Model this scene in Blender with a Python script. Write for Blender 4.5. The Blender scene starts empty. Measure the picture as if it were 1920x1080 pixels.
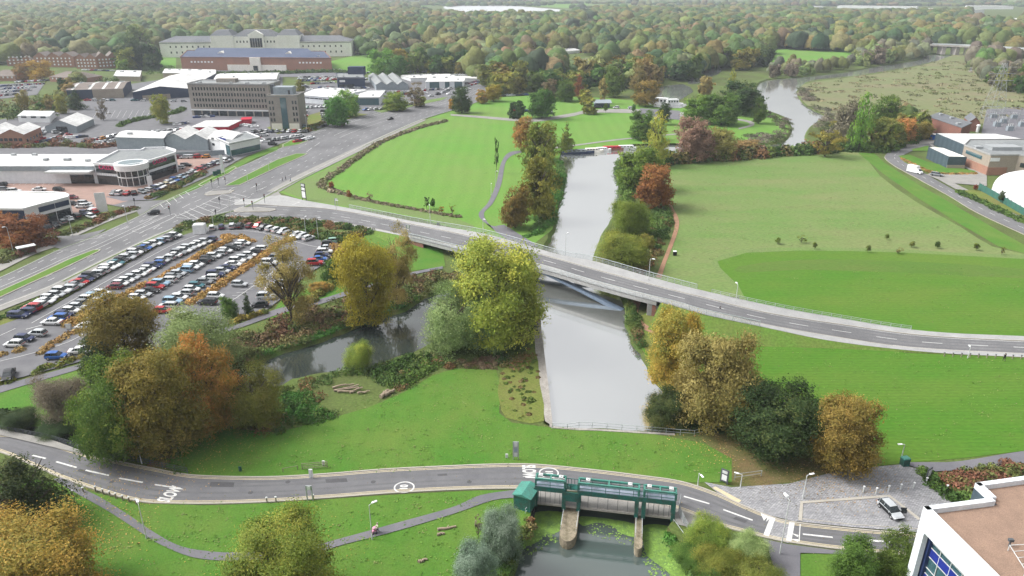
import bpy, math, random
import numpy as np
from mathutils import Vector, Matrix
from mathutils.geometry import delaunay_2d_cdt

R = math.radians
random.seed(7)
scene = bpy.context.scene
COL = scene.collection
# ---------------------------------------------------------------- camera
CAM_H, PITCH, FPX = 70.0, R(22.6), 1371.0
CP, SP = math.cos(PITCH), math.sin(PITCH)
cd = bpy.data.cameras.new('camera'); cam = bpy.data.objects.new('camera', cd); COL.objects.link(cam)
cam.location = (0, 0, CAM_H); cam.rotation_euler = (R(90) - PITCH, 0, 0)
cd.sensor_width = 36.0; cd.lens = FPX / 1920 * 36.0; cd.clip_start = 1.0; cd.clip_end = 30000
scene.camera = cam
# ---------------------------------------------------------------- sky and sun (overcast)
SUN_EL, SUN_AZ = R(48), R(-82)
w = bpy.data.worlds.new('World'); scene.world = w; w.use_nodes = True
nt = w.node_tree; nt.nodes.clear()
so = nt.nodes.new('ShaderNodeOutputWorld'); bg = nt.nodes.new('ShaderNodeBackground')
sky = nt.nodes.new('ShaderNodeTexSky'); sky.sky_type = 'NISHITA'; sky.sun_disc = False
sky.sun_elevation = SUN_EL; sky.sun_rotation = SUN_AZ; sky.air_density = 1.0; sky.dust_density = 6.0; sky.ozone_density = 1.0
hs = nt.nodes.new('ShaderNodeHueSaturation'); hs.inputs['Saturation'].default_value = 0.10
nt.links.new(sky.outputs[0], hs.inputs['Color']); nt.links.new(hs.outputs[0], bg.inputs[0])
bg.inputs[1].default_value = 0.15; nt.links.new(bg.outputs[0], so.inputs[0])
sl = bpy.data.lights.new('sun', 'SUN'); sl.energy = 1.3; sl.angle = R(18); sl.color = (1, .97, .92)
sun = bpy.data.objects.new('sun', sl); COL.objects.link(sun)
sun.rotation_euler = (R(90) - SUN_EL, 0, math.pi - SUN_AZ)
scene.view_settings.view_transform = 'Standard'; scene.view_settings.look = 'None'
scene.view_settings.exposure = 0.74; scene.view_settings.gamma = 1.0
scene.render.engine = 'CYCLES'
scene.cycles.max_bounces = 6; scene.cycles.diffuse_bounces = 2; scene.cycles.glossy_bounces = 3
scene.cycles.transmission_bounces = 2; scene.cycles.transparent_max_bounces = 4; scene.cycles.volume_bounces = 0
scene.cycles.use_denoising = True; scene.cycles.sample_clamp_indirect = 3

# ---------------------------------------------------------------- pixels to places
def G(px, py, z=0.0):
    x = (px - 960) / FPX; v = (540 - py) / FPX
    t = (z - CAM_H) / (-SP + v * CP)
    return Vector((x * t, (CP + v * SP) * t, z))
def PXM(p):                                  # pixels per metre at a place
    return FPX / (p[1] * CP + (CAM_H - p[2]) * SP)
def HB(px, ybase, ytop):                     # height of something that stands on the ground
    p = G(px, ybase); v = (540 - ytop) / FPX
    return CAM_H - p.y * (SP - v * CP) / (CP + v * SP)
def P(*pts, z=0.0): return [G(a, b, z) for a, b in pts]

# ---------------------------------------------------------------- mesh helpers
class MB:
    def __init__(s): s.v = []; s.f = []; s.m = []
    def add(s, vs, fs, mi=0):
        o = len(s.v); s.v += [tuple(a) for a in vs]
        for f in fs: s.f.append(tuple(i + o for i in f)); s.m.append(mi)
        return s
    def box(s, c, d, rz=0.0, mi=0, taper=1.0):
        ca, sa = math.cos(rz), math.sin(rz); vs = []
        for z in (-.5, .5):
            k = taper if z > 0 else 1.0
            for x, y in ((-.5, -.5), (.5, -.5), (.5, .5), (-.5, .5)):
                X, Y = x * d[0] * k, y * d[1] * k
                vs.append((c[0] + X * ca - Y * sa, c[1] + X * sa + Y * ca, c[2] + z * d[2]))
        return s.add(vs, [(0, 3, 2, 1), (4, 5, 6, 7), (0, 1, 5, 4), (1, 2, 6, 5), (2, 3, 7, 6), (3, 0, 4, 7)], mi)
    def bar(s, p, q, w=.1, h=None, mi=0):
        p, q = Vector(p), Vector(q); h = h or w; d = (q - p).normalized()
        up = Vector((0, 0, 1)) if abs(d.z) < .95 else Vector((1, 0, 0))
        a = d.cross(up).normalized() * w / 2; b = a.cross(d).normalized() * h / 2
        vs = [p - a - b, p + a - b, p + a + b, p - a + b, q - a - b, q + a - b, q + a + b, q - a + b]
        return s.add(vs, [(0, 3, 2, 1), (4, 5, 6, 7), (0, 1, 5, 4), (1, 2, 6, 5), (2, 3, 7, 6), (3, 0, 4, 7)], mi)
    def tube(s, p, q, r0, r1=None, n=8, mi=0):
        p, q = Vector(p), Vector(q); r1 = r0 if r1 is None else r1; d = (q - p).normalized()
        up = Vector((0, 0, 1)) if abs(d.z) < .95 else Vector((1, 0, 0))
        a = d.cross(up).normalized(); b = d.cross(a).normalized(); vs = []
        for c, r in ((p, r0), (q, r1)):
            for i in range(n):
                t = 2 * math.pi * i / n; vs.append(c + a * r * math.cos(t) + b * r * math.sin(t))
        fs = [(i, (i + 1) % n, n + (i + 1) % n, n + i) for i in range(n)]
        fs += [tuple(range(n))[::-1], tuple(range(n, 2 * n))]
        return s.add(vs, fs, mi)
    def prism(s, poly, z0, z1, mi=0, mt=None, bottom=True):
        n = len(poly); vs = [(p[0], p[1], z0) for p in poly] + [(p[0], p[1], z1) for p in poly]
        ar = sum(poly[i][0] * poly[(i + 1) % n][1] - poly[(i + 1) % n][0] * poly[i][1] for i in range(n))
        o = range(n) if ar > 0 else range(n - 1, -1, -1); o = list(o)
        s.add(vs, [(o[i], o[(i + 1) % n], o[(i + 1) % n] + n, o[i] + n) for i in range(n)], mi)
        s.add([vs[i + n] for i in o], [tuple(range(n))], mi if mt is None else mt)
        if bottom: s.add([vs[i] for i in reversed(o)], [tuple(range(n))], mi)
        return s
    def mesh(s, name, mats, off=None):
        me = bpy.data.meshes.new(name)
        if off is not None: s.v = [(a[0] - off[0], a[1] - off[1], a[2] - off[2]) for a in s.v]
        me.from_pydata(s.v, [], s.f)
        for m in (mats if isinstance(mats, (list, tuple)) else [mats]): me.materials.append(m)
        me.polygons.foreach_set('material_index', s.m); me.update()
        return me
def props(o, label=None, cat=None, group=None, kind=None):
    for k, v in (('label', label), ('category', cat), ('group', group), ('kind', kind)):
        if v: o[k] = v
    return o
def obj(name, me, parent=None, loc=None, **kw):
    o = bpy.data.objects.new(name, me); COL.objects.link(o)
    if parent is not None: o.parent = parent
    if loc is not None: o.location = loc
    return props(o, **kw)
def thing(name, label, cat, loc=(0, 0, 0), rz=0.0, group=None):
    o = bpy.data.objects.new(name, None); COL.objects.link(o); o.empty_display_size = .5
    o.location = loc; o.rotation_euler = (0, 0, rz)
    return props(o, label, cat, group)
def part(name, mb, mats, parent, off=None, label=None):
    return obj(name, mb.mesh(name, mats, off), parent, label=label)
KIDS = {}
def copy_tree(root, loc, rz=0.0, scale=None):
    r = root.copy(); COL.objects.link(r); r.location = loc; r.rotation_euler = (0, 0, rz)
    if scale is not None: r.scale = scale
    out = [r]
    if root.name not in KIDS: KIDS[root.name] = [(c, list(c.children)) for c in root.children]
    for ch, gs in KIDS[root.name]:
        c = ch.copy(); COL.objects.link(c); c.parent = r; out.append(c)
        for g in gs:
            d = g.copy(); COL.objects.link(d); d.parent = c; out.append(d)
    return r, out
def catmull(pts, closed=False, k=6):
    pts = [Vector(p) for p in pts]; n = len(pts); out = []
    for i in range(n if closed else n - 1):
        if closed: a, b, c, d = pts[i - 1], pts[i], pts[(i + 1) % n], pts[(i + 2) % n]
        else: a, b, c, d = pts[max(i - 1, 0)], pts[i], pts[i + 1], pts[min(i + 2, n - 1)]
        for j in range(k):
            t = j / k
            out.append(0.5 * ((2 * b) + (c - a) * t + (2 * a - 5 * b + 4 * c - d) * t * t + (3 * b - a - 3 * c + d) * t ** 3))
    if not closed: out.append(pts[-1])
    return out
def resample(pts, n):
    L = [0.0]
    for a, b in zip(pts, pts[1:]): L.append(L[-1] + (b - a).length)
    out = []; j = 0
    for i in range(n):
        d = L[-1] * i / (n - 1)
        while j < len(pts) - 2 and L[j + 1] < d: j += 1
        t = (d - L[j]) / max(L[j + 1] - L[j], 1e-9); out.append(pts[j].lerp(pts[j + 1], min(max(t, 0), 1)))
    return out
def inside(x, y, poly):
    c = False; n = len(poly); j = n - 1
    for i in range(n):
        xi, yi, xj, yj = poly[i][0], poly[i][1], poly[j][0], poly[j][1]
        if (yi > y) != (yj > y) and x < (xj - xi) * (y - yi) / (yj - yi) + xi: c = not c
        j = i
    return c

# ---------------------------------------------------------------- materials
def M(name, col, rough=.85, col2=None, scale=1.0, var=.18, fine=14.0, bump=0.0, metal=0.0, spec=.18, coord='Object', stretch=(1, 1, 1), trans=0.0, streak=None, lo=.35, hi=.65):
    m = bpy.data.materials.new(name); m.use_nodes = True; t = m.node_tree; N = t.nodes; Lk = t.links
    b = N['Principled BSDF']; b.inputs['Roughness'].default_value = rough; b.inputs['Metallic'].default_value = metal
    b.inputs['Specular IOR Level'].default_value = spec
    tc = N.new('ShaderNodeTexCoord'); mp = N.new('ShaderNodeMapping'); mp.inputs['Scale'].default_value = stretch
    Lk.new(tc.outputs[coord], mp.inputs[0])
    n1 = N.new('ShaderNodeTexNoise'); n1.inputs['Scale'].default_value = scale; n1.inputs['Detail'].default_value = 9; n1.inputs['Roughness'].default_value = .68
    n2 = N.new('ShaderNodeTexNoise'); n2.inputs['Scale'].default_value = scale * fine; n2.inputs['Detail'].default_value = 3
    Lk.new(mp.outputs[0], n1.inputs[0]); Lk.new(mp.outputs[0], n2.inputs[0])
    rp = N.new('ShaderNodeValToRGB'); rp.color_ramp.elements[0].position = lo; rp.color_ramp.elements[1].position = hi
    c2 = col2 or tuple(c * (1 - var) for c in col)
    rp.color_ramp.elements[0].color = (*c2, 1); rp.color_ramp.elements[1].color = (*col, 1)
    Lk.new(n1.outputs[0], rp.inputs[0])
    mm = N.new('ShaderNodeMapRange'); mm.inputs['From Min'].default_value = .3; mm.inputs['From Max'].default_value = .7
    mm.inputs['To Min'].default_value = 1 - var; mm.inputs['To Max'].default_value = 1 + var
    Lk.new(n2.outputs[0], mm.inputs[0])
    mx = N.new('ShaderNodeVectorMath'); mx.operation = 'SCALE'; Lk.new(rp.outputs[0], mx.inputs[0]); Lk.new(mm.outputs[0], mx.inputs['Scale'])
    last = mx.outputs[0]
    if streak:
        wv = N.new('ShaderNodeTexWave'); wv.inputs['Scale'].default_value = streak[0]; wv.inputs['Distortion'].default_value = streak[2]; wv.bands_direction = streak[3] if len(streak) > 3 else 'X'
        wv.inputs['Detail'].default_value = 2; wv.inputs['Detail Scale'].default_value = .6
        Lk.new(mp.outputs[0], wv.inputs[0])
        m3 = N.new('ShaderNodeMapRange'); m3.inputs['To Min'].default_value = 1 - streak[1]; m3.inputs['To Max'].default_value = 1 + streak[1]
        Lk.new(wv.outputs[1], m3.inputs[0])
        mz = N.new('ShaderNodeVectorMath'); mz.operation = 'SCALE'; Lk.new(last, mz.inputs[0]); Lk.new(m3.outputs[0], mz.inputs['Scale']); last = mz.outputs[0]
    Lk.new(last, b.inputs['Base Color'])
    if bump:
        bp = N.new('ShaderNodeBump'); bp.inputs['Strength'].default_value = bump; bp.inputs['Distance'].default_value = .1
        Lk.new(n2.outputs[0], bp.inputs['Height']); Lk.new(bp.outputs[0], b.inputs['Normal'])
    return m
def brick_mat(name, c1, c2, mortar, sc, bw=.5, rh=.25, rough=.9, msize=.02):
    m = bpy.data.materials.new(name); m.use_nodes = True; N = m.node_tree.nodes; Lk = m.node_tree.links; b = N['Principled BSDF']
    b.inputs['Roughness'].default_value = rough
    tc = N.new('ShaderNodeTexCoord'); br = N.new('ShaderNodeTexBrick'); br.inputs['Scale'].default_value = sc
    br.inputs['Color1'].default_value = (*c1, 1); br.inputs['Color2'].default_value = (*c2, 1); br.inputs['Mortar'].default_value = (*mortar, 1)
    br.inputs['Brick Width'].default_value = bw; br.inputs['Row Height'].default_value = rh; br.inputs['Mortar Size'].default_value = msize
    no = N.new('ShaderNodeTexNoise'); no.inputs['Scale'].default_value = .35; no.inputs['Detail'].default_value = 6
    mr = N.new('ShaderNodeMapRange'); mr.inputs['To Min'].default_value = .7; mr.inputs['To Max'].default_value = 1.3
    sc2 = N.new('ShaderNodeVectorMath'); sc2.operation = 'SCALE'
    Lk.new(tc.outputs['Object'], br.inputs[0]); Lk.new(tc.outputs['Object'], no.inputs[0]); Lk.new(no.outputs[0], mr.inputs[0])
    Lk.new(br.outputs[0], sc2.inputs[0]); Lk.new(mr.outputs[0], sc2.inputs['Scale']); Lk.new(sc2.outputs[0], b.inputs['Base Color'])
    return m
def glass_mat(name, col=(.03, .045, .05), rough=.08):
    m = M(name, col, rough, var=.3, scale=.4, spec=.8); return m
def foliage(name, ca, cb, cc=None, hue=.03, val=.22):
    m = bpy.data.materials.new(name); m.use_nodes = True; N = m.node_tree.nodes; Lk = m.node_tree.links; b = N['Principled BSDF']
    b.inputs['Roughness'].default_value = .75; b.inputs['Specular IOR Level'].default_value = .25
    at = N.new('ShaderNodeAttribute'); at.attribute_name = 'tint'
    rp = N.new('ShaderNodeValToRGB'); e = rp.color_ramp.elements
    e[0].position = .05; e[0].color = (*ca, 1); e[1].position = .95; e[1].color = (*(cc or cb), 1)
    k = e.new(.6); k.color = (*cb, 1)
    oi = N.new('ShaderNodeObjectInfo'); hv = N.new('ShaderNodeHueSaturation')
    m1 = N.new('ShaderNodeMapRange'); m1.inputs['To Min'].default_value = .5 - hue; m1.inputs['To Max'].default_value = .5 + hue
    m2 = N.new('ShaderNodeMapRange'); m2.inputs['To Min'].default_value = 1 - val; m2.inputs['To Max'].default_value = 1 + val
    m2.inputs['From Min'].default_value = 0
    ml = N.new('ShaderNodeMath'); ml.operation = 'MULTIPLY'; ml.inputs[1].default_value = 7.31
    fr = N.new('ShaderNodeMath'); fr.operation = 'FRACT'
    Lk.new(oi.outputs['Random'], m1.inputs[0]); Lk.new(oi.outputs['Random'], ml.inputs[0]); Lk.new(ml.outputs[0], fr.inputs[0]); Lk.new(fr.outputs[0], m2.inputs[0])
    Lk.new(at.outputs['Fac'], rp.inputs[0]); Lk.new(rp.outputs[0], hv.inputs['Color']); Lk.new(m1.outputs[0], hv.inputs['Hue']); Lk.new(m2.outputs[0], hv.inputs['Value'])
    Lk.new(hv.outputs[0], b.inputs['Base Color'])
    tr = N.new('ShaderNodeBsdfTranslucent'); Lk.new(hv.outputs[0], tr.inputs[0])
    mx = N.new('ShaderNodeMixShader'); mx.inputs[0].default_value = .3; o = N['Material Output']
    Lk.new(b.outputs[0], mx.inputs[1]); Lk.new(tr.outputs[0], mx.inputs[2]); Lk.new(mx.outputs[0], o.inputs[0])
    return m
def attr_mat(name):
    m = bpy.data.materials.new(name); m.use_nodes = True; N = m.node_tree.nodes; b = N['Principled BSDF']; b.inputs['Roughness'].default_value = .8
    b.inputs['Specular IOR Level'].default_value = .2
    at = N.new('ShaderNodeAttribute'); at.attribute_name = 'leaf_colour'; 
    tc = N.new('ShaderNodeTexCoord'); no = N.new('ShaderNodeTexNoise'); no.inputs['Scale'].default_value = .45; no.inputs['Detail'].default_value = 6; mr = N.new('ShaderNodeMapRange'); mr.inputs['From Min'].default_value = .3; mr.inputs['From Max'].default_value = .7; mr.inputs['To Min'].default_value = .7; mr.inputs['To Max'].default_value = 1.3
    sc_ = N.new('ShaderNodeVectorMath'); sc_.operation = 'SCALE'; L_ = m.node_tree.links; L_.new(tc.outputs['Object'], no.inputs[0]); L_.new(no.outputs[0], mr.inputs[0]); L_.new(at.outputs['Color'], sc_.inputs[0]); L_.new(mr.outputs[0], sc_.inputs['Scale']); L_.new(sc_.outputs[0], b.inputs['Base Color'])
    return m
def water_mat(name, col, rough, ior, bscale, bstr, col2=None):
    m = bpy.data.materials.new(name); m.use_nodes = True; N = m.node_tree.nodes; Lk = m.node_tree.links; b = N['Principled BSDF']
    b.inputs['Roughness'].default_value = rough; b.inputs['IOR'].default_value = ior; b.inputs['Specular IOR Level'].default_value = .5
    tc = N.new('ShaderNodeTexCoord'); mp = N.new('ShaderNodeMapping'); mp.inputs['Scale'].default_value = (1, 2.2, 1)
    no = N.new('ShaderNodeTexNoise'); no.inputs['Scale'].default_value = bscale; no.inputs['Detail'].default_value = 4
    n3 = N.new('ShaderNodeTexNoise'); n3.inputs['Scale'].default_value = .06; n3.inputs['Detail'].default_value = 4
    rp = N.new('ShaderNodeValToRGB'); rp.color_ramp.elements[0].color = (*col, 1); rp.color_ramp.elements[1].color = (*(col2 or col), 1)
    rp.color_ramp.elements[0].position = .4; rp.color_ramp.elements[1].position = .62
    bp = N.new('ShaderNodeBump'); bp.inputs['Strength'].default_value = bstr; bp.inputs['Distance'].default_value = .05
    Lk.new(tc.outputs['Object'], mp.inputs[0]); Lk.new(mp.outputs[0], no.inputs[0]); Lk.new(tc.outputs['Object'], n3.inputs[0])
    Lk.new(no.outputs[0], bp.inputs['Height']); Lk.new(bp.outputs[0], b.inputs['Normal']); Lk.new(n3.outputs[0], rp.inputs[0]); Lk.new(rp.outputs[0], b.inputs['Base Color'])
    return m

MT = {}
MT['rough'] = M('rough_grass', (.10, .15, .035), .95, (.075, .085, .03), .05, .25, 40, .3)
MT['lawn'] = M('mown_lawn', (.058, .165, .018), .95, (.105, .175, .03), .07, .16, 60, .25, streak=(.09, .02, 3.0))
MT['lawn2'] = M('bright_lawn', (.05, .16, .011), .95, (.095, .165, .022), .04, .14, 70, .2, stretch=(.35, 1, 1), streak=(.30, .05, 1.2, 'Y'))
MT['park'] = M('park_grass', (.105, .245, .035), .95, (.14, .235, .05), .02, .10, 60, .2, streak=(.05, .03, 3.0))
MT['verge'] = M('verge_grass', (.13, .21, .055), .95, (.14, .18, .07), .04, .15, 40, .2)
MT['meadow'] = M('rough_meadow', (.115, .20, .05), .95, (.185, .20, .085), .028, .2, 60, .3, stretch=(.5, 1.4, 1), lo=.3, hi=.6)
MT['heath'] = M('heath', (.14, .18, .07), .95, (.19, .165, .10), .012, .2, 60, .3, stretch=(.4, 1.6, 1))
MT['band'] = M('band_grass', (.065, .15, .018), .95, (.10, .15, .03), .05, .15, 40, .3, stretch=(.4, 1.5, 1))  # darker green for the flat band across the field
MT['olive'] = M('olive_grass', (.12, .17, .03), .95, (.16, .15, .05), .06, .2, 40, .3)
MT['litter'] = M('leaf_litter', (.15, .11, .05), .95, (.09, .11, .03), .15, .25, 30, .3)
MT['asphalt'] = M('asphalt', (.165, .165, .172), .9, (.125, .125, .135), .25, .13, 90, .15)
MT['road_far'] = M('old_asphalt', (.185, .185, .19), .9, (.125, .125, .13), .12, .15, 40, .1, stretch=(1, .4, 1))
MT['path'] = M('path_asphalt', (.17, .165, .18), .9, (.135, .135, .15), .2, .1, 50, .15)
MT['pave'] = M('pavement', (.29, .28, .26), .9, (.23, .225, .215), .3, .12, 20, .1)
MT['kerb'] = M('kerb_stone', (.40, .375, .33), .85, (.38, .35, .30), .6, .12, 12)
MT['paint'] = M('road_paint', (.68, .68, .66), .7, (.5, .5, .49), 1.2, .12, 8)
MT['yellow'] = M('yellow_paint', (.60, .51, .33), .75, (.48, .42, .29), 1.0, .12, 8)
MT['setts'] = brick_mat('granite_setts', (.36, .36, .37), (.22, .22, .24), (.15, .15, .15), 1.3, .55, .3, msize=.035)
MT['redpave'] = brick_mat('red_block_paving', (.34, .21, .17), (.28, .18, .15), (.2, .16, .14), 2.0)
MT['dirt'] = M('dirt_path', (.32, .18, .115), .95, (.26, .16, .10), .4, .12, 10)
MT['concrete'] = M('concrete', (.36, .34, .31), .9, (.26, .24, .22), .3, .15, 10, .1)
MT['bridgec'] = M('bridge_concrete', (.36, .36, .355), .8, (.29, .29, .29), .3, .1, 10)
MT['bank'] = M('river_bank', (.065, .125, .025), .95, (.10, .10, .035), .3, .3, 12, .5)
MT['embank'] = M('embankment_grass', (.10, .19, .03), .95, (.13, .16, .04), .1, .2, 20, .4)
MT['white'] = M('white_paint', (.78, .79, .80), .5, (.66, .67, .68), .25, .05, 8)
MT['cream'] = M('cream_render', (.82, .80, .75), .85, (.72, .69, .62), .08, .08, 10)
MT['whitewall'] = M('white_cladding', (.72, .74, .77), .55, (.62, .65, .69), .1, .05, 8, streak=(.8, .03, 0, 'X'))
MT['roofwhite'] = M('pale_metal_roof', (.66, .66, .65), .6, (.46, .46, .45), .08, .12, 8, streak=(.9, .10, .3, 'X'))
MT['roofgrey'] = M('grey_roofing', (.20, .215, .22), .85, (.26, .27, .27), .08, .12, 10)
MT['stone'] = M('pale_stone', (.88, .87, .84), .85, (.78, .77, .73), .08, .06, 10)
MT['slate'] = M('slate_roof', (.13, .14, .155), .8, (.17, .175, .185), .1, .12, 10)
MT['blueroof'] = M('blue_slate_roof', (.06, .08, .135), .75, (.085, .105, .16), .04, .1, 12)
MT['tileroof'] = M('brown_tile_roof', (.16, .13, .115), .85, (.21, .18, .16), .15, .15, 12)
MT['brick'] = M('red_brick', (.36, .19, .135), .9, (.29, .165, .125), .12, .14, 25)
MT['brickdark'] = M('dark_brick', (.26, .12, .09), .9, (.19, .10, .08), .15, .16, 25)
MT['buff'] = M('buff_brick', (.36, .31, .25), .9, (.29, .25, .21), .12, .1, 20)
MT['greybeige'] = M('precast_concrete', (.33, .30, .265), .9, (.26, .24, .215), .12, .1, 12)
MT['navy'] = M('navy_cladding', (.025, .04, .085), .6, (.04, .055, .1), .2, .1, 8)
MT['darkclad'] = M('dark_cladding', (.075, .105, .125), .6, (.055, .08, .10), .2, .1, 8, streak=(1.0, .12, 0, 'X'))
MT['greyclad'] = M('grey_cladding', (.30, .34, .37), .6, (.25, .29, .32), .15, .06, 8)
MT['glass'] = glass_mat('window_glass')
MT['glassd'] = glass_mat('dark_glass', (.02, .03, .035), .05)
MT['glassb'] = glass_mat('blue_glass', (.05, .12, .14), .05)
MT['red'] = M('red_panel', (.55, .02, .05), .5)
MT['black'] = M('black_rubber', (.02, .02, .022), .8)
MT['pylon'] = M('pylon_steel', (.36, .38, .38), .6)
MT['steel'] = M('galvanised_steel', (.42, .44, .45), .5, (.34, .36, .37), .6, .1, 10, metal=.3)
MT['dsteel'] = M('dark_steel', (.10, .11, .12), .5)
MT['green'] = M('green_steel', (.02, .14, .12), .6, (.05, .085, .07), 1.2, .25, 8)
MT['greenlight'] = M('pale_green_steel', (.07, .27, .22), .55, (.08, .19, .155), 1.2, .2, 8)
MT['lav'] = M('weathered_walkway', (.30, .34, .42), .6, (.24, .28, .34), .8, .1, 8)
MT['wood'] = M('weathered_wood', (.30, .26, .20), .9, (.22, .19, .15), 1.5, .2, 10)
MT['log'] = M('bare_log', (.36, .29, .22), .9, (.24, .19, .14), 1.5, .2, 6)
MT['bark'] = M('bark', (.10, .08, .06), .95, (.065, .055, .045), 2, .25, 8, .4)
MT['gravelroof'] = M('gravel_roof', (.31, .21, .155), .95, (.24, .165, .125), .5, .22, 22, .6)
MT['blue'] = M('blue_panel', (.02, .035, .25), .5)
MT['gable'] = M('gable_render', (.5, .46, .42), .85)
MT['algae'] = M('duckweed', (.20, .34, .06), .8, (.11, .19, .06), 1.2, .25, 14, .2)
MT['river'] = water_mat('river_water', (.23, .245, .23), .09, 13.0, 1.2, .05, (.27, .285, .265))
MT['lake'] = water_mat('lake_water', (.62, .64, .65), .25, 4.0, .5, .05)
MT['pond'] = water_mat('pond_water', (.07, .095, .09), .05, 2.3, 2.5, .06, (.075, .095, .085))
MT['backwater'] = water_mat('backwater', (.035, .045, .04), .04, 2.2, 1.4, .1)
MT['plast'] = M('lamp_grey', (.6, .62, .62), .4)
MT['leafcol'] = attr_mat('mixed_leaves')
# ---------------------------------------------------------------- water outlines and the ground sheet
WZ, PZ = -.9, -2.2
def clean(poly, d=.3):
    out = []
    for p in poly:
        if not out or (Vector(p[:2]) - Vector(out[-1][:2])).length > d: out.append(p)
    if (Vector(out[0][:2]) - Vector(out[-1][:2])).length < d: out.pop()
    return out
def area2(p): return sum(p[i][0] * p[(i + 1) % len(p)][1] - p[(i + 1) % len(p)][0] * p[i][1] for i in range(len(p)))
def offset(poly, d):
    if area2(poly) < 0: poly = poly[::-1]
    n = len(poly); out = []
    for i in range(n):
        a, b, c = [Vector(poly[(i + k) % n][:2]) for k in (-1, 0, 1)]
        e1 = (b - a).normalized(); e2 = (c - b).normalized()
        nn = Vector((e1.y + e2.y, -e1.x - e2.x)); nn = nn.normalized() if nn.length > 1e-6 else Vector((e1.y, -e1.x))
        k = min(1.0 / max(nn.dot(Vector((e1.y, -e1.x))), .5), 2.0)
        out.append(b + nn * d * k)
    return out, poly
RIV = [(1740,103),(1785,102),(1784,108),(1740,119),(1705,127),(1650,136),(1600,144),(1530,151),(1502,160),(1494,174),(1502,192),(1522,206),(1546,218),(1532,229),(1515,242),(1508,262),(1520,276),(1500,283),(1400,285),(1300,287),(1215,292),(1182,300),(1162,305),(1152,322),(1160,352),(1158,380),(1148,405),(1132,432),(1116,468),(1108,492),(1128,515),(1150,542),(1166,565),(1170,600),(1178,636),(1196,664),(1216,700),(1238,735),(1262,790),(1262,812),(1222,811),(1150,807),(1085,803),(1034,799),(1025,720),(1017,650),(1010,575),(1005,540),(1018,500),(1028,470),(1036,445),(1044,425),(1047,400),(1056,370),(1062,335),(1058,310),(1052,296),(1055,287),(1190,273),(1300,272),(1400,272),(1462,270),(1481,256),(1486,240),(1474,222),(1440,208),(1436,198),(1426,182),(1420,166),(1440,151),(1525,143),(1600,134),(1655,123),(1722,113)]
BACK = [(850,545),(900,575),(860,610),(830,640),(795,652),(765,665),(725,676),(690,690),(600,702),(545,713),(515,728),(480,735),(400,775),(330,812),(260,838),(190,848),(120,842),(60,830),(60,800),(130,815),(170,800),(250,760),(340,725),(450,694),(480,684),(560,655),(612,640),(660,620),(695,605),(760,585),(800,560)]
POND = [(1000,947),(1060,951),(1130,960),(1238,971),(1264,974),(1262,988),(1246,1010),(1262,1040),(1290,1068),(1300,1100),(1300,1180),(950,1180),(958,1100),(972,1060),(978,1020),(985,990)]
HOLES = []
def water_body(name, px, z, mat, width, smooth=3, jit=.35, bankm='bank'):
    pts = [G(a, b, z) for a, b in px]
    pts = catmull(pts, True, smooth) if smooth > 1 else pts
    pts = clean([p + Vector((random.uniform(-jit, jit), random.uniform(-jit, jit), 0)) for p in pts], 1.0 if smooth > 1 else .1)
    out, inn = offset(pts, width); n = len(out)
    HOLES.append([(p.x, p.y) for p in out])
    wb = MB(); o2, _ = offset(pts, width * .6); wb.add([(p.x, p.y, z) for p in o2], [tuple(range(n))])
    obj(name, wb.mesh(name, MT[mat]), kind='structure')
    bk = MB(); vs = [(p.x, p.y, 0.0) for p in out] + [(p[0] , p[1], z - .15) for p in inn] + [(p[0]*1.0, p[1], z - 1.5) for p in inn]
    fs = [(i, (i + 1) % n, n + (i + 1) % n, n + i) for i in range(n)] + [(n + i, n + (i + 1) % n, 2 * n + (i + 1) % n, 2 * n + i) for i in range(n)]
    bk.add(vs, fs); obj('river_bank', bk.mesh('river_bank', MT[bankm]), kind='structure')
    return out
riv_out = water_body('river_water', RIV, WZ, 'river', 1.2)
back_out = water_body('backwater', BACK, WZ, 'backwater', 1.2)
pond_out = water_body('pond_water', POND, PZ, 'pond', .3, 1, .0)
xs = [(-9000, 20), (9000, 20), (9000, 14000), (-9000, 14000)]
vv = [Vector(p) for p in xs]; ee = [(0, 1), (1, 2), (2, 3), (3, 0)]
for h in HOLES:
    o = len(vv); vv += [Vector(p) for p in h]; ee += [(o + i, o + (i + 1) % len(h)) for i in range(len(h))]
for gx in range(-600, 601, 100):
    for gy in range(50, 1500, 100): vv.append(Vector((gx + .37, gy + .71)))
cv, _, cf, *_ = delaunay_2d_cdt(vv, ee, [], 0, 1e-5)
gm = MB(); fs = []
for f in cf:
    cx = sum(cv[i].x for i in f) / 3; cy = sum(cv[i].y for i in f) / 3
    if not any(inside(cx, cy, h) for h in HOLES): fs.append(tuple(f))
gm.add([(p.x, p.y, 0.0) for p in cv], fs)
obj('ground', gm.mesh('ground', MT['rough']), kind='structure')
def in_water(x, y): return any(inside(x, y, h) for h in HOLES)

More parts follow.
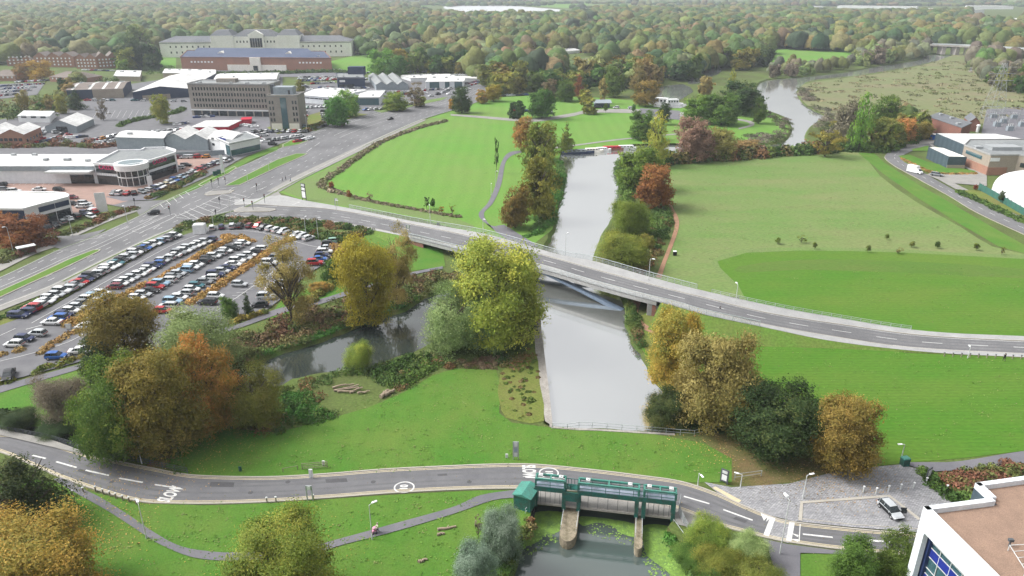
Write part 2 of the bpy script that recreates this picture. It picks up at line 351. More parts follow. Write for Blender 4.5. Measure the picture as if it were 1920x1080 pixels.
# ---------------------------------------------------------------- sheets laid on the ground, each a little above the one below
LAY = [.02]
def sheet(name, px, mat, smooth=1, dz=None, z=None, world=None, kind='structure', **kw):
    pts = [G(a, b) for a, b in px] if world is None else [Vector((p[0], p[1], 0)) for p in world]
    if smooth > 1: pts = catmull(pts, True, smooth)
    LAY[0] += .0035; zz = LAY[0] if z is None else z
    b = MB(); n = len(pts); ar = area2(pts); pts = pts if ar > 0 else pts[::-1]
    b.add([(p.x, p.y, zz) for p in pts], [tuple(range(n))])
    return obj(name, b.mesh(name, MT[mat]), kind=kind, **kw)
def strip(name, A, B, mat, n=60, z=None, kind='structure', zf=None):
    A = resample(A, n); B = resample(B, n); LAY[0] += .0035; zz = LAY[0] if z is None else z
    b = MB(); vs = [(p.x, p.y, p.z + zz) for p in A] + [(p.x, p.y, p.z + zz) for p in B]
    b.add(vs, [(i, n + i, n + i + 1, i + 1) for i in range(n - 1)])
    return obj(name, b.mesh(name, MT[mat]), kind=kind)
def cm(px, k=6, zf=None):
    return catmull([G(a, b, zf(a) if zf else 0) for a, b in px], False, k)
def ribbon(b, pts, wd, z, h=0.0, mi=0):
    n = len(pts); L = []; Rr = []
    for i in range(n):
        t = (pts[min(i + 1, n - 1)] - pts[max(i - 1, 0)]); t.z = 0
        t = t.normalized() if t.length > 1e-9 else Vector((1, 0, 0)); q = Vector((-t.y, t.x, 0)) * wd / 2
        L.append(pts[i] + q); Rr.append(pts[i] - q)
    vs = [(p.x, p.y, p.z + z + h) for p in L] + [(p.x, p.y, p.z + z + h) for p in Rr]
    b.add(vs, [(i, n + i, n + i + 1, i + 1) for i in range(n - 1)], mi)
    if h > 0:
        for S, fl in ((L, 0), (Rr, 1)):
            vs = [(p.x, p.y, p.z) for p in S] + [(p.x, p.y, p.z + z + h) for p in S]
            b.add(vs, [((i, i + 1, n + i + 1, n + i) if fl else (i + 1, i, n + i, n + i + 1)) for i in range(n - 1)], mi)
def line(b, px, wd, z, k=1, h=0.0, zf=None):
    pts = [G(a, c, zf(a) if zf else 0) for a, c in px]
    if k > 1: pts = catmull(pts, False, k)
    ribbon(b, pts, wd, z, h)
def dashes(b, pts, dash, gap, wd, z, start=0.0, end=1e9):
    L = [0.0]
    for a, c in zip(pts, pts[1:]): L.append(L[-1] + (c - a).length)
    def at(d):
        for i in range(len(pts) - 1):
            if L[i + 1] >= d: return pts[i].lerp(pts[i + 1], (d - L[i]) / max(L[i + 1] - L[i], 1e-9))
        return pts[-1]
    s = start
    while s + dash < min(L[-1], end):
        ribbon(b, [at(s), at(s + dash / 2), at(s + dash)], wd, z); s += dash + gap
def mix_lines(A, B, t, n=80):
    A = resample(A, n); B = resample(B, n); return [a.lerp(b, t) for a, b in zip(A, B)]
def kerb_line(px, k=6, wd=.24, h=.17, zf=None, mat='kerb', name='kerb'):
    b = MB(); line(b, px, wd, .03, k, h, zf); return obj(name, b.mesh(name, MT[mat]), kind='structure')

# greens
sheet('park_lawn', [(522,360),(560,335),(640,295),(720,252),(800,218),(848,208),(870,196),(905,182),(1000,178),(1110,182),(1205,190),(1300,205),(1400,212),(1440,207),(1470,224),(1480,242),(1472,258),(1455,266),(1300,268),(1190,270),(1052,284),(1048,300),(1056,325),(1050,365),(1042,400),(1036,430),(1000,458),(915,444),(850,427),(750,402),(640,388),(575,378)], 'park')
sheet('verge_grass', [(530,358),(565,340),(650,298),(730,255),(800,222),(836,222),(832,229),(785,240),(722,262),(682,285),(640,315),(607,338),(612,352),(642,364),(700,379),(770,391),(860,411),(890,424),(880,432),(850,425),(750,400),(640,386),(575,376)], 'verge')
sheet('rough_meadow', [(1250,312),(1330,303),(1420,295),(1550,287),(1612,287),(1650,330),(1720,380),(1800,425),(1860,462),(1925,477),(1925,490),(1650,490),(1500,478),(1420,478),(1350,500),(1388,530),(1392,558),(1300,545),(1232,525),(1245,490),(1268,430),(1262,380)], 'meadow', 2)
sheet('meadow_edge_lawn', [(1608,286),(1640,288),(1658,305),(1720,345),(1790,385),(1850,420),(1925,462),(1925,476),(1872,462),(1800,420),(1725,374),(1655,325)], 'lawn')
sheet('field_fringe', [(1332,492),(1392,468),(1500,464),(1600,465),(1700,468),(1925,479),(2600,490),(2600,505),(1925,500),(1500,480),(1420,480),(1372,500),(1400,530),(1412,562),(1390,566),(1374,536)], 'verge', 2)
sheet('field_lawn', [(1345,490),(1400,474),(1500,470),(1600,471),(1700,474),(1925,486),(3200,500),(3200,662),(1925,640),(1800,628),(1640,614),(1500,588),(1400,564),(1384,535),(1350,502)], 'lawn2')
sheet('field_band', [(1385,500),(1500,487),(1700,490),(1925,505),(1925,522),(1700,512),(1500,506),(1392,512)], 'band', 2)
sheet('lower_field_lawn', [(1215,585),(1260,590),(1350,602),(1500,635),(1700,662),(1925,672),(3200,695),(3200,790),(1925,845),(1800,860),(1700,868),(1600,878),(1500,875),(1400,830),(1340,790),(1262,745),(1225,690),(1195,640),(1190,600)], 'lawn2')
sheet('tree_litter', [(1310,815),(1400,800),(1600,830),(1655,868),(1560,885),(1480,905),(1400,912),(1370,908),(1368,870)], 'litter', 2)
sheet('riverside_grass', [(1190,600),(1225,590),(1250,640),(1232,690),(1210,655),(1195,635)], 'olive', 2)
sheet('island_lawn', [(270,860),(320,820),(420,803),(520,812),(600,790),(690,765),(760,735),(810,705),(850,692),(930,693),(938,720),(936,775),(960,793),(1032,802),(1220,813),(1320,832),(1372,860),(1372,905),(1280,905),(1200,894),(1100,881),(960,871),(820,876),(700,884),(560,894),(430,895),(350,890)], 'lawn', 1)
sheet('quay_path', [(1000,600),(1014,600),(1018,660),(1026,720),(1034,798),(1022,790),(1012,720),(1004,660)], 'concrete', 1)
sheet('mossy_ground', [(938,700),(1000,650),(1012,720),(1020,790),(965,788),(940,770)], 'olive', 2)
sheet('bank_lawn', [(-80,730),(0,735),(150,688),(160,700),(130,760),(90,800),(-80,802)], 'lawn')
sheet('lower_lawn', [(-200,880),(0,890),(100,905),(180,925),(270,945),(400,948),(520,943),(740,928),(900,920),(960,920),(1000,945),(990,985),(975,1020),(962,1060),(945,1100),(940,1200),(-200,1200)], 'lawn')
sheet('corner_lawn', [(1494,1040),(1600,1035),(1700,1040),(1700,1200),(1520,1200),(1500,1120)], 'lawn')
sheet('far_lawn', [(1900,875),(1990,860),(1990,900),(1905,900)], 'lawn')
sheet('carpark_lawn', [(640,500),(690,435),(760,450),(830,470),(835,500),(760,510),(660,550),(580,580),(500,600),(530,560),(580,540)], 'lawn')
sheet('heath', [(1500,165),(1530,153),(1650,138),(1740,120),(1785,104),(1830,95),(2000,100),(2100,250),(1900,235),(1700,225),(1560,215),(1525,203),(1505,190)], 'heath', 2)
sheet('heath', [(1050,130),(1100,108),(1240,112),(1250,122),(1180,135),(1090,145),(1050,145)], 'heath', 2)
sheet('water_meadow', [(1440,95),(1600,88),(1620,105),(1560,118),(1440,125)], 'park', 2)
sheet('hill_lawn', [(430,50),(480,46),(470,54),(440,56)], 'park')
sheet('school_lawn', [(620,115),(700,95),(720,115),(700,140),(625,135)], 'park'); sheet('school_lawn', [(265,105),(330,100),(330,130),(275,130)], 'park')
# tracks and roads
cvp = lambda px, k=6: cm(px, k)
strip('heath_track', cm([(1815,135),(1822,120),(1818,116)]), cm([(1822,137),(1828,120),(1824,116)]), 'pave')
strip('river_path', cm([(930,425),(912,420),(897,402),(915,380),(930,345),(940,305),(955,286),(985,282)]), cm([(945,445),(925,430),(907,402),(925,380),(940,345),(948,305),(962,291),(985,285)]), 'path')
sheet('river_path_end', [(930,424),(945,422),(1010,462),(985,466),(945,446)], 'path')
strip('park_path', cm([(845,214),(905,218),(960,222),(1010,222),(1070,213),(1110,206),(1200,205),(1290,212)]), cm([(845,217),(905,222),(960,227),(1010,228),(1070,219),(1110,212),(1200,213),(1290,220)]), 'pave')
strip('park_path', cm([(1040,276),(1090,270),(1150,262),(1200,257),(1275,250)]), cm([(1040,279),(1090,272.5),(1150,264.5),(1200,259),(1275,252)]), 'pave')
strip('park_path', cm([(1380,222),(1410,228),(1412,236),(1385,243)]), cm([(1380,225),(1402,230),(1404,235),(1385,240)]), 'pave')
sheet('park_court', [(1200,203),(1275,208),(1275,225),(1230,222),(1200,215)], 'path')
strip('dirt_path', cm([(1253,370),(1262,390),(1272,410),(1272,430),(1262,460),(1250,490),(1240,522)]), cm([(1249,372),(1256,392),(1264,412),(1264,430),(1254,460),(1242,490),(1230,520)]), 'dirt')
strip('dirt_path', cm([(1205,560),(1196,585),(1202,600),(1215,612),(1235,625)]), cm([(1190,560),(1185,585),(1192,606),(1207,618),(1230,630)]), 'dirt')
# near road
NT = [(-60,808),(0,814),(60,822),(150,850),(210,864),(280,878),(350,891),(430,895),(520,895),(620,889),(720,881),(820,876),(920,872),(1000,872),(1100,881),(1200,893),(1275,904),(1340,925),(1395,950),(1440,968),(1485,980),(1600,993),(1720,1003),(1800,1010)]
NB = [(-60,836),(0,848),(60,872),(120,898),(190,922),(262,941),(330,945),(420,945),(520,941),(620,934),(740,925),(860,919),(960,917),(1060,920),(1160,930),(1240,946),(1300,966),(1345,985),(1400,1000),(1440,1010),(1482,1018),(1570,1030),(1700,1042),(1800,1052)]
NTc, NBc = cm(NT), cm(NB)
strip('near_road', NTc, NBc, 'asphalt', 140); ZN = LAY[0]
sheet('sluice_apron', [(1000,918),(1280,958),(1345,984),(1300,990),(1270,985),(1263,968),(1004,941)], 'pave')
kerb_line([(NT[i][0], NT[i][1]) for i in range(len(NT))]); kerb_line([p for p in NB])
b = MB()
for px in (NT, NB):
    s = 1 if px is NT else -1
    line(b, [(x, y + s * 2.6) for x, y in px], .12, ZN + .012, 6); line(b, [(x, y + s * 4.9) for x, y in px], .12, ZN + .012, 6)
obj('yellow_lines', b.mesh('yellow_lines', MT['yellow']), kind='structure')
b = MB()
for q in ([(61,855),(86,861)],[(106,867),(144,878)],[(161,883),(205,893)],[(224,898),(268,906)],[(290,910),(338,917)],[(1282,932),(1330,946)],[(1356,957),(1411,977)],[(1505,1003),(1561,1009)],[(1620,1013),(1680,1019)],[(985,896),(1060,900)]):
    line(b, q, .28, ZN + .012)
obj('lane_dashes', b.mesh('lane_dashes', MT['paint']), kind='structure')
def road_text(s, px, py, rz, size, sx, sy):
    c = bpy.data.curves.new('road_lettering', 'FONT'); c.body = s; c.size = size; c.align_x = 'CENTER'; c.align_y = 'CENTER'; c.materials.append(MT['paint'])
    p = G(px, py); o = obj('road_lettering', c, kind='structure', loc=(p.x, p.y, ZN + .014)); o.rotation_euler = (0, 0, rz); o.scale = (sx, sy, 1); c.offset = .05
    return o
road_text('SLOW', 321, 928, R(76), 1.5, .85, 1.9); road_text('SLOW', 991, 885, R(-88), 1.5, .75, 1.9)
for px, py, rz in ((758, 915, R(90)), (1029, 888, R(-90))):
    b = MB(); p = G(px, py); n = 32
    ribbon(b, [Vector((p.x + 1.45 * math.cos(t * 2 * math.pi / n), p.y + 1.25 * math.sin(t * 2 * math.pi / n), 0)) for t in range(n + 1)], .22, ZN + .013)
    obj('speed_roundel', b.mesh('speed_roundel', MT['paint']), kind='structure'); road_text('10', px, py, rz, 1.2, 1.0, 1.3)
# raised speed table and granite court
sheet('granite_court', [(1320,905),(1372,915),(1480,908),(1530,895),(1580,882),(1690,872),(1735,885),(1785,945),(1860,1000),(1860,1010),(1600,990),(1485,978),(1420,962),(1345,925)], 'setts', 1)
sheet('crossing_table', [(1452,972),(1486,980),(1478,1020),(1440,1008)], 'setts'); ZX = LAY[0] + .012
b = MB(); line(b, [(1449,972),(1436,1006)], .7, ZX); line(b, [(1485,980),(1478,1018)], .7, ZX); line(b, [(1500,984),(1498,1017)], .12, ZX)
sh = [[(1425,962),(1441,969),(1432,978)],[(1440,968),(1447,971),(1436,980)],[(1483,1001),(1497,1005),(1496,1009)],[(1482,1012),(1497,1013),(1496,1018)]]
for t in sh: b.add([(*G(a, c)[:2], ZX + .004) for a, c in t][::-1], [(0, 1, 2)])
line(b, [(1580,1022),(1585,1017),(1592,1014),(1602,1013)], .15, ZX); line(b, [(1618,1015),(1648,1017)], .2, ZX)
obj('crossing_paint', b.mesh('crossing_paint', MT['paint']), kind='structure')
b = MB(); line(b, [(1500,978),(1503,944),(1585,938),(1668,932),(1724,976)], .5, ZX + .02, 1, .04); line(b, [(1503,974),(1600,985),(1725,993)], .12, ZX, 1, .02)
obj('court_edging', b.mesh('court_edging', MT['kerb']), kind='structure')
sheet('tactile_paving', [(1335,916),(1342,914),(1390,940),(1384,945)], 'yellow')
strip('side_path', cm([(1690,868),(1740,868),(1800,866),(1925,846),(2100,825),(3000,740)]), cm([(1735,886),(1780,884),(1850,880),(1925,872),(2100,850),(3000,756)]), 'path')
sheet('side_pavement', [(1430,1012),(1478,1022),(1570,1034),(1700,1046),(1700,1054),(1560,1040),(1500,1038),(1500,1080),(1530,1200),(1470,1200),(1455,1080),(1440,1030)], 'path')
strip('lower_path', cm([(120,896),(150,915),(190,935),(240,966),(290,1000),(340,1026),(400,1036),(445,1037),(560,1030),(650,1008),(740,983),(850,952),(900,930),(965,920)]), cm([(100,900),(150,930),(200,958),(250,990),(300,1022),(360,1046),(420,1053),(450,1053),(560,1045),(650,1021),(740,998),(850,965),(930,938),(990,935)]), 'path')
# bypass bank path left of the backwater
strip('carpark_path', cm([(-40,742),(0,725),(150,684),(260,650),(400,620),(450,608),(520,580),(600,562),(655,545),(700,532),(770,512),(830,500)]), cm([(-40,757),(0,738),(155,692),(260,662),(400,630),(455,614),(530,588),(605,570),(658,552),(700,538),(770,517),(830,505)]), 'path')
# ---------------------------------------------------------------- dual carriageway and the junction
CF = [(-60,545),(0,521),(60,493),(115,467),(170,447),(260,406),(310,378),(375,352),(420,326),(480,300),(560,262),(620,235),(700,213),(780,194),(840,178),(880,163),(905,150)]    # far kerb
CN = [(-60,605),(0,577),(95,540),(190,493),(292,445),(370,414),(440,396),(478,381),(540,348),(600,318),(660,287),(720,257),(790,226),(850,207),(900,190),(935,170)]                # near kerb
CFc, CNc = cm(CF), cm(CN)
strip('dual_carriageway', CFc, CNc, 'road_far', 140)
sheet('verge_far', [(310,382),(330,372),(400,341),(440,318),(480,297),(520,283),(522,276),(500,278),(460,298),(410,325),(360,352),(372,342)], 'lawn')
sheet('junction_pavement', [(478,383),(500,366),(522,360),(528,368),(575,378),(655,392),(700,401),(690,406),(605,391),(540,387)], 'pave')
sheet('near_pavement', [(-60,612),(0,584),(95,547),(190,500),(292,452),(380,418),(470,412),(470,407),(440,404),(372,412),(292,440),(190,488),(95,536),(0,573)], 'pave')
sheet('hedge_verge', [(-60,625),(0,592),(95,552),(190,505),(292,458),(300,464),(190,520),(95,575),(0,612),(-60,640)], 'olive')
strip('green_pavement', cm([(500,360),(560,328),(640,290),(720,254),(790,224)]), cm([(525,360),(570,335),(648,297),(728,258),(800,225)]), 'pave')
strip('far_pavement', cm([(-60,538),(0,510),(60,480),(110,462)]), cm([(-60,520),(0,495),(55,468),(105,450)]), 'pave')
strip('far_pavement', cm([(140,445),(200,418),(255,398),(265,395)]), cm([(130,442),(180,415),(235,395),(255,392)]), 'pave')
sheet('side_road', [(85,445),(150,442),(200,430),(170,449),(115,468),(85,460)], 'road_far')
sheet('side_road', [(198,377),(262,378),(312,376),(300,386),(262,406),(255,394),(200,384)], 'road_far')
def island(px, top='lawn', k=1, h=.14):
    pts = [G(a, c) for a, c in px]; pts = catmull(pts, True, k) if k > 1 else pts
    LAY[0] += .0035; b = MB(); b.prism(pts, .0, LAY[0] + h - .02, 0, 0, False); obj('kerb_island', b.mesh('kerb_island', MT['kerb']), kind='structure')
    inn, _ = offset(pts, -.35); b = MB(); b.add([(p.x, p.y, LAY[0] + h) for p in inn], [tuple(range(len(inn)))]); obj('island_grass' if top == 'lawn' else 'island_top', b.mesh('island_grass', MT[top]), kind='structure')
island([(-60,572),(0,547),(60,520),(130,487),(175,470),(190,469),(186,473),(120,505),(60,532),(0,560),(-60,585)])
island([(421,350),(430,345),(520,300),(555,289),(577,289),(570,293),(520,315),(450,348)])
island([(430,428-16),(432,411),(470,409.5),(515,393),(517,396),(498,397),(440,398)][2:5] and [(438,396.5),(450,390),(490,391),(516,393),(517,395),(505,398),(440,399)], 'pave')
island([(383,366),(395,360),(440,358),(430,364),(390,368)], 'pave')
island([(530,272),(545,264),(575,262),(578,265),(560,272),(530,277)])
island([(260,384),(330,347),(375,330),(390,332),(378,343),(330,365),(270,392)][:0] or [(372,348),(380,343),(430,318),(440,313),(444,316),(430,326),(395,342),(378,350)])
strip('service_road', cm([(330,347),(400,315),(450,290),(500,268),(540,256),(590,246)]), cm([(345,352),(410,322),(455,297),(500,280),(545,264),(600,252)]), 'road_far')
# bridge road --------------------------------------------------------------
def zr(px):                                  # height of the bridge road above the meadows
    def ss(a, b, x): t = min(max((x - a) / (b - a), 0), 1); return t * t * (3 - 2 * t)
    return 3.7 * ss(600, 930, px) * (1 - ss(1230, 1700, px))
NOUT = [(440,375),(480,374),(525,367),(570,376.5),(655,391.5),(775,416),(915,441),(1050,479),(1115,491),(1217,520),(1320,547),(1440,574),(1560,596),(1730,622),(1920,632),(2150,640),(3200,655)]
NK = [(440,386),(480,384),(540,388),(605,391.5),(680,402.5),(780,422.5),(905,449),(1022,480),(1133,511),(1250,542),(1320,559),(1440,588),(1580,610),(1730,630),(1920,640.5),(2150,648),(3200,664)]
SK = [(420,405),(480,409),(540,410),(600,413),(680,425.5),(775,445),(855,462),(1017,498),(1100,524),(1183,547),(1267,568),(1320,583),(1440,611),(1590,637),(1715,654),(1920,665),(2150,674),(3200,696)]
SO = [(420,408),(480,411.5),(540,412.5),(600,416),(685,430),(777,448.5),(850,467),(1012,506),(1117,537),(1205,561),(1267,576),(1317,591),(1440,617),(1565,642),(1740,662),(1920,671.5),(2150,681),(3200,704)]
cNO, cNK, cSK, cSO = [cm(q, 8, zr) for q in (NOUT, NK, SK, SO)]
strip('bridge_road', cNK, cSK, 'road_far', 120, z=.13)
strip('bridge_footway', cNO, cNK, 'bridgec', 120, z=.24); strip('bridge_footway', cSK, cSO, 'bridgec', 120, z=.24)
b = MB(); ribbon(b, cNK, .2, .13, .13); ribbon(b, cSK, .2, .13, .13); obj('kerb', b.mesh('kerb', MT['kerb']), kind='structure')
b = MB(); mid = mix_lines(cNK, cSK, .5, 200); dashes(b, mid, 4, 5, .16, .145, 40)
dashes(b, mix_lines(cNK, cSK, .3, 200), 2, 4, .12, .145, 0, 42); dashes(b, mix_lines(cNK, cSK, .7, 200), 2, 4, .12, .145, 0, 60)
q = mix_lines(cNK, cSK, .06, 160); ribbon(b, q[20:], .12, .145); q = mix_lines(cNK, cSK, .95, 160); ribbon(b, q[90:], .14, .145)
obj('lane_dashes', b.mesh('lane_dashes', MT['paint']), kind='structure')
# embankment slopes either side, outside the span
def slope(edge, side, i0, i1, name='embankment'):
    b = MB(); vs = []; pts = edge[i0:i1]; n = len(pts)
    for i, p in enumerate(pts):
        t = pts[min(i + 1, n - 1)] - pts[max(i - 1, 0)]; t.z = 0; t.normalize(); q = Vector((-t.y, t.x, 0)) * side
        vs.append((p.x, p.y, p.z + .2)); m = p + q * (p.z * 1.9 + .15); vs.append((m.x, m.y, .0 + .03))
    b.add(vs, [(2 * i, 2 * i + 2, 2 * i + 3, 2 * i + 1) for i in range(n - 1)]); obj(name, b.mesh(name, MT['embank']), kind='structure')
def idx(edge, px): 
    best = 0
    for i, p in enumerate(edge):
        u = 960 + FPX * p.x / (p.y * CP + (CAM_H - p.z) * SP)
        if u < px: best = i
    return best
slope(cNO, 1, 0, idx(cNO, 800)); slope(cNO, 1, idx(cNO, 1250), len(cNO)); slope(cSO, -1, 0, idx(cSO, 785)); slope(cSO, -1, idx(cSO, 1245), len(cSO))
# carriageway markings
b = MB()
for t, d0 in ((.12, 0), (.24, 4)): dashes(b, mix_lines(CFc, CNc, t, 160), 2.2, 5, .16, LAY[0] + .01, d0)
for t in (.66, .80): dashes(b, mix_lines(CFc, CNc, t, 160), 2.2, 5, .16, LAY[0] + .01)
for t in (.02, .97, .37, .50):
    q = mix_lines(CFc, CNc, t, 160)
    if t in (.37, .50): ribbon(b, q[2:26], .16, LAY[0] + .01); ribbon(b, q[78:104], .16, LAY[0] + .01); ribbon(b, q[112:150], .14, LAY[0] + .01)
    else: ribbon(b, q, .14, LAY[0] + .01)
zz = LAY[0] + .013
for q in ([(248,435),(280,422),(312,407),(327,402),(331,405),(322,411),(290,426),(262,438),(248,435)], [(331,407),(375,387),(420,364),(440,352)], [(331,409),(352,411),(378,411),(400,402),(432,386),(470,370)], [(336,402),(357,411)],[(346,397),(372,411)],[(356,392),(390,407)],[(368,387),(400,400)],[(380,382),(412,392)],[(392,378),(425,386)],[(404,371),(440,379)],[(418,366),(450,374)],[(432,362),(462,370)],
          [(284,389),(300,382),(340,364),(372,350)],[(300,383),(306,390)],[(312,377),(320,385)],[(324,371),(332,379)],[(336,366),(344,373)],[(348,360),(356,367)],
          [(385,363),(400,357),(425,354),(445,352)],[(205,415),(222,406)],[(226,432),(240,425)],[(342,391),(357,383)],[(365,380),(378,374)],[(288,431),(300,423)],[(440,405),(450,399),(474,398)],[(480,359),(500,351)],[(470,354),(488,346)],[(548,385.5),(562,380)],[(430,393.5),(520,388)],
          [(590,249),(640,232),(690,218),(740,205),(790,192)],[(585,252),(640,235),(690,221),(740,208),(790,194)],[(590,275),(600,268)],[(575,286),(585,278)]):
    line(b, q, .18, zz)
for q in ([(262,419),(300,403)],[(268,424),(306,408)],[(280,413),(300,404)],[(150,455),(200,440)],[(140,452),(196,447)],[(100,472),(128,470)]): line(b, q, .14, zz)
obj('carriageway_markings', b.mesh('carriageway_markings', MT['paint']), kind='structure')
b = MB(); q = mix_lines(CFc, CNc, 1.0, 160); ribbon(b, q[10:60], .5, zz); ribbon(b, q[78:], .35, zz); ribbon(b, mix_lines(CFc, CNc, 0, 160)[:70], .25, zz)
obj('verge_edging', b.mesh('verge_edging', MT['verge']), kind='structure')
# car park and other surfaces
sheet('car_park', [(-60,665),(0,612),(95,578),(190,522),(292,466),(330,447),(372,433),(395,425),(440,421),(480,422),(530,432),(580,446),(612,455),(628,470),(610,495),(570,520),(530,560),(490,590),(440,606),(300,640),(150,680),(0,720),(-60,745)], 'asphalt')
sheet('paved_forecourt', [(-60,345),(0,335),(172,340),(260,330),(330,298),(345,290),(440,292),(440,298),(300,358),(292,363),(215,385),(200,384),(160,398),(100,432),(60,440),(60,370),(-60,372)], 'redpave')
sheet('paved_forecourt', [(198,370),(292,362),(300,370),(285,376),(230,378)], 'path')
sheet('retail_asphalt', [(-100,240),(200,195),(350,190),(520,165),(700,150),(905,145),(912,160),(870,172),(700,213),(620,236),(560,250),(470,290),(430,300),(340,290),(0,290),(-100,300)], 'asphalt')
sheet('retail_asphalt', [(95,208),(150,192),(245,158),(300,150),(400,145),(530,143),(530,172),(350,194),(200,202)], 'asphalt')
sheet('retail_asphalt', [(-60,172),(0,158),(85,155),(70,178),(0,186),(-60,192)], 'asphalt'); sheet('retail_asphalt', [(320,130),(640,130),(660,142),(560,145),(320,142)], 'path')
sheet('car_lot', [(145,222),(215,205),(345,202),(325,228),(240,232),(180,235)], 'asphalt'); sheet('office_forecourt', [(330,235),(360,212),(560,235),(560,250),(470,245),(330,245)], 'path')
sheet('grass_plot', [(500,240),(560,222),(610,208),(690,215),(640,228),(560,245),(520,252)], 'olive'); sheet('grass_verge', [(700,208),(780,192),(840,182),(830,188),(760,203),(715,212)], 'verge')
RR_A = cm([(1750,268),(1720,268),(1690,275),(1660,292),(1672,308),(1720,335),(1780,368),(1830,398),(1920,440),(2100,520)]); RR_B = cm([(1750,276),(1735,276),(1710,284),(1690,296),(1705,308),(1740,330),(1790,358),(1850,388),(1920,420),(2100,495)])
strip('yard_road', RR_A, RR_B, 'road_far', 80); b = MB(); ribbon(b, resample(RR_A, 80), .25, .03, .12); obj('kerb', b.mesh('kerb', MT['kerb']), kind='structure')
b = MB(); dashes(b, mix_lines(RR_A, RR_B, .5, 100), 3, 4, .14, LAY[0] + .01, 30); obj('lane_dashes', b.mesh('lane_dashes', MT['paint']), kind='structure')
strip('yard_pavement', cm([(1740,327),(1790,355),(1850,385),(1920,416),(2100,490)]), cm([(1750,324),(1800,350),(1860,379),(1920,407),(2100,478)]), 'pave')
sheet('yard', [(1740,268),(1850,330),(1850,350),(1790,345),(1750,328),(1735,320),(1800,328),(1830,326),(1760,290)], 'pave'); sheet('yard_lawn', [(1684,293),(1705,291),(1740,305),(1830,322),(1820,327),(1745,325),(1720,318),(1695,305)], 'lawn'); sheet('yard_lawn', [(1708,281),(1740,274),(1745,284),(1712,284)], 'lawn')
sheet('yard_concrete', [(1735,328),(1838,328),(1838,342),(1790,345),(1760,338)], 'pave'); sheet('yard_lawn', [(1795,358),(1835,358),(1920,398),(1925,412),(1860,384),(1800,356)], 'olive')
sheet('yard_gravel', [(1850,205),(2100,200),(2100,300),(1900,262),(1840,250)], 'path'); sheet('yard_gravel', [(1690,272),(1755,258),(1755,268),(1700,277)], 'pave')
# bays painted in the car park
b = MB(); z9 = LAY[0] + .02
ROWL = [[(60,608),(190,535),(300,473),(345,452),(380,440),(395,436)],[(395,436),(440,434),(485,437),(530,448),(580,462),(608,468),(600,485),(590,492)],[(175,618),(300,548),(400,490),(463,462)],[(300,585),(420,510),(500,470)],[(405,586),(450,556),(515,510)],[(0,680),(60,665),(125,645),(168,623)],[(0,632),(30,618)]]
for q in ROWL: line(b, q, .14, z9, 4)
for i in range(12):
    x, y = 428 + i * 8, 562 - i * 5.6; line(b, [(x, y), (x + 22, y - 1)], .1, z9)
for q in ([(122,585),(143,573)],[(49,620),(80,612)],[(312,485),(328,477)],[(430,492),(445,484)],[(500,448),(515,452)],[(552,498),(565,491)]): line(b, q, .2, z9)
obj('bay_lines', b.mesh('bay_lines', MT['paint']), kind='structure')
b = MB()
for i in range(8): x = 25 + i * 11; line(b, [(x, 326 + 22), (x + 9, 326 + 15)], .12, z9); 
for i in range(14): x = 175 + i * 11; line(b, [(x, 222), (x + 8, 208)], .12, z9)
obj('bay_lines', b.mesh('bay_lines', MT['paint']), kind='structure')

# repaired patches, drain covers and tyre-darkened tracks in the roads
MT['patch'] = M('tar_patch', (.10, .10, .105), .9, (.08, .08, .085), .8, .1)
b = MB(); pt = ZN + .006
for q in ([(395,905),(440,906),(438,915),(393,914)],[(610,900),(650,898),(652,905),(612,907)],[(1110,900),(1150,905),(1146,912),(1106,907)],[(150,880),(175,889),(168,893),(144,884)],[(820,890),(838,889),(839,893),(821,894)],[(1380,970),(1402,978),(1396,982),(1374,974)]): b.add([(*G(a, c)[:2], pt) for a, c in q][::-1], [(0, 1, 2, 3)])
for px, py in ((470,925),(700,905),(540,905),(880,905),(1220,925),(210,905),(1640,1015)): c = G(px, py); b.add([(c.x + .4 * math.cos(k * .785), c.y + .4 * math.sin(k * .785), pt) for k in range(8)], [tuple(range(8))])
obj('road_patches', b.mesh('road_patches', MT['patch']), kind='structure')
MT['tyre'] = M('worn_track', (.145, .145, .15), .85, (.12, .12, .125), .3, .12, 20)
b = MB()
for t in (.2, .36, .62, .8): ribbon(b, mix_lines(NTc, NBc, t, 120), .45, ZN + .003)
obj('tyre_tracks', b.mesh('tyre_tracks', MT['tyre']), kind='structure')
b = MB()
for t in (.17, .38, .60, .83): ribbon(b, mix_lines(cNK, cSK, t, 120), .5, .134)
obj('tyre_tracks', b.mesh('tyre_tracks', MT['tyre']), kind='structure')
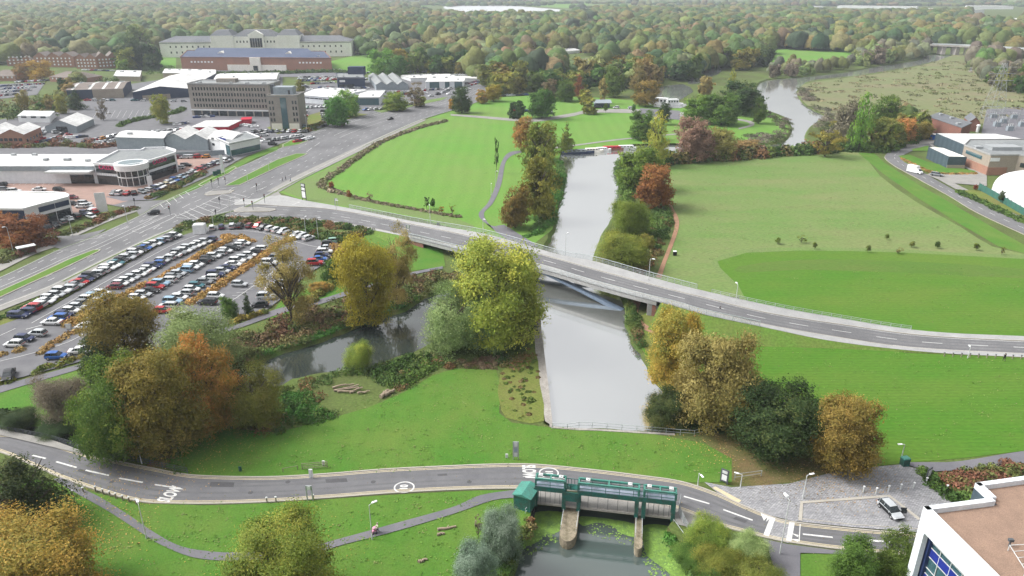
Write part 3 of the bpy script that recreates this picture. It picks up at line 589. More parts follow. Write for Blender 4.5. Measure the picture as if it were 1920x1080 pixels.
# ---------------------------------------------------------------- foliage
rng = np.random.default_rng(11)
def quads_mesh(name, C, size, tint=None, col=None, mats=(), up=.0, asp=.62, extra=None, nrm=None, jit=.7):
    """leaf-sized faces at points C; size (n,), tint (n,), col (n,3)"""
    n = len(C); a = rng.normal(size=(n, 3)); a[:, 2] *= .75; a /= np.linalg.norm(a, axis=1)[:, None]
    if nrm is not None:
        q = nrm / np.maximum(np.linalg.norm(nrm, axis=1), 1e-6)[:, None] + rng.normal(size=(n, 3)) * jit; q /= np.linalg.norm(q, axis=1)[:, None]
        a = rng.normal(size=(n, 3)); a -= (a * q).sum(1)[:, None] * q; a /= np.linalg.norm(a, axis=1)[:, None]; b = np.cross(q, a)
    else:
      b = rng.normal(size=(n, 3)); b -= (b * a).sum(1)[:, None] * a; b /= np.linalg.norm(b, axis=1)[:, None]
    s = size[:, None]; a = a * s * .5; b = b * s * .5 * asp
    V = np.stack([C - a, C + b * .9 - a * .15, C + a, C - b * .9 - a * .1], 1).reshape(-1, 3)
    nf = n; ev, ef = (np.zeros((0, 3)), []) if extra is None else extra
    me = bpy.data.meshes.new(name); nv = len(V)
    me.vertices.add(nv); me.vertices.foreach_set('co', V.astype(np.float32).ravel())
    me.loops.add(nf * 4); me.loops.foreach_set('vertex_index', np.arange(nf * 4, dtype=np.int32))
    me.polygons.add(nf); me.polygons.foreach_set('loop_start', np.arange(0, nf * 4, 4, dtype=np.int32)); me.polygons.foreach_set('loop_total', np.full(nf, 4, dtype=np.int32))
    me.update()
    if tint is not None:
        at = me.attributes.new('tint', 'FLOAT', 'FACE'); at.data.foreach_set('value', tint.astype(np.float32))
    if col is not None:
        at = me.attributes.new('leaf_colour', 'FLOAT_COLOR', 'FACE'); c4 = np.ones((nf, 4), np.float32); c4[:, :3] = col; at.data.foreach_set('color', c4.ravel())
    for m in mats: me.materials.append(m)
    return me
def crown_points(kind, nl, leaf, seed):
    g = np.random.default_rng(seed); 
    lobes = []
    if kind == 'round':
        lobes.append((0, 0, .92, .66, .78)); lobes += [(.42 * math.cos(a), .42 * math.sin(a), .5, .42, .4) for a in (0, 1.26, 2.5, 3.8, 5.0)]
        for i in range(13):
            t = g.uniform(0, 6.28); r = g.uniform(.36, .66); z = g.uniform(.4, 1.7); k = math.sqrt(max(1 - ((z - 1) / 1.05) ** 2, .15)); q = g.uniform(.2, .42); lobes.append((math.cos(t) * r * k * 1.15, math.sin(t) * r * k * 1.15, z, q, q * g.uniform(.7, 1)))
    elif kind == 'dome':
        lobes.append((0, 0, .9, .74, .86)); lobes += [(.4 * math.cos(a), .4 * math.sin(a), .45, .45, .42) for a in (0, 1.26, 2.5, 3.8, 5.0)]
        for i in range(20):
            t = i * 2.4 + g.uniform(-.4, .4); z = .35 + 1.35 * (i / 20) ** .9; k = math.sqrt(max(1 - ((z - .85) / 1.1) ** 2, .1)); q = g.uniform(.2, .34); r = .72 * k * g.uniform(.85, 1.1); lobes.append((math.cos(t) * r, math.sin(t) * r, z, q, q * .8))
    elif kind == 'oval':
        for i in range(13):
            z = g.uniform(.25, 1.72); k = math.sin(min(max(z / 2, .08), .95) * math.pi) ** .7; t = g.uniform(0, 6.28); q = g.uniform(.32, .52); lobes.append((math.cos(t) * .45 * k, math.sin(t) * .45 * k, z, q, q))
    elif kind == 'poplar':
        for i in range(14):
            z = .12 + i * .135; k = min(z * 2.2, 1) * (1 - (z / 2.1) ** 3); t = g.uniform(0, 6.28); q = .62 * k + .12; lobes.append((math.cos(t) * .28 * k, math.sin(t) * .28 * k, z, q, q * .5))
    elif kind == 'cone':
        for i in range(16):
            z = g.uniform(.1, 1.85); k = (1 - z / 2.05); t = g.uniform(0, 6.28); q = .5 * k + .08; lobes.append((math.cos(t) * .5 * k, math.sin(t) * .5 * k, z, q, q * .45))
        lobes += [(0, 0, z, .75 * (1 - z / 2.1), .25) for z in np.arange(.1, 1.95, .2)]
    elif kind == 'willow':
        lobes.append((0, 0, .75, .8, .75))
        for i in range(14):
            t = g.uniform(0, 6.28); r = g.uniform(.3, .7); z = g.uniform(.25, 1.35); q = g.uniform(.22, .42); lobes.append((math.cos(t) * r, math.sin(t) * r, z, q, q * 1.1))
    elif kind == 'sparse':
        for i in range(26):
            t = g.uniform(0, 6.28); z = g.uniform(.15, 1.8); k = math.sin(min(max(z / 2, .12), .93) * math.pi) ** .6; r = g.uniform(.2, .85) * k; q = g.uniform(.14, .26); lobes.append((math.cos(t) * r, math.sin(t) * r, z, q, q * .6))
    L = np.array(lobes); area = L[:, 3] ** 2; pr = area / area.sum(); ncl = max(nl // 34, 10)
    li = g.choice(len(L), ncl, p=pr); d = g.normal(size=(ncl, 3)); d /= np.linalg.norm(d, axis=1)[:, None]; d[:, 2] = np.where(d[:, 2] < -.6, -d[:, 2], d[:, 2])
    rr = g.uniform(.80, 1.06, ncl); cc = L[li, :3] + d * np.stack([L[li, 3], L[li, 3], L[li, 4]], 1) * rr[:, None]
    ct = g.beta(3, 3, ncl); 
    # lobes also carry their own tint so that whole boughs differ
    lt = g.uniform(-.3, .3, len(L)); ct = np.clip(ct + lt[li], 0, 1)
    k = nl // ncl; sp = .06 if kind != 'sparse' else .05
    out = (cc[:, None, :] + g.normal(size=(ncl, k, 3)) * np.array([sp * 1.25, sp * 1.25, sp * .8])).reshape(-1, 3)
    tt = np.clip(np.repeat(ct, k) + g.normal(size=ncl * k) * .06, 0, 1)
    core = 0
    if kind != 'sparse':
        core = len(out) // 7; lj = g.choice(len(L), core, p=pr); dd = g.normal(size=(core, 3)); dd /= np.linalg.norm(dd, axis=1)[:, None]
        out = np.concatenate([out, L[lj, :3] + dd * np.stack([L[lj, 3], L[lj, 3], L[lj, 4]], 1) * g.uniform(.3, .82, core)[:, None]]); tt = np.concatenate([tt, g.uniform(.2, .6, core)])
    out[:, 2] = np.clip(out[:, 2], .0, 2.15)
    m = np.percentile(np.hypot(out[:, 0], out[:, 1]), 98); out[:, :2] /= m
    z0, z1 = np.percentile(out[:, 2], 1.5), np.percentile(out[:, 2], 99.7); out[:, 2] = np.maximum((out[:, 2] - z0) / (z1 - z0), -.02) * 2.0
    sz = leaf * g.uniform(.6, 1.4, len(out))
    if core: sz[-core:] *= 2.3
    nr = out - np.array([0, 0, .7]); nr[:, 2] *= .8; return out, sz, tt, nr
def crown_mesh(kind, nl, leaf, seed):
    c, s, t, nr = crown_points(kind, nl, leaf, seed); return quads_mesh('crown', c, s, tint=t, mats=[None], nrm=nr, jit=.55)
CRM = {}
for kd in ('dome', 'round', 'oval', 'poplar', 'cone', 'willow', 'sparse'):
    big = {'dome': 38000, 'round': 36000, 'oval': 28000, 'willow': 36000, 'sparse': 15000, 'cone': 14000, 'poplar': 12000}[kd]
    CRM[kd, 'near'] = [crown_mesh(kd, big, .046 if kd != 'willow' else .038, 100 + i) for i in range(3 if kd in ('round', 'dome', 'willow') else 2)]
    if kd in ('dome',): CRM[kd, 'huge'] = [crown_mesh(kd, 70000, .031, 60 + i) for i in range(2)]
    CRM[kd, 'mid'] = [crown_mesh(kd, int(big * .22), .09, 200 + i) for i in range(3)]
    CRM[kd, 'far'] = [crown_mesh(kd, int(big * .055), .19, 300 + i) for i in range(3)]
def trunk_mesh(seed, limbs=7, low=.18):
    g = random.Random(seed); b = MB(); p = Vector((0, 0, 0)); r = .055
    for i in range(5):
        q = Vector((g.uniform(-.04, .04) * i, g.uniform(-.04, .04) * i, (i + 1) * .17)); b.tube(p, q, r, r * .75, 7); p = q; r *= .75
    for i in range(limbs):
        z = g.uniform(low, .6); t = i * 2.4 + g.uniform(-.4, .4); a = Vector((0, 0, z)); L = g.uniform(.45, .8); q = a + Vector((math.cos(t) * L * .5, math.sin(t) * L * .5, .16)); e = q + Vector((math.cos(t + .2) * L * .45, math.sin(t + .2) * L * .45, .14))
        b.tube(a, q, .026, .017, 5); b.tube(q, e, .017, .006, 5)
        for k in (-1, 1): b.tube(q, q + Vector((math.cos(t + .7 * k) * .3, math.sin(t + .7 * k) * .3, .12)), .011, .004, 4)
    return b.mesh('trunk', MT['bark'])
TRM = [trunk_mesh(i) for i in range(4)]; TRS = [trunk_mesh(9, 13, .15)]
FC = {
 'olive': foliage('olive_leaves', (.12, .16, .03), (.20, .24, .045), (.32, .32, .065)),
 'leafy': foliage('lime_olive_leaves', (.11, .18, .03), (.20, .28, .045), (.34, .36, .06)),
 'goldolive': foliage('gold_olive_leaves', (.17, .165, .03), (.29, .25, .05), (.42, .34, .07)),
 'gold': foliage('golden_leaves', (.28, .20, .03), (.46, .31, .04), (.56, .42, .07)),
 'yellow': foliage('yellow_green_leaves', (.19, .24, .04), (.34, .36, .06), (.50, .46, .08)),
 'orange': foliage('orange_leaves', (.19, .19, .04), (.44, .27, .06), (.60, .31, .08)),
 'rust': foliage('rust_leaves', (.20, .08, .035), (.34, .12, .045), (.42, .19, .06)),
 'brown': foliage('brown_leaves', (.19, .17, .05), (.33, .26, .085), (.44, .35, .13)),
 'pink': foliage('russet_leaves', (.21, .15, .09), (.30, .205, .13), (.33, .25, .15)),
 'green': foliage('green_leaves', (.065, .12, .022), (.10, .18, .03), (.17, .25, .045)),
 'lime': foliage('lime_leaves', (.11, .22, .03), (.18, .31, .04), (.28, .38, .06)),
 'dark': foliage('dark_leaves', (.035, .07, .02), (.055, .10, .028), (.12, .15, .04)),
 'pale': foliage('willow_leaves', (.22, .29, .10), (.31, .38, .14), (.42, .46, .19)),
 'blue': foliage('silver_leaves', (.15, .22, .15), (.23, .31, .22), (.34, .41, .32)),
 'grey': foliage('bare_twigs', (.17, .15, .10), (.23, .20, .14), (.28, .25, .17)),
 'bright': foliage('bright_green_leaves', (.08, .22, .035), (.13, .32, .05), (.20, .38, .08)),
}
ADJ = {'olive': 'olive green', 'goldolive': 'olive gold', 'gold': 'golden yellow', 'yellow': 'yellow green', 'orange': 'orange', 'rust': 'rust red', 'brown': 'golden brown', 'pink': 'russet brown', 'leafy': 'lime olive', 'green': 'mid green', 'lime': 'lime green', 'dark': 'dark green', 'pale': 'pale green', 'blue': 'silvery green', 'grey': 'bare grey', 'bright': 'bright green'}
NTREE = [0]
def put_tree(x, y, rad, h, kind, colr, label, cat='tree', group=None, lod='mid', name='tree', bottom=None, seed=None, rz=None):
    i = NTREE[0]; NTREE[0] += 1; g = random.Random(i * 13 + 5)
    t = thing(name, label, cat, (x, y, 0), g.uniform(0, 6.28) if rz is None else rz, group)
    bt = {'dome': .10, 'round': .10, 'oval': .08, 'poplar': .02, 'cone': .03, 'willow': -.04, 'sparse': .10}[kind] if bottom is None else bottom
    me = CRM[kind, lod][g.randrange(len(CRM[kind, lod]))]
    c = obj('crown', me, t, (0, 0, h * bt)); c.scale = (rad, rad, h * (1 - bt) / 2)
    c.material_slots[0].link = 'OBJECT'; c.material_slots[0].material = FC[colr]
    k = obj('trunk', TRS[0] if kind == 'sparse' else TRM[i % 4], t); k.scale = (rad * .85, rad * .85, h * .95)
    return t
def T(px, base, wpx, hpx, kind, colr, label, lod=None, cat='tree', group=None, name='tree', bottom=None):
    """a tree whose crown spans wpx across and hpx down to its visible foot at (px, base)"""
    p = G(px, base); s = PXM(p); rad = wpx / 2 / s * .96; v = (540 - base) / FPX; dep = PITCH - math.atan(v); Ht = hpx / s; k = rad * math.sin(dep)
    A = (Ht + math.sqrt(Ht * Ht - 4 * k * k)) / 2 if Ht > 2 * k else Ht * .55
    low = max(Ht - A, 0) * (1.0 if kind == 'willow' else .55); p = G(px, base - low * s); x = (A * A - k * k) / (2 * A); h = max(2 * x / math.cos(dep), Ht * .5, 1.0)
    if s < 3.2: p = G(px, base); h = max(HB(px, base, base - hpx) - rad * .1, 1.0)
    lod = lod or ('near' if s > 6.0 and wpx > 45 else 'mid' if wpx > 26 else 'far')
    return put_tree(p.x, p.y, rad, h, kind, colr, label, cat, group, lod, name, bottom)
TREES = [
 (60,1180,310,262,'dome','orange','orange and yellow maple below the curve of the near road','huge'),
 (62,1000,185,165,'cone','dark','dark yew overhanging the verge of the near road','near'),
 (-5,1010,110,108,'round','pink','plum brown tree between the dark yew and the orange maple','near'),
 (548,1165,212,212,'dome','leafy','broad lime and olive maple beside the lower footpath','huge'),
 (1600,1120,100,112,'round','green','bushy green tree in front of the white walled building, further from its corner','near'),
 (1672,1105,92,106,'round','green','bushy green tree close against the white walled building corner','near'),
 (1260,728,114,150,'dome','orange','orange brown tree beside the footpath south of the river bridge','near'),
 (1330,800,172,188,'round','brown','tall golden brown maple, largest on the river bank below the bridge','near'),
 (1445,852,190,154,'dome','dark','broad dark green tree with a thick trunk beside the granite court','near'),
 (1575,888,130,152,'dome','goldolive','gold and olive maple overhanging the edge of the granite court','near'),
 (1246,797,98,72,'round','dark','low dark green tree overhanging the river wall','near'),
 (935,650,185,205,'dome','yellow','tall yellow green poplar at the fork of river and backwater','near'),
 (850,668,130,126,'willow','pale','pale willow at the mouth of the backwater','near'),
 (918,655,120,125,'willow','pale','pale willow between the yellow poplar and the backwater willow','near'),
 (975,600,100,120,'oval','yellow','yellow poplar leaning over the bridge parapet','near'),
 (692,612,112,165,'oval','gold','leafy gold tree between car park and backwater','near'),
 (745,575,84,150,'sparse','brown','thin brown tree just behind the leafy gold tree by the backwater','near'),
 (548,612,120,165,'sparse','brown','sparse brown tree among the parked cars','near'),
 (245,700,132,155,'oval','goldolive','gold brown tree hiding the ends of the parked car rows','near'),
 (385,705,170,135,'willow','pale','wide pale willow beside the car park path','near'),
 (195,715,90,85,'round','dark','dark green tree beside the car park path','mid'),
 (232,862,150,185,'round','leafy','olive maple nearest the small road bridge over the backwater','near'),
 (318,852,170,200,'dome','goldolive','tallest olive gold maple on the island of the backwater','near'),
 (402,810,128,170,'round','orange','maple with orange patches on the backwater island','near'),
 (482,810,112,118,'willow','olive','low olive tree at the tip of the backwater copse','near'),
 (130,795,105,98,'willow','grey','bare grey shrub beside the bank lawn','near'),
 (672,694,62,54,'willow','yellow','round lime yellow willow on the near bank of the backwater','near'),
 (690,606,62,42,'willow','dark','dark rounded bush overhanging the backwater','mid'),
 (1012,345,82,108,'oval','olive','olive riverside tree, middle of the row beside the curved path','mid'),
 (982,283,52,64,'oval','orange','orange riverside tree at the top of the row beside the curved path','mid'),
 (1018,300,60,68,'oval','goldolive','gold olive tree where the moored boats begin','mid'),
 (1012,412,80,112,'oval','goldolive','gold olive riverside tree nearest the bridge','mid'),
 (966,428,62,78,'round','goldolive','olive gold tree in the bend of the curved path','mid'),
 (1060,284,40,54,'cone','olive','dark olive conical tree beside the moored boats','mid'),
 (1195,355,88,82,'round','lime','lime tree on the east bank opposite the moored boats','mid'),
 (1228,312,56,100,'poplar','yellow','tall yellow green poplar on the east bank','mid'),
 (1204,262,54,54,'round','green','round green tree on the park side of the poplar','mid'),
 (1226,390,84,82,'round','rust','rust red tree beside the dirt path','mid'),
 (1180,450,84,74,'willow','lime','fresh green round willow on the east bank below the rust red tree','near'),
 (1165,508,108,72,'willow','leafy','spreading lime olive willow close to the bridge','near'),
 (1212,470,34,32,'willow','yellow','small yellow bush behind the spreading lime olive willow','mid'),
 (866,212,40,48,'round','dark','dense dark brown green tree beside the dual carriageway','mid'),
 (925,190,36,34,'round','gold','golden tree in the park, larger of the pair by the road','mid'), (903,194,28,26,'round','orange','orange gold tree in the park, smaller of the pair by the road','far'),
 (1016,222,58,54,'round','green','dark green oak beside the park path','mid'), (968,222,34,32,'willow','dark','low dark thicket beside the park path','far'),
 (1103,214,34,30,'round','goldolive','olive gold tree beside the park kiosk','far'), (1098,190,36,24,'round','yellow','yellow green tree behind the park kiosk','far'),
 (1152,182,46,60,'oval','green','tall green tree behind the park parking strip','mid'), (1085,182,32,44,'cone','rust','rust brown conical tree behind the park kiosk','mid'),
 (1030,186,34,38,'round','pink','russet tree behind the dark green park oak','far'), (1195,172,44,56,'oval','brown','golden brown tree beyond the park pond','mid'), (1210,200,52,52,'round','goldolive','gold olive tree beside the white houseboats','mid'),
 (1060,190,44,40,'round','green','green tree left of the park kiosk','mid'), (1245,234,30,40,'oval','dark','dark upright tree at the end of the parking strip','mid'), (1130,195,26,50,'cone','brown','narrow brown tree beside the park kiosk lane','far'),
 (1308,230,62,52,'round','lime','lime green tree beside the dark park cedar','mid'), (1352,234,72,58,'round','green','broad green tree in front of the dark park cedar','mid'), (1371,172,20,46,'poplar','yellow','slim yellow poplar in the reed meadow','mid'),
 (1392,215,84,62,'round','dark','broad dark cedar at the end of the park','mid'), (1422,232,32,46,'oval','green','grey green tree where the river bends','mid'), (1320,180,34,40,'round','brown','golden brown tree behind the lime green tree','far'),
 (1302,302,80,80,'round','pink','russet tree rising from the long hedge','mid'), (1350,298,76,56,'willow','brown','pale brown willow rising from the long hedge','mid'), (1395,290,60,30,'willow','brown','low brown willow beside the river bend','mid'),
 (1609,284,46,106,'poplar','lime','tall green poplar beside the river bend','mid'), (1655,248,64,66,'round','green','dark green tree behind the tall green poplar','mid'), (1580,268,66,76,'willow','grey','greyish tree left of the tall green poplar','mid'), (1546,294,72,66,'sparse','goldolive','half bare tree on the river bank below the bend','mid'),
 (1668,275,56,50,'round','olive','olive tree beside the brick sheds','mid'), (1692,268,52,46,'round','orange','orange green tree beside the brick sheds','mid'), (1728,262,40,34,'round','goldolive','gold olive tree in front of the brick gable','mid'),
 (307,233,40,54,'oval','yellow','lime gold tree beside the empty car lot','mid'), (146,206,38,44,'cone','dark','dark evergreen beside the striped roof shed','mid'), (119,214,28,36,'oval','yellow','yellow green tree beside the small grey shed','mid'), (46,206,26,38,'oval','goldolive','golden tree above the small white office','mid'),
 (78,150,48,40,'round','gold','larger orange gold tree in front of the brick flats','mid'), (48,150,38,34,'round','orange','smaller orange gold tree in front of the brick flats','mid'), (195,226,26,42,'sparse','grey','bare tree in the empty car lot','mid'),
 (633,238,52,56,'round','bright','bright green tree beside the office tower, nearer the road','mid'), (652,220,52,48,'round','lime','bright green tree beside the office tower, further from the road','mid'),
 (742,208,50,38,'round','lime','lime green tree in front of the car showroom','mid'), (780,202,44,50,'sparse','pink','thin russet tree beside the dual carriageway showroom','mid'), (788,200,26,22,'round','yellow','small yellow tree beside the dual carriageway verge','far'), (848,205,16,22,'round','gold','slim golden tree left of the dense dark one','far'),
 (564,176,20,28,'round','goldolive','golden tree behind the office tower','far'), (254,130,44,62,'oval','dark','dark evergreen, right of the brick flats','mid'), (268,104,50,60,'oval','green','tall green tree beyond the brick flats','mid'), (285,110,30,40,'cone','dark','dark conical tree beside the long white building','mid'),
 (718,140,56,52,'round','lime','lime green tree beside the lawn of the brick hall','mid'), (745,145,48,44,'round','green','green tree in front of the wood by the brick hall','mid'), (232,138,28,28,'round','lime','lime green tree beside the end brick flat','far'),
 (188,40,22,26,'round','orange','bright orange tree in the hillside wood','far'), (780,72,34,30,'round','rust','rust red tree in the wood beyond the brick hall','far'), (910,115,26,24,'round','rust','orange red tree in the wood behind the showrooms','far'), (1028,98,26,24,'round','rust','rust red tree beside the clearing','far'),
 (1688,62,62,26,'round','yellow','huge yellow green tree beyond the reed meadow','mid'), (1560,52,44,24,'round','yellow','yellow green tree in the distant wood','far'),
 (620,528,42,44,'willow','green','green bush hiding the end of the car park','mid'), (600,548,44,24,'willow','orange','orange bush at the corner of the car park','mid'), (432,598,34,42,'willow','green','broad green shrub at the edge of the car park','mid'), (466,592,24,42,'cone','dark','dark young conifer at the edge of the car park','mid'),
 (940,1055,84,104,'willow','blue','silvery willow bush beside the green shed','near'), (893,1120,96,104,'willow','blue','silvery willow bush at the foot of the lower lawn','near'),
 (1326,1048,96,80,'willow','leafy','lime olive willow bush closest to the sluice end wall','near'), (1392,1068,96,76,'willow','pale','pale willow bush beside the raised crossing','near'), (1352,1112,120,92,'willow','leafy','lime olive willow bush in the middle of the pond bank scrub','near'), (1420,1132,104,92,'willow','olive','olive willow bush at the path side of the pond bank scrub','near'), (1330,1150,90,80,'willow','green','green willow bush lowest on the pond bank','near'), (1300,1080,90,60,'willow','green','low green bush on the sluice bank','near'),
 (40,806,76,48,'willow','dark','dark round bush beside the small road bridge','near'), (108,830,80,42,'willow','dark','low dark bush over the backwater by the road bridge','near'),
 (48,462,95,62,'round','rust','dark plum shrub tree beside the bus shelter','mid'), (12,448,64,52,'round','rust','deep red shrub tree at the edge of the navy showroom','mid'),
]
for q in TREES:
    px, base, wp, hp, kd, co, lb = q[:7]
    low = hp < 60 and kd == 'willow'
    T(px, base, wp, hp, kd, co, lb, q[7], cat='bush' if ('bush' in lb or 'shrub' in lb or 'thicket' in lb) and 'tree' not in lb else 'tree', name='bush' if ('bush' in lb or 'shrub' in lb or 'thicket' in lb) and 'tree' not in lb else 'poplar_tree' if kd == 'poplar' else 'willow_tree' if kd == 'willow' else 'conifer' if kd == 'cone' else 'tree')
# saplings
SAP = [(931,325,14,66,'green','slim young tree with a bare stem on the park lawn'),(1458,458,12,13,'olive','young tree in the meadow row, nearest the dirt path'),(1502,456,20,16,'olive','spreading sapling in the meadow row'),(1527,468,9,14,'olive','narrow sapling below the spreading one in the meadow row'),(1627,474,10,15,'olive','bushy sapling near the middle of the meadow edge'),(1683,476,18,12,'brown','low brown sapling at the meadow edge'),(1709,464,12,12,'olive','small sapling beyond the low brown one'),(1757,466,12,14,'green','green sapling towards the yard end of the meadow'),(1830,470,12,14,'olive','pale sapling near the yard end of the meadow'),(1662,450,9,12,'olive','lone sapling set back in the meadow'),(1878,478,14,16,'olive','thin sapling nearest the yard road'),
 (622,356,12,16,'rust','reddish sapling at the hedge corner'),(655,374,12,18,'rust','reddish sapling beside the park hedge'),(694,380,14,20,'pink','russet sapling furthest along the park hedge'),(800,392,16,24,'dark','dark green sapling among the hedge bushes'),(812,392,12,20,'green','green sapling beside the dark hedge sapling'),(848,402,14,18,'yellow','yellow green sapling at the end of the park hedge'),(828,400,16,14,'gold','golden bush beside the hedge saplings'),(897,1012,22,44,'grey','pale bare sapling on the lower lawn'),(1135,212,9,18,'green','young tree beside the park kiosk'),(1188,212,10,16,'green','young tree beside the park parking strip'),(1828,358,10,12,'rust','bright red sapling beside the white dome'),(1875,382,12,24,'dark','dark thin tree against the white dome')]
for px, base, wp, hp, co, lb in SAP: T(px, base, wp, hp, 'sparse' if wp > 12 else 'oval', co, lb, 'far', name='sapling', cat='sapling' if 'bush' not in lb else 'bush', bottom=.3)

# ---------------------------------------------------------------- woods: individuals near, one mass beyond
MIX = ['olive', 'goldolive', 'green', 'olive', 'green', 'dark', 'olive', 'brown', 'green', 'pale', 'goldolive', 'dark', 'pink']
LIN = {'olive': (.15, .17, .05), 'goldolive': (.21, .20, .06), 'brown': (.21, .17, .08), 'pink': (.21, .17, .115), 'green': (.09, .15, .04), 'dark': (.05, .09, .04), 'grey': (.17, .16, .11), 'pale': (.20, .24, .11)}
BLOCKED = []   # footprints of buildings in the woods, filled before scattering
LAKE_SHORE = [G(a, b) for a, b in [(790, 4), (1075, 12), (1110, 30), (1060, 38.5), (900, 38), (815, 34)]]
OPEN_FIELDS = [[G(a, b) for a, b in q] for q in ([(1080,42),(1200,40),(1215,52),(1090,54)], [(1500,60),(1600,56),(1620,68),(1510,72)], [(1000,62),(1060,60),(1060,72),(1000,72)], [(1300,84),(1420,80),(1430,92),(1310,98)], [(600,26),(700,24),(700,30),(610,31)], [(1075,4),(1440,8),(1440,18),(1190,26),(1080,30)], [(400,40),(480,36),(490,60),(440,64),(420,60)], [(1440,10),(1925,8),(1925,26),(1440,24)], [(1815,28),(1925,30),(1925,72),(1820,70)], [(1630,40),(1800,42),(1800,56),(1630,54)], [(720,4),(800,4),(800,12),(720,12)])]
def open_ground(a, b, sp): return not inside(a, b, LAKE_SHORE) and not (any(inside(a, b, q) for q in OPEN_FIELDS) and (math.sin(a * .011) + math.sin(b * .013 + a * .004) < 1.0))
def wood(px, where, spacing, nind, sc=1.0, mix=MIX):
    poly = [G(a, b) for a, b in px]; x0 = min(p.x for p in poly); x1 = max(p.x for p in poly); y0 = min(p.y for p in poly); y1 = max(p.y for p in poly)
    pts = []; g = random.Random(len(where) * 7 + int(spacing * 10)); y = y0; row = 0
    while y < y1:
        sp = spacing * (1 + max(0, y - 900) / 4500); x = x0 + (row % 2) * sp * .5
        while x < x1:
            a, b = x + g.uniform(-.35, .35) * sp, y + g.uniform(-.35, .35) * sp
            if inside(a, b, poly) and open_ground(a, b, sp) and not in_water(a, b) and not any(inside(a, b, k) for k in BLOCKED): pts.append((a, b, sp))
            x += sp
        y += sp * .87; row += 1
    pts.sort(key=lambda p: p[1]); out = []
    for i, (a, b, sp) in enumerate(pts):
        co = mix[int(abs(math.sin(a * .013 + b * .011) * 7 + g.uniform(0, 5))) % len(mix)]; rad = min(sp * g.uniform(.34, .78) * sc, 12.5); h = min(rad * g.uniform(1.2, 2.3) + 2, 20)
        if i < nind:
            kd = g.choice(['round', 'round', 'oval']) if co != 'dark' else g.choice(['oval', 'round', 'cone'])
            put_tree(a, b, rad, h, kd, co, f'{ADJ[co]} tree in the {where}', group=f'{ADJ[co]} trees in the {where}', lod='far' if b > 320 or rad < 5 else 'mid')
        else: out.append((a, b, rad, h, co))
    return out
# ---------------------------------------------------------------- hedges and undergrowth
def clumps(name, centres, rads, hs, cols, per, leaf, mats=None, flat=1.0, z0=0.0):
    C = []; S = []; K = []; D_ = []
    for (a, b), r, h, co in zip(centres, rads, hs, cols):
        d = rng.normal(size=(per, 3)); d /= np.linalg.norm(d, axis=1)[:, None]; d[:, 2] = np.abs(d[:, 2]); rr = rng.uniform(.6, 1.05, per)[:, None]
        C.append(np.array([a, b, z0]) + d * rr * np.array([r, r, h])); S.append(rng.uniform(.6, 1.4, per) * leaf); D_.append(d)
        K.append(np.array(co) * rng.uniform(.78, 1.25, (per, 1)))
    return quads_mesh(name, np.concatenate(C), np.concatenate(S), col=np.concatenate(K), mats=[MT['leafcol']], asp=.75, nrm=np.concatenate(D_), jit=.6)
PAL = {'islw': [(.20,.21,.05),(.13,.18,.035),(.19,.14,.06),(.10,.15,.03)], 'brownmix': [(.17,.11,.06),(.12,.13,.04),(.22,.16,.08),(.09,.12,.03),(.15,.08,.045),(.20,.18,.07)], 'strip': [(.50,.30,.10),(.44,.26,.09),(.38,.26,.08)], 'green': [(.05,.10,.02),(.08,.14,.03),(.10,.17,.03)], 'mix': [(.05,.10,.02),(.10,.14,.03),(.17,.14,.05),(.20,.11,.05),(.07,.13,.03)], 'brown': [(.20,.15,.09),(.16,.10,.06),(.13,.13,.05),(.22,.17,.10)],
       'orange': [(.42,.25,.09),(.36,.24,.09),(.30,.21,.07)], 'dark': [(.03,.055,.015),(.045,.075,.02)], 'red': [(.18,.085,.05),(.14,.12,.04),(.22,.10,.06),(.10,.13,.035),(.12,.14,.04)], 'bank': [(.05,.15,.02),(.07,.18,.03),(.09,.16,.04)],
       'hedgebr': [(.27,.22,.15),(.22,.19,.12),(.18,.19,.08)], 'reed': [(.24,.21,.12),(.18,.18,.09),(.14,.16,.06)], 'yel': [(.30,.24,.05),(.22,.21,.04),(.13,.17,.03)], 'greyb': [(.20,.17,.13),(.15,.14,.10),(.10,.12,.05)]}
def hedge(label, px, wd, h, pal, name='hedge', leaf=None, k=4, cat=None, group=None):
    pts = catmull([G(a, b) for a, b in px], False, k); L = sum((b - a).length for a, b in zip(pts, pts[1:])); n = max(int(L / (wd * .5)), 3); q = resample(pts, n)
    D = q[0].y; cc = []; rr = []; hh = []; co = []
    for p in q:
        for j in (-1, 1): cc.append((p.x + random.uniform(-.3, .3) * wd, p.y + random.uniform(-.3, .3) * wd)); rr.append(wd * random.uniform(.4, .6)); hh.append(h * random.uniform(.75, 1.15)); co.append(random.choice(PAL[pal]))
    leaf = leaf or max(.28, D * .0013)
    per = int(min(200, max(24, 9 * wd * h / leaf ** 2 / 3))); leaf = max(leaf, math.sqrt(3.4 * wd * h / (per * .4)))
    o = obj(name, clumps(name, cc, rr, hh, co, per, leaf), label=label, cat=cat or name, group=group); return o
LG, L2 = G(660, 738), G(726, 745)
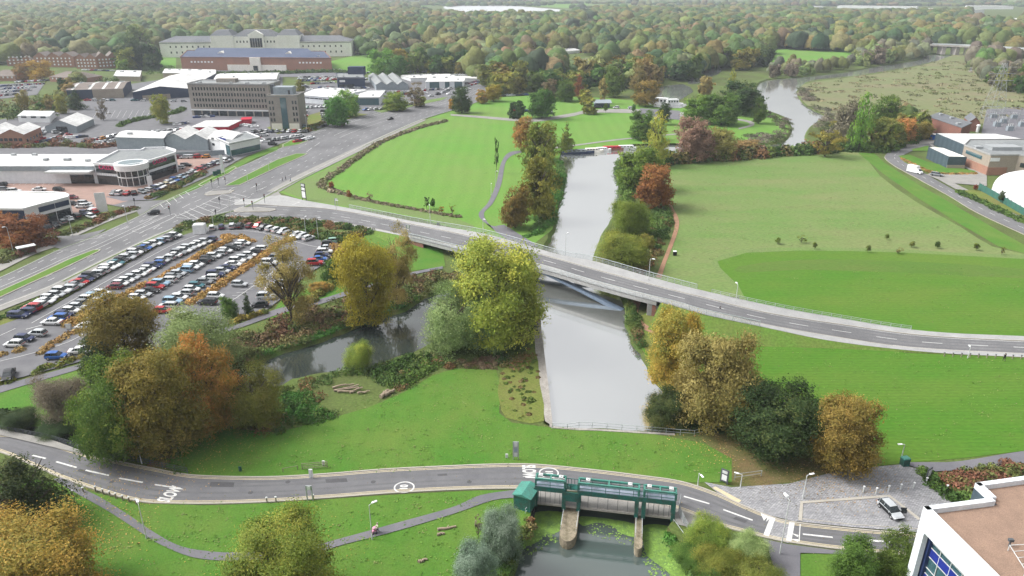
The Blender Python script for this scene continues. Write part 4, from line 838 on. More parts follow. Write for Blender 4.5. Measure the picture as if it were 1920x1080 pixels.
def cover(name, px, dens, r, h, pal, label=None, leaf=None, per=110, avoid=True):
    poly = [G(a, b) for a, b in px]; x0 = min(p.x for p in poly); x1 = max(p.x for p in poly); y0 = min(p.y for p in poly); y1 = max(p.y for p in poly)
    A = abs(area2(poly)) / 2; n = int(A * dens); cc = []; co = []; i = 0
    while len(cc) < n and i < n * 30:
        i += 1; a, b = random.uniform(x0, x1), random.uniform(y0, y1)
        if inside(a, b, poly) and not (avoid and in_water(a, b)) and math.hypot(a - LG.x, (b - LG.y) * .8) > 6 and math.hypot(a - L2.x, b - L2.y) > 3.5:
            t = math.sin(a * .35 + 1.3 * math.sin(b * .22)) * .5 + .5; P_ = PAL[pal]; cc.append((a, b)); co.append(P_[min(int((t * .7 + random.random() * .3) * len(P_)), len(P_) - 1)])
    if not cc: return
    leaf = leaf or max(.3, y0 * .0014, math.sqrt(6.3 * r * h / (per * .5)) * .8)
    return obj(name, clumps(name, cc, [r * random.uniform(.5, 1.3) for _ in cc], [h * random.uniform(.4, 1.4) for _ in cc], co, per, leaf), label=label, kind='stuff')
hedge('brown hedge curving along the park lawn beside the dual carriageway', [(836,228),(785,241),(722,264),(682,288),(640,318),(606,342),(608,352),(640,364)], 2.8, 1.1, 'hedgebr')
hedge('thin brown hedge between the park lawn and the bridge road verge', [(640,364),(700,379),(770,392),(862,408)], 1.6, .8, 'hedgebr')
hedge('long dark hedge along the far edge of the rough meadow', [(1240,308),(1300,301),(1380,297),(1450,292),(1540,285)], 7, 5.0, 'mix')
hedge('dark hedge between the rough meadow and the yard road', [(1545,285),(1600,282),(1650,284),(1690,272),(1720,262)], 6, 4.0, 'green')
hedge('green hedge between the dual carriageway and the first car park row', [(0,600),(95,555),(190,508),(292,460),(330,438),(350,420)], 2.2, .9, 'green')
hedge('wide green hedge between the bridge road and the curved car row', [(345,428),(375,418),(440,414),(520,416),(600,422),(680,434),(640,446),(600,440),(520,424)], 4.5, 1.5, 'mix', k=5)
hedge('green hedge behind the last cars of the curved row', [(690,436),(660,446),(625,452),(590,444)], 4.5, 1.5, 'mix')
hedge('orange planting strip wrapping round the first car park island', [(128,612),(183,583),(217,565),(267,541),(317,516),(365,487),(400,466),(431,450),(420,446),(440,446),(462,450),(470,456)], 2.6, 1.25, 'strip')
hedge('orange planting strip on the second car park island', [(360,570),(400,545),(440,517),(475,494),(505,472),(520,460),(545,452)], 2.6, 1.25, 'strip')
hedge('brown planting strip below the first car park island', [(78,662),(100,647),(125,632),(150,621)], 2.0, .9, 'orange')
hedge('orange planting strip behind the blue car by the footpath', [(68,700),(95,690),(125,682),(150,674)], 2.0, 1.0, 'yel')
hedge('orange shrub patch at the edge of the car park entrance', [(-20,668),(0,668),(28,662)], 2.4, 1.0, 'orange')
hedge('orange shrub patch beside the dark car at the path', [(-10,722),(14,716)], 2.0, 1.0, 'yel')
hedge('yellow shrub strip below the young conifer', [(440,604),(470,596),(490,590)], 2.2, 1.2, 'yel')
hedge('golden shrubs along the park end of the car park', [(560,585),(590,560),(625,532),(640,512)], 2.4, 1.6, 'yel')
hedge('salmon coloured hedge end beside the car park', [(633,468),(642,482)], 3.5, 2.4, 'orange')
hedge('red and green shrub border in front of the navy showroom', [(115,440),(150,430),(185,415),(215,402),(250,393)], 4.0, 1.4, 'red')
hedge('green shrub border below the dealership display row', [(285,372),(305,362),(335,350),(365,335),(385,325)], 3.5, 1.3, 'mix')
hedge('shrub border behind the long white retail shed', [(-20,276),(60,276),(120,274),(190,277),(230,272)], 5, 2.2, 'red')
hedge('red and green shrubs beside the bus shelter', [(-40,498),(0,490),(40,475),(75,460),(90,455)], 5, 1.6, 'red')
hedge('green hedge beside the granite court and notice board', [(1735,892),(1752,905),(1772,922),(1790,936),(1812,940)], 2.6, 1.4, 'green', leaf=.22)
hedge('rust coloured shrub border behind the white roof parapet', [(1790,905),(1820,893),(1860,884),(1900,878),(1915,886),(1880,898),(1840,902),(1800,918),(1822,926)], 2.6, 1.3, 'red', leaf=.22)
hedge('scrubby hedge beside the empty car lot', [(225,238),(250,228),(320,215),(345,205)], 4, 2, 'green')
hedge('green shrubs beside the white dome', [(1795,362),(1830,376),(1870,395),(1925,420)], 3.0, 1.4, 'green')
hedge('orange grass border beside the yard lawn', [(1692,300),(1725,316),(1760,327),(1830,327)], 1.6, .9, 'orange')
hedge('hedge in front of the brick hall car row', [(330,137),(420,140),(520,139),(620,136),(660,140)], 5, 3, 'green')
hedge('hedge between the showroom forecourt and the dual carriageway', [(640,235),(610,232),(575,246)], 4, 2, 'olive' if 'olive' in PAL else 'mix')
cover('undergrowth', [(460,690),(600,640),(700,600),(790,560),(860,520),(800,512),(700,545),(600,575),(520,600),(430,640),(400,690)], 0.24, 2.0, 1.6, 'brownmix', 'mixed brown and green undergrowth above the backwater')
cover('bank_grass', [(462,688),(560,650),(660,614),(760,580),(800,550),(775,560),(700,585),(600,625),(500,660),(440,690)], 0.84, 1.3, .5, 'bank', 'bright green grass on the backwater bank')
cover('undergrowth', [(300,850),(420,800),(520,812),(600,788),(700,760),(780,715),(830,690),(940,690),(930,640),(1000,580),(1008,600),(985,690),(940,690),(840,680),(800,655),(700,692),(600,704),(520,730),(460,740),(330,815),(240,845)], 0.336, 1.8, .9, 'mix', 'tangled green and russet undergrowth on the island')
cover('bramble_bank', [(640,700),(700,692),(800,665),(830,680),(760,720),(700,740),(640,735)], 0.72, 1.5, 1.2, 'green', 'dark green brambles on the near backwater bank')
cover('nettle_patch', [(520,745),(560,735),(640,745),(660,775),(600,790),(530,790)], 0.72, 1.3, .7, 'bank', 'green nettle patch on the island')
cover('reed_edge', [(850,678),(940,672),(930,690),(850,690)], 1.2, 1.0, .7, 'brown', 'pinkish reeds at the top of the island lawn')
cover('bank_plants', [(1005,440),(1036,420),(1046,385),(1055,345),(1062,310),(1050,300),(1040,340),(1030,380),(1015,410),(985,445)], 0.72, 1.8, 1.3, 'bank', 'green plants on the west river bank')
cover('bank_plants', [(1165,300),(1150,322),(1162,352),(1160,380),(1150,405),(1170,400),(1185,370),(1180,330),(1185,310)], 0.6, 2.2, 2.0, 'green', 'dark plants on the east river bank')
cover('bank_plants', [(1140,440),(1215,440),(1250,400),(1255,415),(1240,470),(1215,500),(1190,530),(1130,500)], 0.384, 2.0, 1.3, 'mix', 'mixed plants between the river and the dirt path')
cover('bramble_bank', [(1208,445),(1225,400),(1250,392),(1256,420),(1240,452),(1215,462)], 0.72, 2.0, 1.6, 'green', 'dark green brambles beside the dirt path')
cover('bank_plants', [(1168,575),(1185,575),(1196,600),(1200,640),(1218,680),(1232,720),(1215,700),(1180,640),(1170,610)], 1.2, 1.3, 1.2, 'mix', 'bushes on the river bank below the bridge')
cover('bank_plants', [(1240,745),(1300,740),(1340,780),(1350,808),(1265,808)], 0.84, 1.6, 1.2, 'dark', 'dark plants under the riverside trees')
cover('bank_plants', [(992,962),(1002,985),(985,1020),(960,1060),(945,1110),(930,1110),(950,1050),(970,1000)], 1.44, .9, .7, 'mix', 'weeds on the pond bank below the green shed', avoid=False)
cover('bank_plants', [(1250,1000),(1268,1010),(1300,1060),(1330,1110),(1310,1120),(1290,1075),(1262,1040)], 1.92, .9, .7, 'bank', 'bright weeds on the pond bank beside the olive willow', avoid=False)
cover('bank_plants', [(-20,790),(60,800),(130,815),(150,800),(90,790),(0,770)], 0.84, 1.5, 1.0, 'dark', 'dark plants beside the small road bridge')
cover('bank_plants', [(190,850),(300,830),(340,860),(340,885),(270,870),(200,862)], 0.6, 1.4, .8, 'mix', 'leafy cover behind the roadside fence')
cover('riverside_scrub', [(1495,165),(1500,195),(1545,220),(1530,240),(1560,262),(1590,240),(1580,215),(1530,200),(1520,170)], .05, 3.5, 1.8, 'greyb', 'scrub on the outer bank of the river bend')
cover('riverside_scrub', [(1440,212),(1478,226),(1484,245),(1462,266),(1380,268),(1400,255),(1450,250),(1460,235)], .08, 3.0, 1.6, 'greyb', 'scrub on the inner bank of the river bend')
cover('heath_tussocks', [(1530,155),(1780,110),(1900,140),(2000,230),(1900,230),(1700,220),(1560,210),(1500,180)], .006, 4.5, .8, 'reed', 'tussocks and low scrub on the heath', leaf=1.4, per=24)
cover('heath_tussocks', [(1050,130),(1100,108),(1240,112),(1250,122),(1150,140)], .005, 5, .9, 'greyb', 'rough tussocks in the clearing', leaf=1.5, per=24)
cover('island_weeds', [(940,700),(1000,640),(1012,700),(1022,780),(970,785)], .5, .5, .2, 'islw', 'yellow green weeds on the quay')
cover('scrub', [(60,222),(0,228),(-40,215),(-20,196),(60,190),(115,178),(150,165),(160,158),(140,200),(100,222)], .012, 5, 4.5, 'mix', 'green and grey scrub around the small sheds', leaf=1.0)
cover('scrub', [(150,150),(215,146),(260,128),(330,130),(330,137),(250,140),(215,158),(160,160)], .008, 5, 4, 'green', 'green scrub behind the striped shed', leaf=1.0)
cover('scrub', [(100,262),(200,268),(212,272),(100,272)], .03, 3, 2.5, 'red', 'red and green scrub behind the retail shed', leaf=.8)
# duckweed on the pond, a thin mat floating on the water
for q in ([(1003,961),(1056,961),(1054,990),(1040,1000),(1020,1004),(1008,1016),(978,1026),(978,1012),(995,985)], [(1090,968),(1190,982),(1192,1006),(1165,1000),(1150,988),(1120,980),(1092,986)], [(1207,985),(1258,988),(1250,1010),(1262,1042),(1290,1070),(1297,1110),(1270,1090),(1245,1066),(1225,1052),(1212,1040),(1207,1020)]):
    pts = catmull([G(a, c, PZ + .02) for a, c in q], True, 4); b = MB(); b.add([(p.x, p.y, PZ + .02) for p in (pts if area2(pts) > 0 else pts[::-1])], [tuple(range(len(pts)))]); obj('duckweed', b.mesh('duckweed', MT['algae']), label='bright green duckweed floating on the pond', kind='stuff')

def fallen(items):
    C = []; K = []
    for px, py, r, n, pal in items:
        c = G(px, py); a = rng.uniform(0, 6.283, n); q = r * np.sqrt(rng.uniform(0, 1, n)) * rng.uniform(.7, 1.3, n); x = c.x + np.cos(a) * q; y = c.y + np.sin(a) * q
        ok = np.array([not in_water(u, v_) for u, v_ in zip(x, y)]); C.append(np.stack([x, y, np.full(n, .19)], 1)[ok]); P_ = np.array(PAL[pal]); K.append((P_[rng.integers(0, len(P_), n)] * rng.uniform(.6, 1.3, (n, 1)))[ok])
    C = np.concatenate(C); K = np.concatenate(K); obj('fallen_leaves', quads_mesh('fallen_leaves', C, rng.uniform(.12, .3, len(C)), col=K, mats=[MT['leafcol']], nrm=np.tile([0, 0, 1.0], (len(C), 1)), jit=.2), label='fallen autumn leaves scattered on the grass and paths', kind='stuff')
fallen([(60,1060,14,1400,'yel'),(200,1000,7,300,'strip'),(548,1060,11,500,'yel'),(1442,862,9,900,'brown'),(1575,890,8,900,'strip'),(1328,812,9,700,'strip'),(1500,895,8,400,'brown'),(318,852,12,900,'strip'),(232,868,9,500,'yel'),(480,810,8,400,'yel'),(692,612,7,500,'strip'),(935,650,9,500,'yel'),(548,612,7,500,'strip'),(1226,392,8,400,'red'),(900,850,22,260,'brown'),(300,990,20,200,'brown'),(1100,860,24,260,'brown'),(1700,760,60,500,'brown'),(1560,930,16,160,'brown'),(700,760,30,300,'brown'),(1600,560,60,400,'brown')])
def weeds(items):
    C = []; K = []
    for q_, n, pal in items:
        poly = [G(a, b) for a, b in q_]; x0, x1 = min(p.x for p in poly), max(p.x for p in poly); y0, y1 = min(p.y for p in poly), max(p.y for p in poly); k = 0
        while k < n:
            a, b = random.uniform(x0, x1), random.uniform(y0, y1)
            if inside(a, b, poly):
                k += 1; m = random.randint(2, 9); s = random.uniform(.3, 1.2); C.append(np.stack([rng.normal(a, s, m), rng.normal(b, s * .5, m), np.full(m, .2)], 1)); K.append(np.tile(np.array(random.choice(PAL[pal])) * random.uniform(.8, 1.3), (m, 1)))
    C = np.concatenate(C); K = np.concatenate(K); obj('lawn_weeds', quads_mesh('lawn_weeds', C, rng.uniform(.15, .4, len(C)), col=K, mats=[MT['leafcol']], nrm=np.tile([0, 0, 1.0], (len(C), 1)), jit=.3), label='small tufts and weeds scattered over the grass', kind='stuff')
PAL['tuft'] = [(.09,.19,.025),(.13,.21,.04),(.16,.19,.06),(.08,.17,.02)]; PAL['straw'] = [(.22,.21,.11),(.15,.20,.07),(.19,.19,.09)]
weeds([([(280,850),(520,812),(800,700),(930,693),(1030,800),(1370,850),(1370,900),(1000,870),(600,888),(350,888)], 420, 'tuft'), ([(130,940),(300,950),(520,945),(960,920),(960,1100),(0,1100)], 260, 'tuft'), ([(1215,590),(1500,640),(1925,675),(1925,840),(1600,870),(1400,800)], 350, 'tuft'), ([(1260,312),(1550,287),(1700,370),(1860,462),(1500,470),(1240,500)], 1500, 'straw'), ([(1390,500),(1925,500),(1925,628),(1500,588)], 200, 'tuft'), ([(600,350),(830,230),(1000,230),(900,400)], 200, 'tuft')])

flk = [];
for q_, n in (([(985,985),(1060,965),(1056,1010),(1000,1040),(970,1045)], 260), ([(1090,970),(1200,985),(1195,1030),(1100,1000)], 160), ([(1205,990),(1262,1000),(1300,1100),(1230,1100),(1200,1040)], 520)):
    poly = [G(a, b, PZ) for a, b in q_]; x0, x1 = min(p.x for p in poly), max(p.x for p in poly); y0, y1 = min(p.y for p in poly), max(p.y for p in poly); k = 0
    while k < n:
        a, b = random.uniform(x0, x1), random.uniform(y0, y1)
        if inside(a, b, poly): flk.append((a, b, PZ + .03)); k += 1
C_ = np.array(flk); obj('duckweed_flecks', quads_mesh('duckweed_flecks', C_, rng.uniform(.08, .5, len(C_)), col=np.array([.20, .33, .07]) * rng.uniform(.6, 1.25, (len(C_), 1)), mats=[MT['leafcol']], nrm=np.tile([0, 0, 1.0], (len(C_), 1)), jit=.01), label='loose flecks of weed drifting on the pond', kind='stuff')
# ---------------------------------------------------------------- the river bridge
br = thing('road_bridge', 'long pale concrete road bridge on a slender blue grey arch over the river', 'bridge', G(1090, 520))
O = br.location.copy()
i0, i1 = idx(cNO, 780), idx(cNO, 1250); j0, j1 = idx(cSO, 770), idx(cSO, 1245)
N1 = resample(cNO[i0:i1], 40); S1 = resample(cSO[j0:j1], 40); b = MB()
vs = []
for n, s in zip(N1, S1): vs += [(n.x, n.y, n.z + .09), (s.x, s.y, s.z + .09), (s.x, s.y, s.z - .75), (n.x, n.y, n.z - .75)]
fs = []
for i in range(39):
    a = i * 4; c = a + 4; fs += [(a + 1, a + 2, c + 2, c + 1), (a + 2, a + 3, c + 3, c + 2), (a + 3, a, c, c + 3), (a, a + 1, c + 1, c)]
b.add(vs, fs); part('deck', b, MT['bridgec'], br, O)
MT['archblue'] = M('arch_steel', (.15, .195, .26), .6, (.12, .16, .22), .3, .06)
def pxi(E, px, z):
    return min(range(40), key=lambda k: abs(960 + FPX * E[k].x / (E[k].y * CP + (CAM_H - z) * SP) - px))
kR = pxi(S1, 1172, -.6); kA = pxi(S1, 1214, 0)
for off in (.1, .9):
    for end in (0, 1):
        b = MB(); prev = None
        for k in range(15):
            t = k / 14; ii = (kR - 13 * t) if end else (kR - 27 + 13 * t); ii = max(0, min(ii, 38.99)); f = ii - int(ii); a0 = N1[int(ii)].lerp(S1[int(ii)], off); a1 = N1[int(ii) + 1].lerp(S1[int(ii) + 1], off); p = a0.lerp(a1, f)
            z = -1.3 + (p.z - .6 + 1.3) * (1 - (1 - t) ** 1.25); q = Vector((p.x, p.y, z))
            if prev is not None: b.bar(prev, q, 1.3, 1.0 - .55 * t)
            prev = q
        part('arch_rib', b, MT['archblue'], br, O)
for k, k2 in ((kA, 39), (0, 3)):
    b = MB(); n, s, n2, s2 = N1[k], S1[k], N1[k2], S1[k2]; b.prism([(n.x, n.y), (s.x, s.y + .3), (s2.x, s2.y + .3), (n2.x, n2.y)], -.2, min(n.z, n2.z) - .8); part('abutment', b, MT['brickdark'], br, O)
b = MB(); s, s2 = S1[kA], S1[39]; b.add([(s.x, s.y, -.1), (s2.x + 3, s2.y - .5, -.1), (s2.x + 3, s2.y - .5, 2.2), (s.x, s.y, s.z - .76), (s.x, s.y + .25, -.1), (s2.x + 3, s2.y - .25, -.1), (s2.x + 3, s2.y - .25, 2.2), (s.x, s.y + .25, s.z - .76)], [(0, 1, 2, 3), (7, 6, 5, 4), (4, 0, 3, 7), (1, 5, 6, 2), (3, 2, 6, 7)]); part('wing_wall', b, MT['bridgec'], br, O)
def parapet(pts, wd=.09, h=1.25, lat=True):
    b = MB(); q = resample(pts, int(sum((c - a).length for a, c in zip(pts, pts[1:])) / 1.9) + 2)
    for i, p in enumerate(q):
        b.bar(p + Vector((0, 0, .2)), p + Vector((0, 0, .2 + h)), wd * 1.3, wd)
        if i:
            a = q[i - 1]
            for z, ww in ((.35, .05), (.7, .05), (h, .12)): b.bar(a + Vector((0, 0, .2 + z)), p + Vector((0, 0, .2 + z)), ww, ww)
            if lat:
                for m in range(1, 5): c = a.lerp(p, m / 5); b.bar(c + Vector((0, 0, .35)), c + Vector((0, 0, .2 + h)), .035, .035)
    return b
MT['rail'] = M('railing_paint', (.46, .50, .51), .5)
part('parapet', parapet(cNO[idx(cNO, 660):idx(cNO, 1330)]), MT['rail'], br, O); part('parapet', parapet(cSO[idx(cSO, 772):idx(cSO, 1440)]), MT['rail'], br, O)
def railing(label, pts3, name='railing', mat='rail', h=1.1, step=2.0, bars=3, cat='railing', group=None):
    t = thing(name, label, cat, pts3[0], 0, group); b = MB(); c = MB(); n = max(int(sum((q - p).length for p, q in zip(pts3, pts3[1:])) / step), 1) + 1; q = resample(pts3, n)
    for p in q: c.bar(p, p + Vector((0, 0, h)), .09)
    for a, d in zip(q, q[1:]):
        for k in range(bars): z = h * (k + 1) / bars - .04; b.bar(a + Vector((0, 0, z)), d + Vector((0, 0, z)), .06)
    part('rail', b, MT[mat], t, t.location); part('post', c, MT[mat], t, t.location); return t
railing('green grey safety railing along the meadow side of the bridge road', cNO[idx(cNO, 1335):idx(cNO, 1735)], h=1.1)
# ---------------------------------------------------------------- sluice gates
sl_ = thing('sluice_gate', 'green steel sluice gates with three lifting gantries over the pond', 'sluice', G(1130, 958)); O = sl_.location.copy()
L0, R0 = G(1004, 944), G(1262, 973); ax = (R0 - L0).normalized(); LL = (R0 - L0).length; fw = Vector((ax.y, -ax.x, 0))   # towards the pond
ang = math.atan2(ax.y, ax.x)
def S(u, v, z): p = L0 + ax * u + fw * v; return Vector((p.x, p.y, z))
u_of = lambda px: (px - 1004) / 258 * LL
b = MB(); b.box(S(LL / 2, -1.6, -.05), (LL + 1, 3.0, .3), ang); part('deck_slab', b, MT['concrete'], sl_, O)
b = MB(); b.box(S(LL / 2, -3.4, -1.3), (LL + 2, .6, 2.3), ang); b.box(S(-.9, -.3, -1.3), (1.6, 6, 2.2), ang); b.box(S(LL + .9, -.3, -1.3), (1.6, 6, 2.2), ang); part('shade_black_wall', b, MT['black'], sl_, O)  # black walls: the deep shade under the deck is put into their colour
MT['pier'] = M('weedy_stone', (.33, .28, .21), .95, (.16, .14, .09), 1.2, .25, 8, .5)
for u0, u1, ln in ((u_of(1057), u_of(1088), 6.2), (u_of(1193), u_of(1207), 6.0)):
    b = MB(); pts = []; wd = (u1 - u0) / 2; uc = (u0 + u1) / 2
    out = [S(u0, -1.5, 0), S(u0, ln - wd * 1.6, 0)] + [S(uc + math.cos(t) * wd, ln - wd * 1.6 + math.sin(t) * wd * 1.6, 0) for t in [math.pi * (1 - k / 8) for k in range(1, 8)]] + [S(u1, ln - wd * 1.6, 0), S(u1, -1.5, 0)]
    b.prism(out, PZ - 1, -.75); part('pier', b, MT['pier'], sl_, O)
    b = MB(); [b.bar(S(a, .3, -.2), S(a, ln * .6, -.2), .08) for a in (u0 + .1, u1 - .1)]; [b.bar(S(a, ln * .3 * k + .3, -.75), S(a, ln * .3 * k + .3, -.2), .07) for a in (u0 + .1, u1 - .1) for k in range(3)]; part('pier_rail', b, MT['rail'], sl_, O)
ZB, ZT = 2.85, 4.35
posts = [1004, 1058, 1086, 1194, 1207, 1261]
for px in posts:
    b = MB(); [b.box(S(u_of(px), v, ZB / 2 - .2), (.55, .35, ZB + .4), ang) for v in (0, -1.3)]; b.box(S(u_of(px), -.65, ZB - .5), (.3, 1.3, .5), ang); part('post', b, MT['green'], sl_, O)
for a, c in ((1003, 1060), (1084, 1263)):
    b = MB(); b.bar(S(u_of(a), 0.05, ZB), S(u_of(c), .05, ZB), .3, .75); b.bar(S(u_of(a), -1.35, ZB), S(u_of(c), -1.35, ZB), .3, .6); part('main_beam', b, MT['green'], sl_, O)
    b = MB(); b.box((S(u_of(a), -.65, ZB + .34) + S(u_of(c), -.65, ZB + .34)) / 2, (u_of(c) - u_of(a), 1.5, .08), ang); part('walkway', b, MT['lav'], sl_, O)
    b = MB(); [b.bar(S(u_of(a), v, ZB + z), S(u_of(c), v, ZB + z), .06) for v in (.15, -1.5) for z in (.8, 1.35)]
    n = int((u_of(c) - u_of(a)) / 1.8); [b.bar(S(u_of(a) + k * (u_of(c) - u_of(a)) / n, v, ZB + .3), S(u_of(a) + k * (u_of(c) - u_of(a)) / n, v, ZB + 1.35), .06) for k in range(n + 1) for v in (.15, -1.5)]; part('handrail', b, MT['green'], sl_, O)
for a, c in ((1004, 1059), (1085, 1196), (1206, 1263)):
    b = MB(); [b.bar(S(u_of(a), v, ZT), S(u_of(c), v, ZT), .22, .3) for v in (-.1, -1.2)]; [b.bar(S(u_of(x), v, ZB + .3), S(u_of(x), v, ZT + .1), .28) for x in (a, c) for v in (-.1, -1.2)]; [b.bar(S(u_of(x), -.1, ZT), S(u_of(x), -1.2, ZT), .2) for x in (a, (a + c) / 2, c)]; part('lifting_gantry', b, MT['greenlight'], sl_, O)
    for x in (a + (c - a) * .15, a + (c - a) * .85):
        b = MB(); b.box(S(u_of(x), -.65, ZT + .28), (.6, .6, .32), ang); b.tube(S(u_of(x), -.65, ZT + .4), S(u_of(x), -.65, ZT + .55), .16, .12); part('gearbox', b, MT['plast'], sl_, O)
    b = MB(); [b.bar(S(u_of(a + (c - a) * k / 6), -.3, -.2), S(u_of(a + (c - a) * k / 6), -.3, ZB - .3), .05) for k in range(1, 6)]; part('lifting_rod', b, MT['dsteel'], sl_, O)
    b = MB(); b.box((S(u_of(a) + .3, -2.6, -.9) + S(u_of(c) - .3, -2.6, -.9)) / 2, (u_of(c) - u_of(a) - .6, .15, 1.6), ang); part('gate_leaf', b, MT['black'], sl_, O)  # set back and coloured black to stand in for the shaded opening
b = MB(); b.box(S((u_of(1060) + u_of(1085)) / 2, .2, ZB - .8), (u_of(1085) - u_of(1060), .25, 1.5), ang); part('control_panel', b, MT['green'], sl_, O)
b = MB(); b.bar(S(u_of(1060), -.6, ZB + .3), S(u_of(1085), -.6, ZB + .3), 1.3, .1); [b.bar(S(u_of(1060), v, ZB + 1.2), S(u_of(1086), v, ZB + 1.2), .07) for v in (0, -1.3)]; [b.bar(S(u_of(1064 + 6 * k), v, ZB + .3), S(u_of(1064 + 6 * k), v, ZB + 1.2), .06) for v in (0, -1.3) for k in range(4)]; part('link_walkway', b, MT['green'], sl_, O)
# green shed
sh = thing('control_shed', 'small green metal shed with a pale green roof beside the sluice gates', 'shed', G(977, 955)); O = sh.location.copy(); h = 2.5
A_, B_ = G(963, 953), G(989, 961); e = (B_ - A_).normalized(); bk = Vector((-e.y, e.x, 0)); L_ = 2.6; D_ = 3.0
q = [A_, A_ + e * L_, A_ + e * L_ + bk * D_, A_ + bk * D_]
b = MB(); b.prism(q, 0, h); part('wall', b, MT['green'], sh, O)
b = MB(); rd = [q[0].lerp(q[1], .5), q[3].lerp(q[2], .5)]; o = .2
e1, e2, f1, f2 = q[0] - e * o - bk * o, q[3] - e * o + bk * o, q[1] + e * o - bk * o, q[2] + e * o + bk * o; r1, r2 = rd[0] - bk * o, rd[1] + bk * o
Z = lambda p, z: (p.x, p.y, z)
b.add([Z(e1, h), Z(r1, h + .5), Z(r2, h + .5), Z(e2, h), Z(f1, h), Z(f2, h)], [(0, 1, 2, 3), (1, 4, 5, 2), (0, 4, 1), (3, 2, 5)]); part('roof', b, MT['greenlight'], sh, O)
railing('curved grey handrail beside the green shed', [G(985, 965, -.2), G(997, 958, 0), G(1003, 948, 0)], step=1.5, bars=2)
railing('blue grey mesh fence at the end of the sluice', [G(1275, 945), G(1272, 965), G(1280, 985, -.3), G(1288, 1000, -.8)], mat='steel', step=1.0, bars=6, h=1.8, cat='fence', name='fence')
railing('pale curved railing on the last sluice wall', [G(1262, 985, -.6), G(1266, 1000, -.8), G(1280, 1010, -1)], step=1.5, bars=2)
# quay wall and its rail
qw = thing('quay_wall', 'straight concrete quay wall along the river above the lawn', 'wall', G(1034, 800)); O = qw.location.copy(); b = MB()
qp = [G(1008, 560), G(1011, 600), G(1018, 660), G(1027, 735), G(1034, 802)]
for a, c in zip(qp, qp[1:]): b.bar(a + Vector((0, 0, -.9)), c + Vector((0, 0, -.9)), .5, 2.1)
qp2 = [G(1034, 802), G(1085, 806), G(1122, 807), G(1222, 813), G(1265, 815)]
for a, c in zip(qp2, qp2[1:]): b.bar(a + Vector((0, 0, -.9)), c + Vector((0, 0, -.9)), .5, 2.1)
part('wall', b, MT['concrete'], qw, O)
railing('thin pale railing along the bottom of the river basin', [G(1036, 803), G(1084, 806), G(1086, 800), G(1150, 805), G(1222, 811)], bars=2, step=2.2)
railing('double rail fence at the corner of the river basin', [G(1222, 811), G(1280, 816), G(1297, 818), G(1352, 806), G(1330, 782)], name='fence', cat='fence', mat='steel', bars=2, step=2.2)
railing('knee rail barrier beside the road bend', [G(1377, 900), G(1427, 893)], name='barrier', cat='barrier', mat='steel', h=1.1, bars=2, step=6.5)
railing('slatted bench style rail beside the near road', [G(567, 881), G(614, 877)], name='barrier', cat='barrier', mat='wood', h=1.2, bars=4, step=3.5)
railing('low wooden rail beside the slatted one on the near road', [G(531, 885), G(558, 880)], name='barrier', cat='barrier', mat='wood', h=.7, bars=1, step=1.8)
railing('dark post and rail fence along the backwater side of the near road', [G(150, 845), G(190, 857), G(250, 866), G(300, 877), G(352, 888)], name='fence', cat='fence', mat='dsteel', bars=3, step=2.2)
railing('dark parapet railing of the small road bridge', [G(-10, 806), G(40, 815), G(90, 824), G(150, 842)], name='parapet_railing', mat='dsteel', bars=4, step=1.5)
b = MB(); p = G(158, 849); sb = thing('bridge_pillar', 'square stone pillar at the end of the small road bridge', 'pillar', p); b.box((0, 0, .8), (.8, .8, 1.6)); part('shaft', b, MT['concrete'], sb); b = MB(); b.box((0, 0, 1.68), (1, 1, .16)); part('cap', b, MT['bridgec'], sb)
sheet('bridge_pavement', [(-60,800),(0,806),(100,828),(155,848),(150,853),(60,832),(0,818),(-60,812)], 'pave')
# ---------------------------------------------------------------- lamps, signals, signs, posts
def lamp_proto():
    t = thing('street_lamp', '', 'street lamp'); b = MB(); b.tube((0, 0, 0), (0, 0, 1.0), .11, .10); b.tube((0, 0, 1.0), (0, 0, 6), .08, .05); part('pole', b, MT['plast'], t)
    b = MB(); b.bar((0, 0, 6), (.55, 0, 6.15), .06); part('arm', b, MT['plast'], t); b = MB(); b.box((.8, 0, 6.17), (.75, .3, .14)); part('lamp_head', b, MT['white'], t); return t
LAMPS = [(266,870,818,'lamp post between the roadside fence and the near road',6),(275,1010,945,'lamp post beside the lower footpath under the yew',0),(698,1012,945,'lamp post beside the person with the pushchair',0),(1308,912,887,'short white lamp post at the bend by the granite court',1),(1388,915,893,'lamp post by the sign where the road bends',0),(1688,868,832,'lamp post on the lawn behind the green bin',0),(26,475,424,'lamp post beside the plum shrubs and bus shelter',0),(574,442,407,'tall lamp post in the car park hedge, nearer the junction',0),(597,447,408,'tall lamp post in the car park hedge, nearer the bridge',0),(137,444,407,'lamp post in the red and green shrub border',0),(434,408,372,'lamp post on the junction traffic island',0),(400,420,395,'lamp post where the car park hedge meets the junction',0),
 (631,397,375,'lamp post on the verge with a white sign',0),(807,419,405,'lamp post on the bridge road near the hedge saplings',3),(906,448,424,'lamp post on the bridge approach',3),(1060,478,445,'thin lamp post on the bridge above the river',3),(1216,528,508,'lamp post on the bridge above the dirt path',3),(1378,578,550,'lamp post at the far parapet end',2),(1814,672,652,'lamp post beside the bridge road near the dark clothed walker',0),(465,344,320,'lamp post on the long central reservation',0),(505,322,298,'lamp post at the upper end of the central reservation',0),(576,250,216,'lamp post beside the office tower forecourt',0),(776,208,180,'lamp post beside the showroom verge',0),(929,350,320,'lamp post beside the curved park path, further one',0),(921,366,345,'lamp post beside the curved park path, nearer one',0),
 (240,420,384,'slim white lamp post beside the totem of the display row',0),(27,318,302,'lamp post before the long white retail shed',0),(1462,1040,935,'tall thin lamp post beside the raised crossing',0),(1505,935,890,'lamp post on the granite court under the gold maple',0),(238,1000,985,'x',0)][:-1]
lp = None
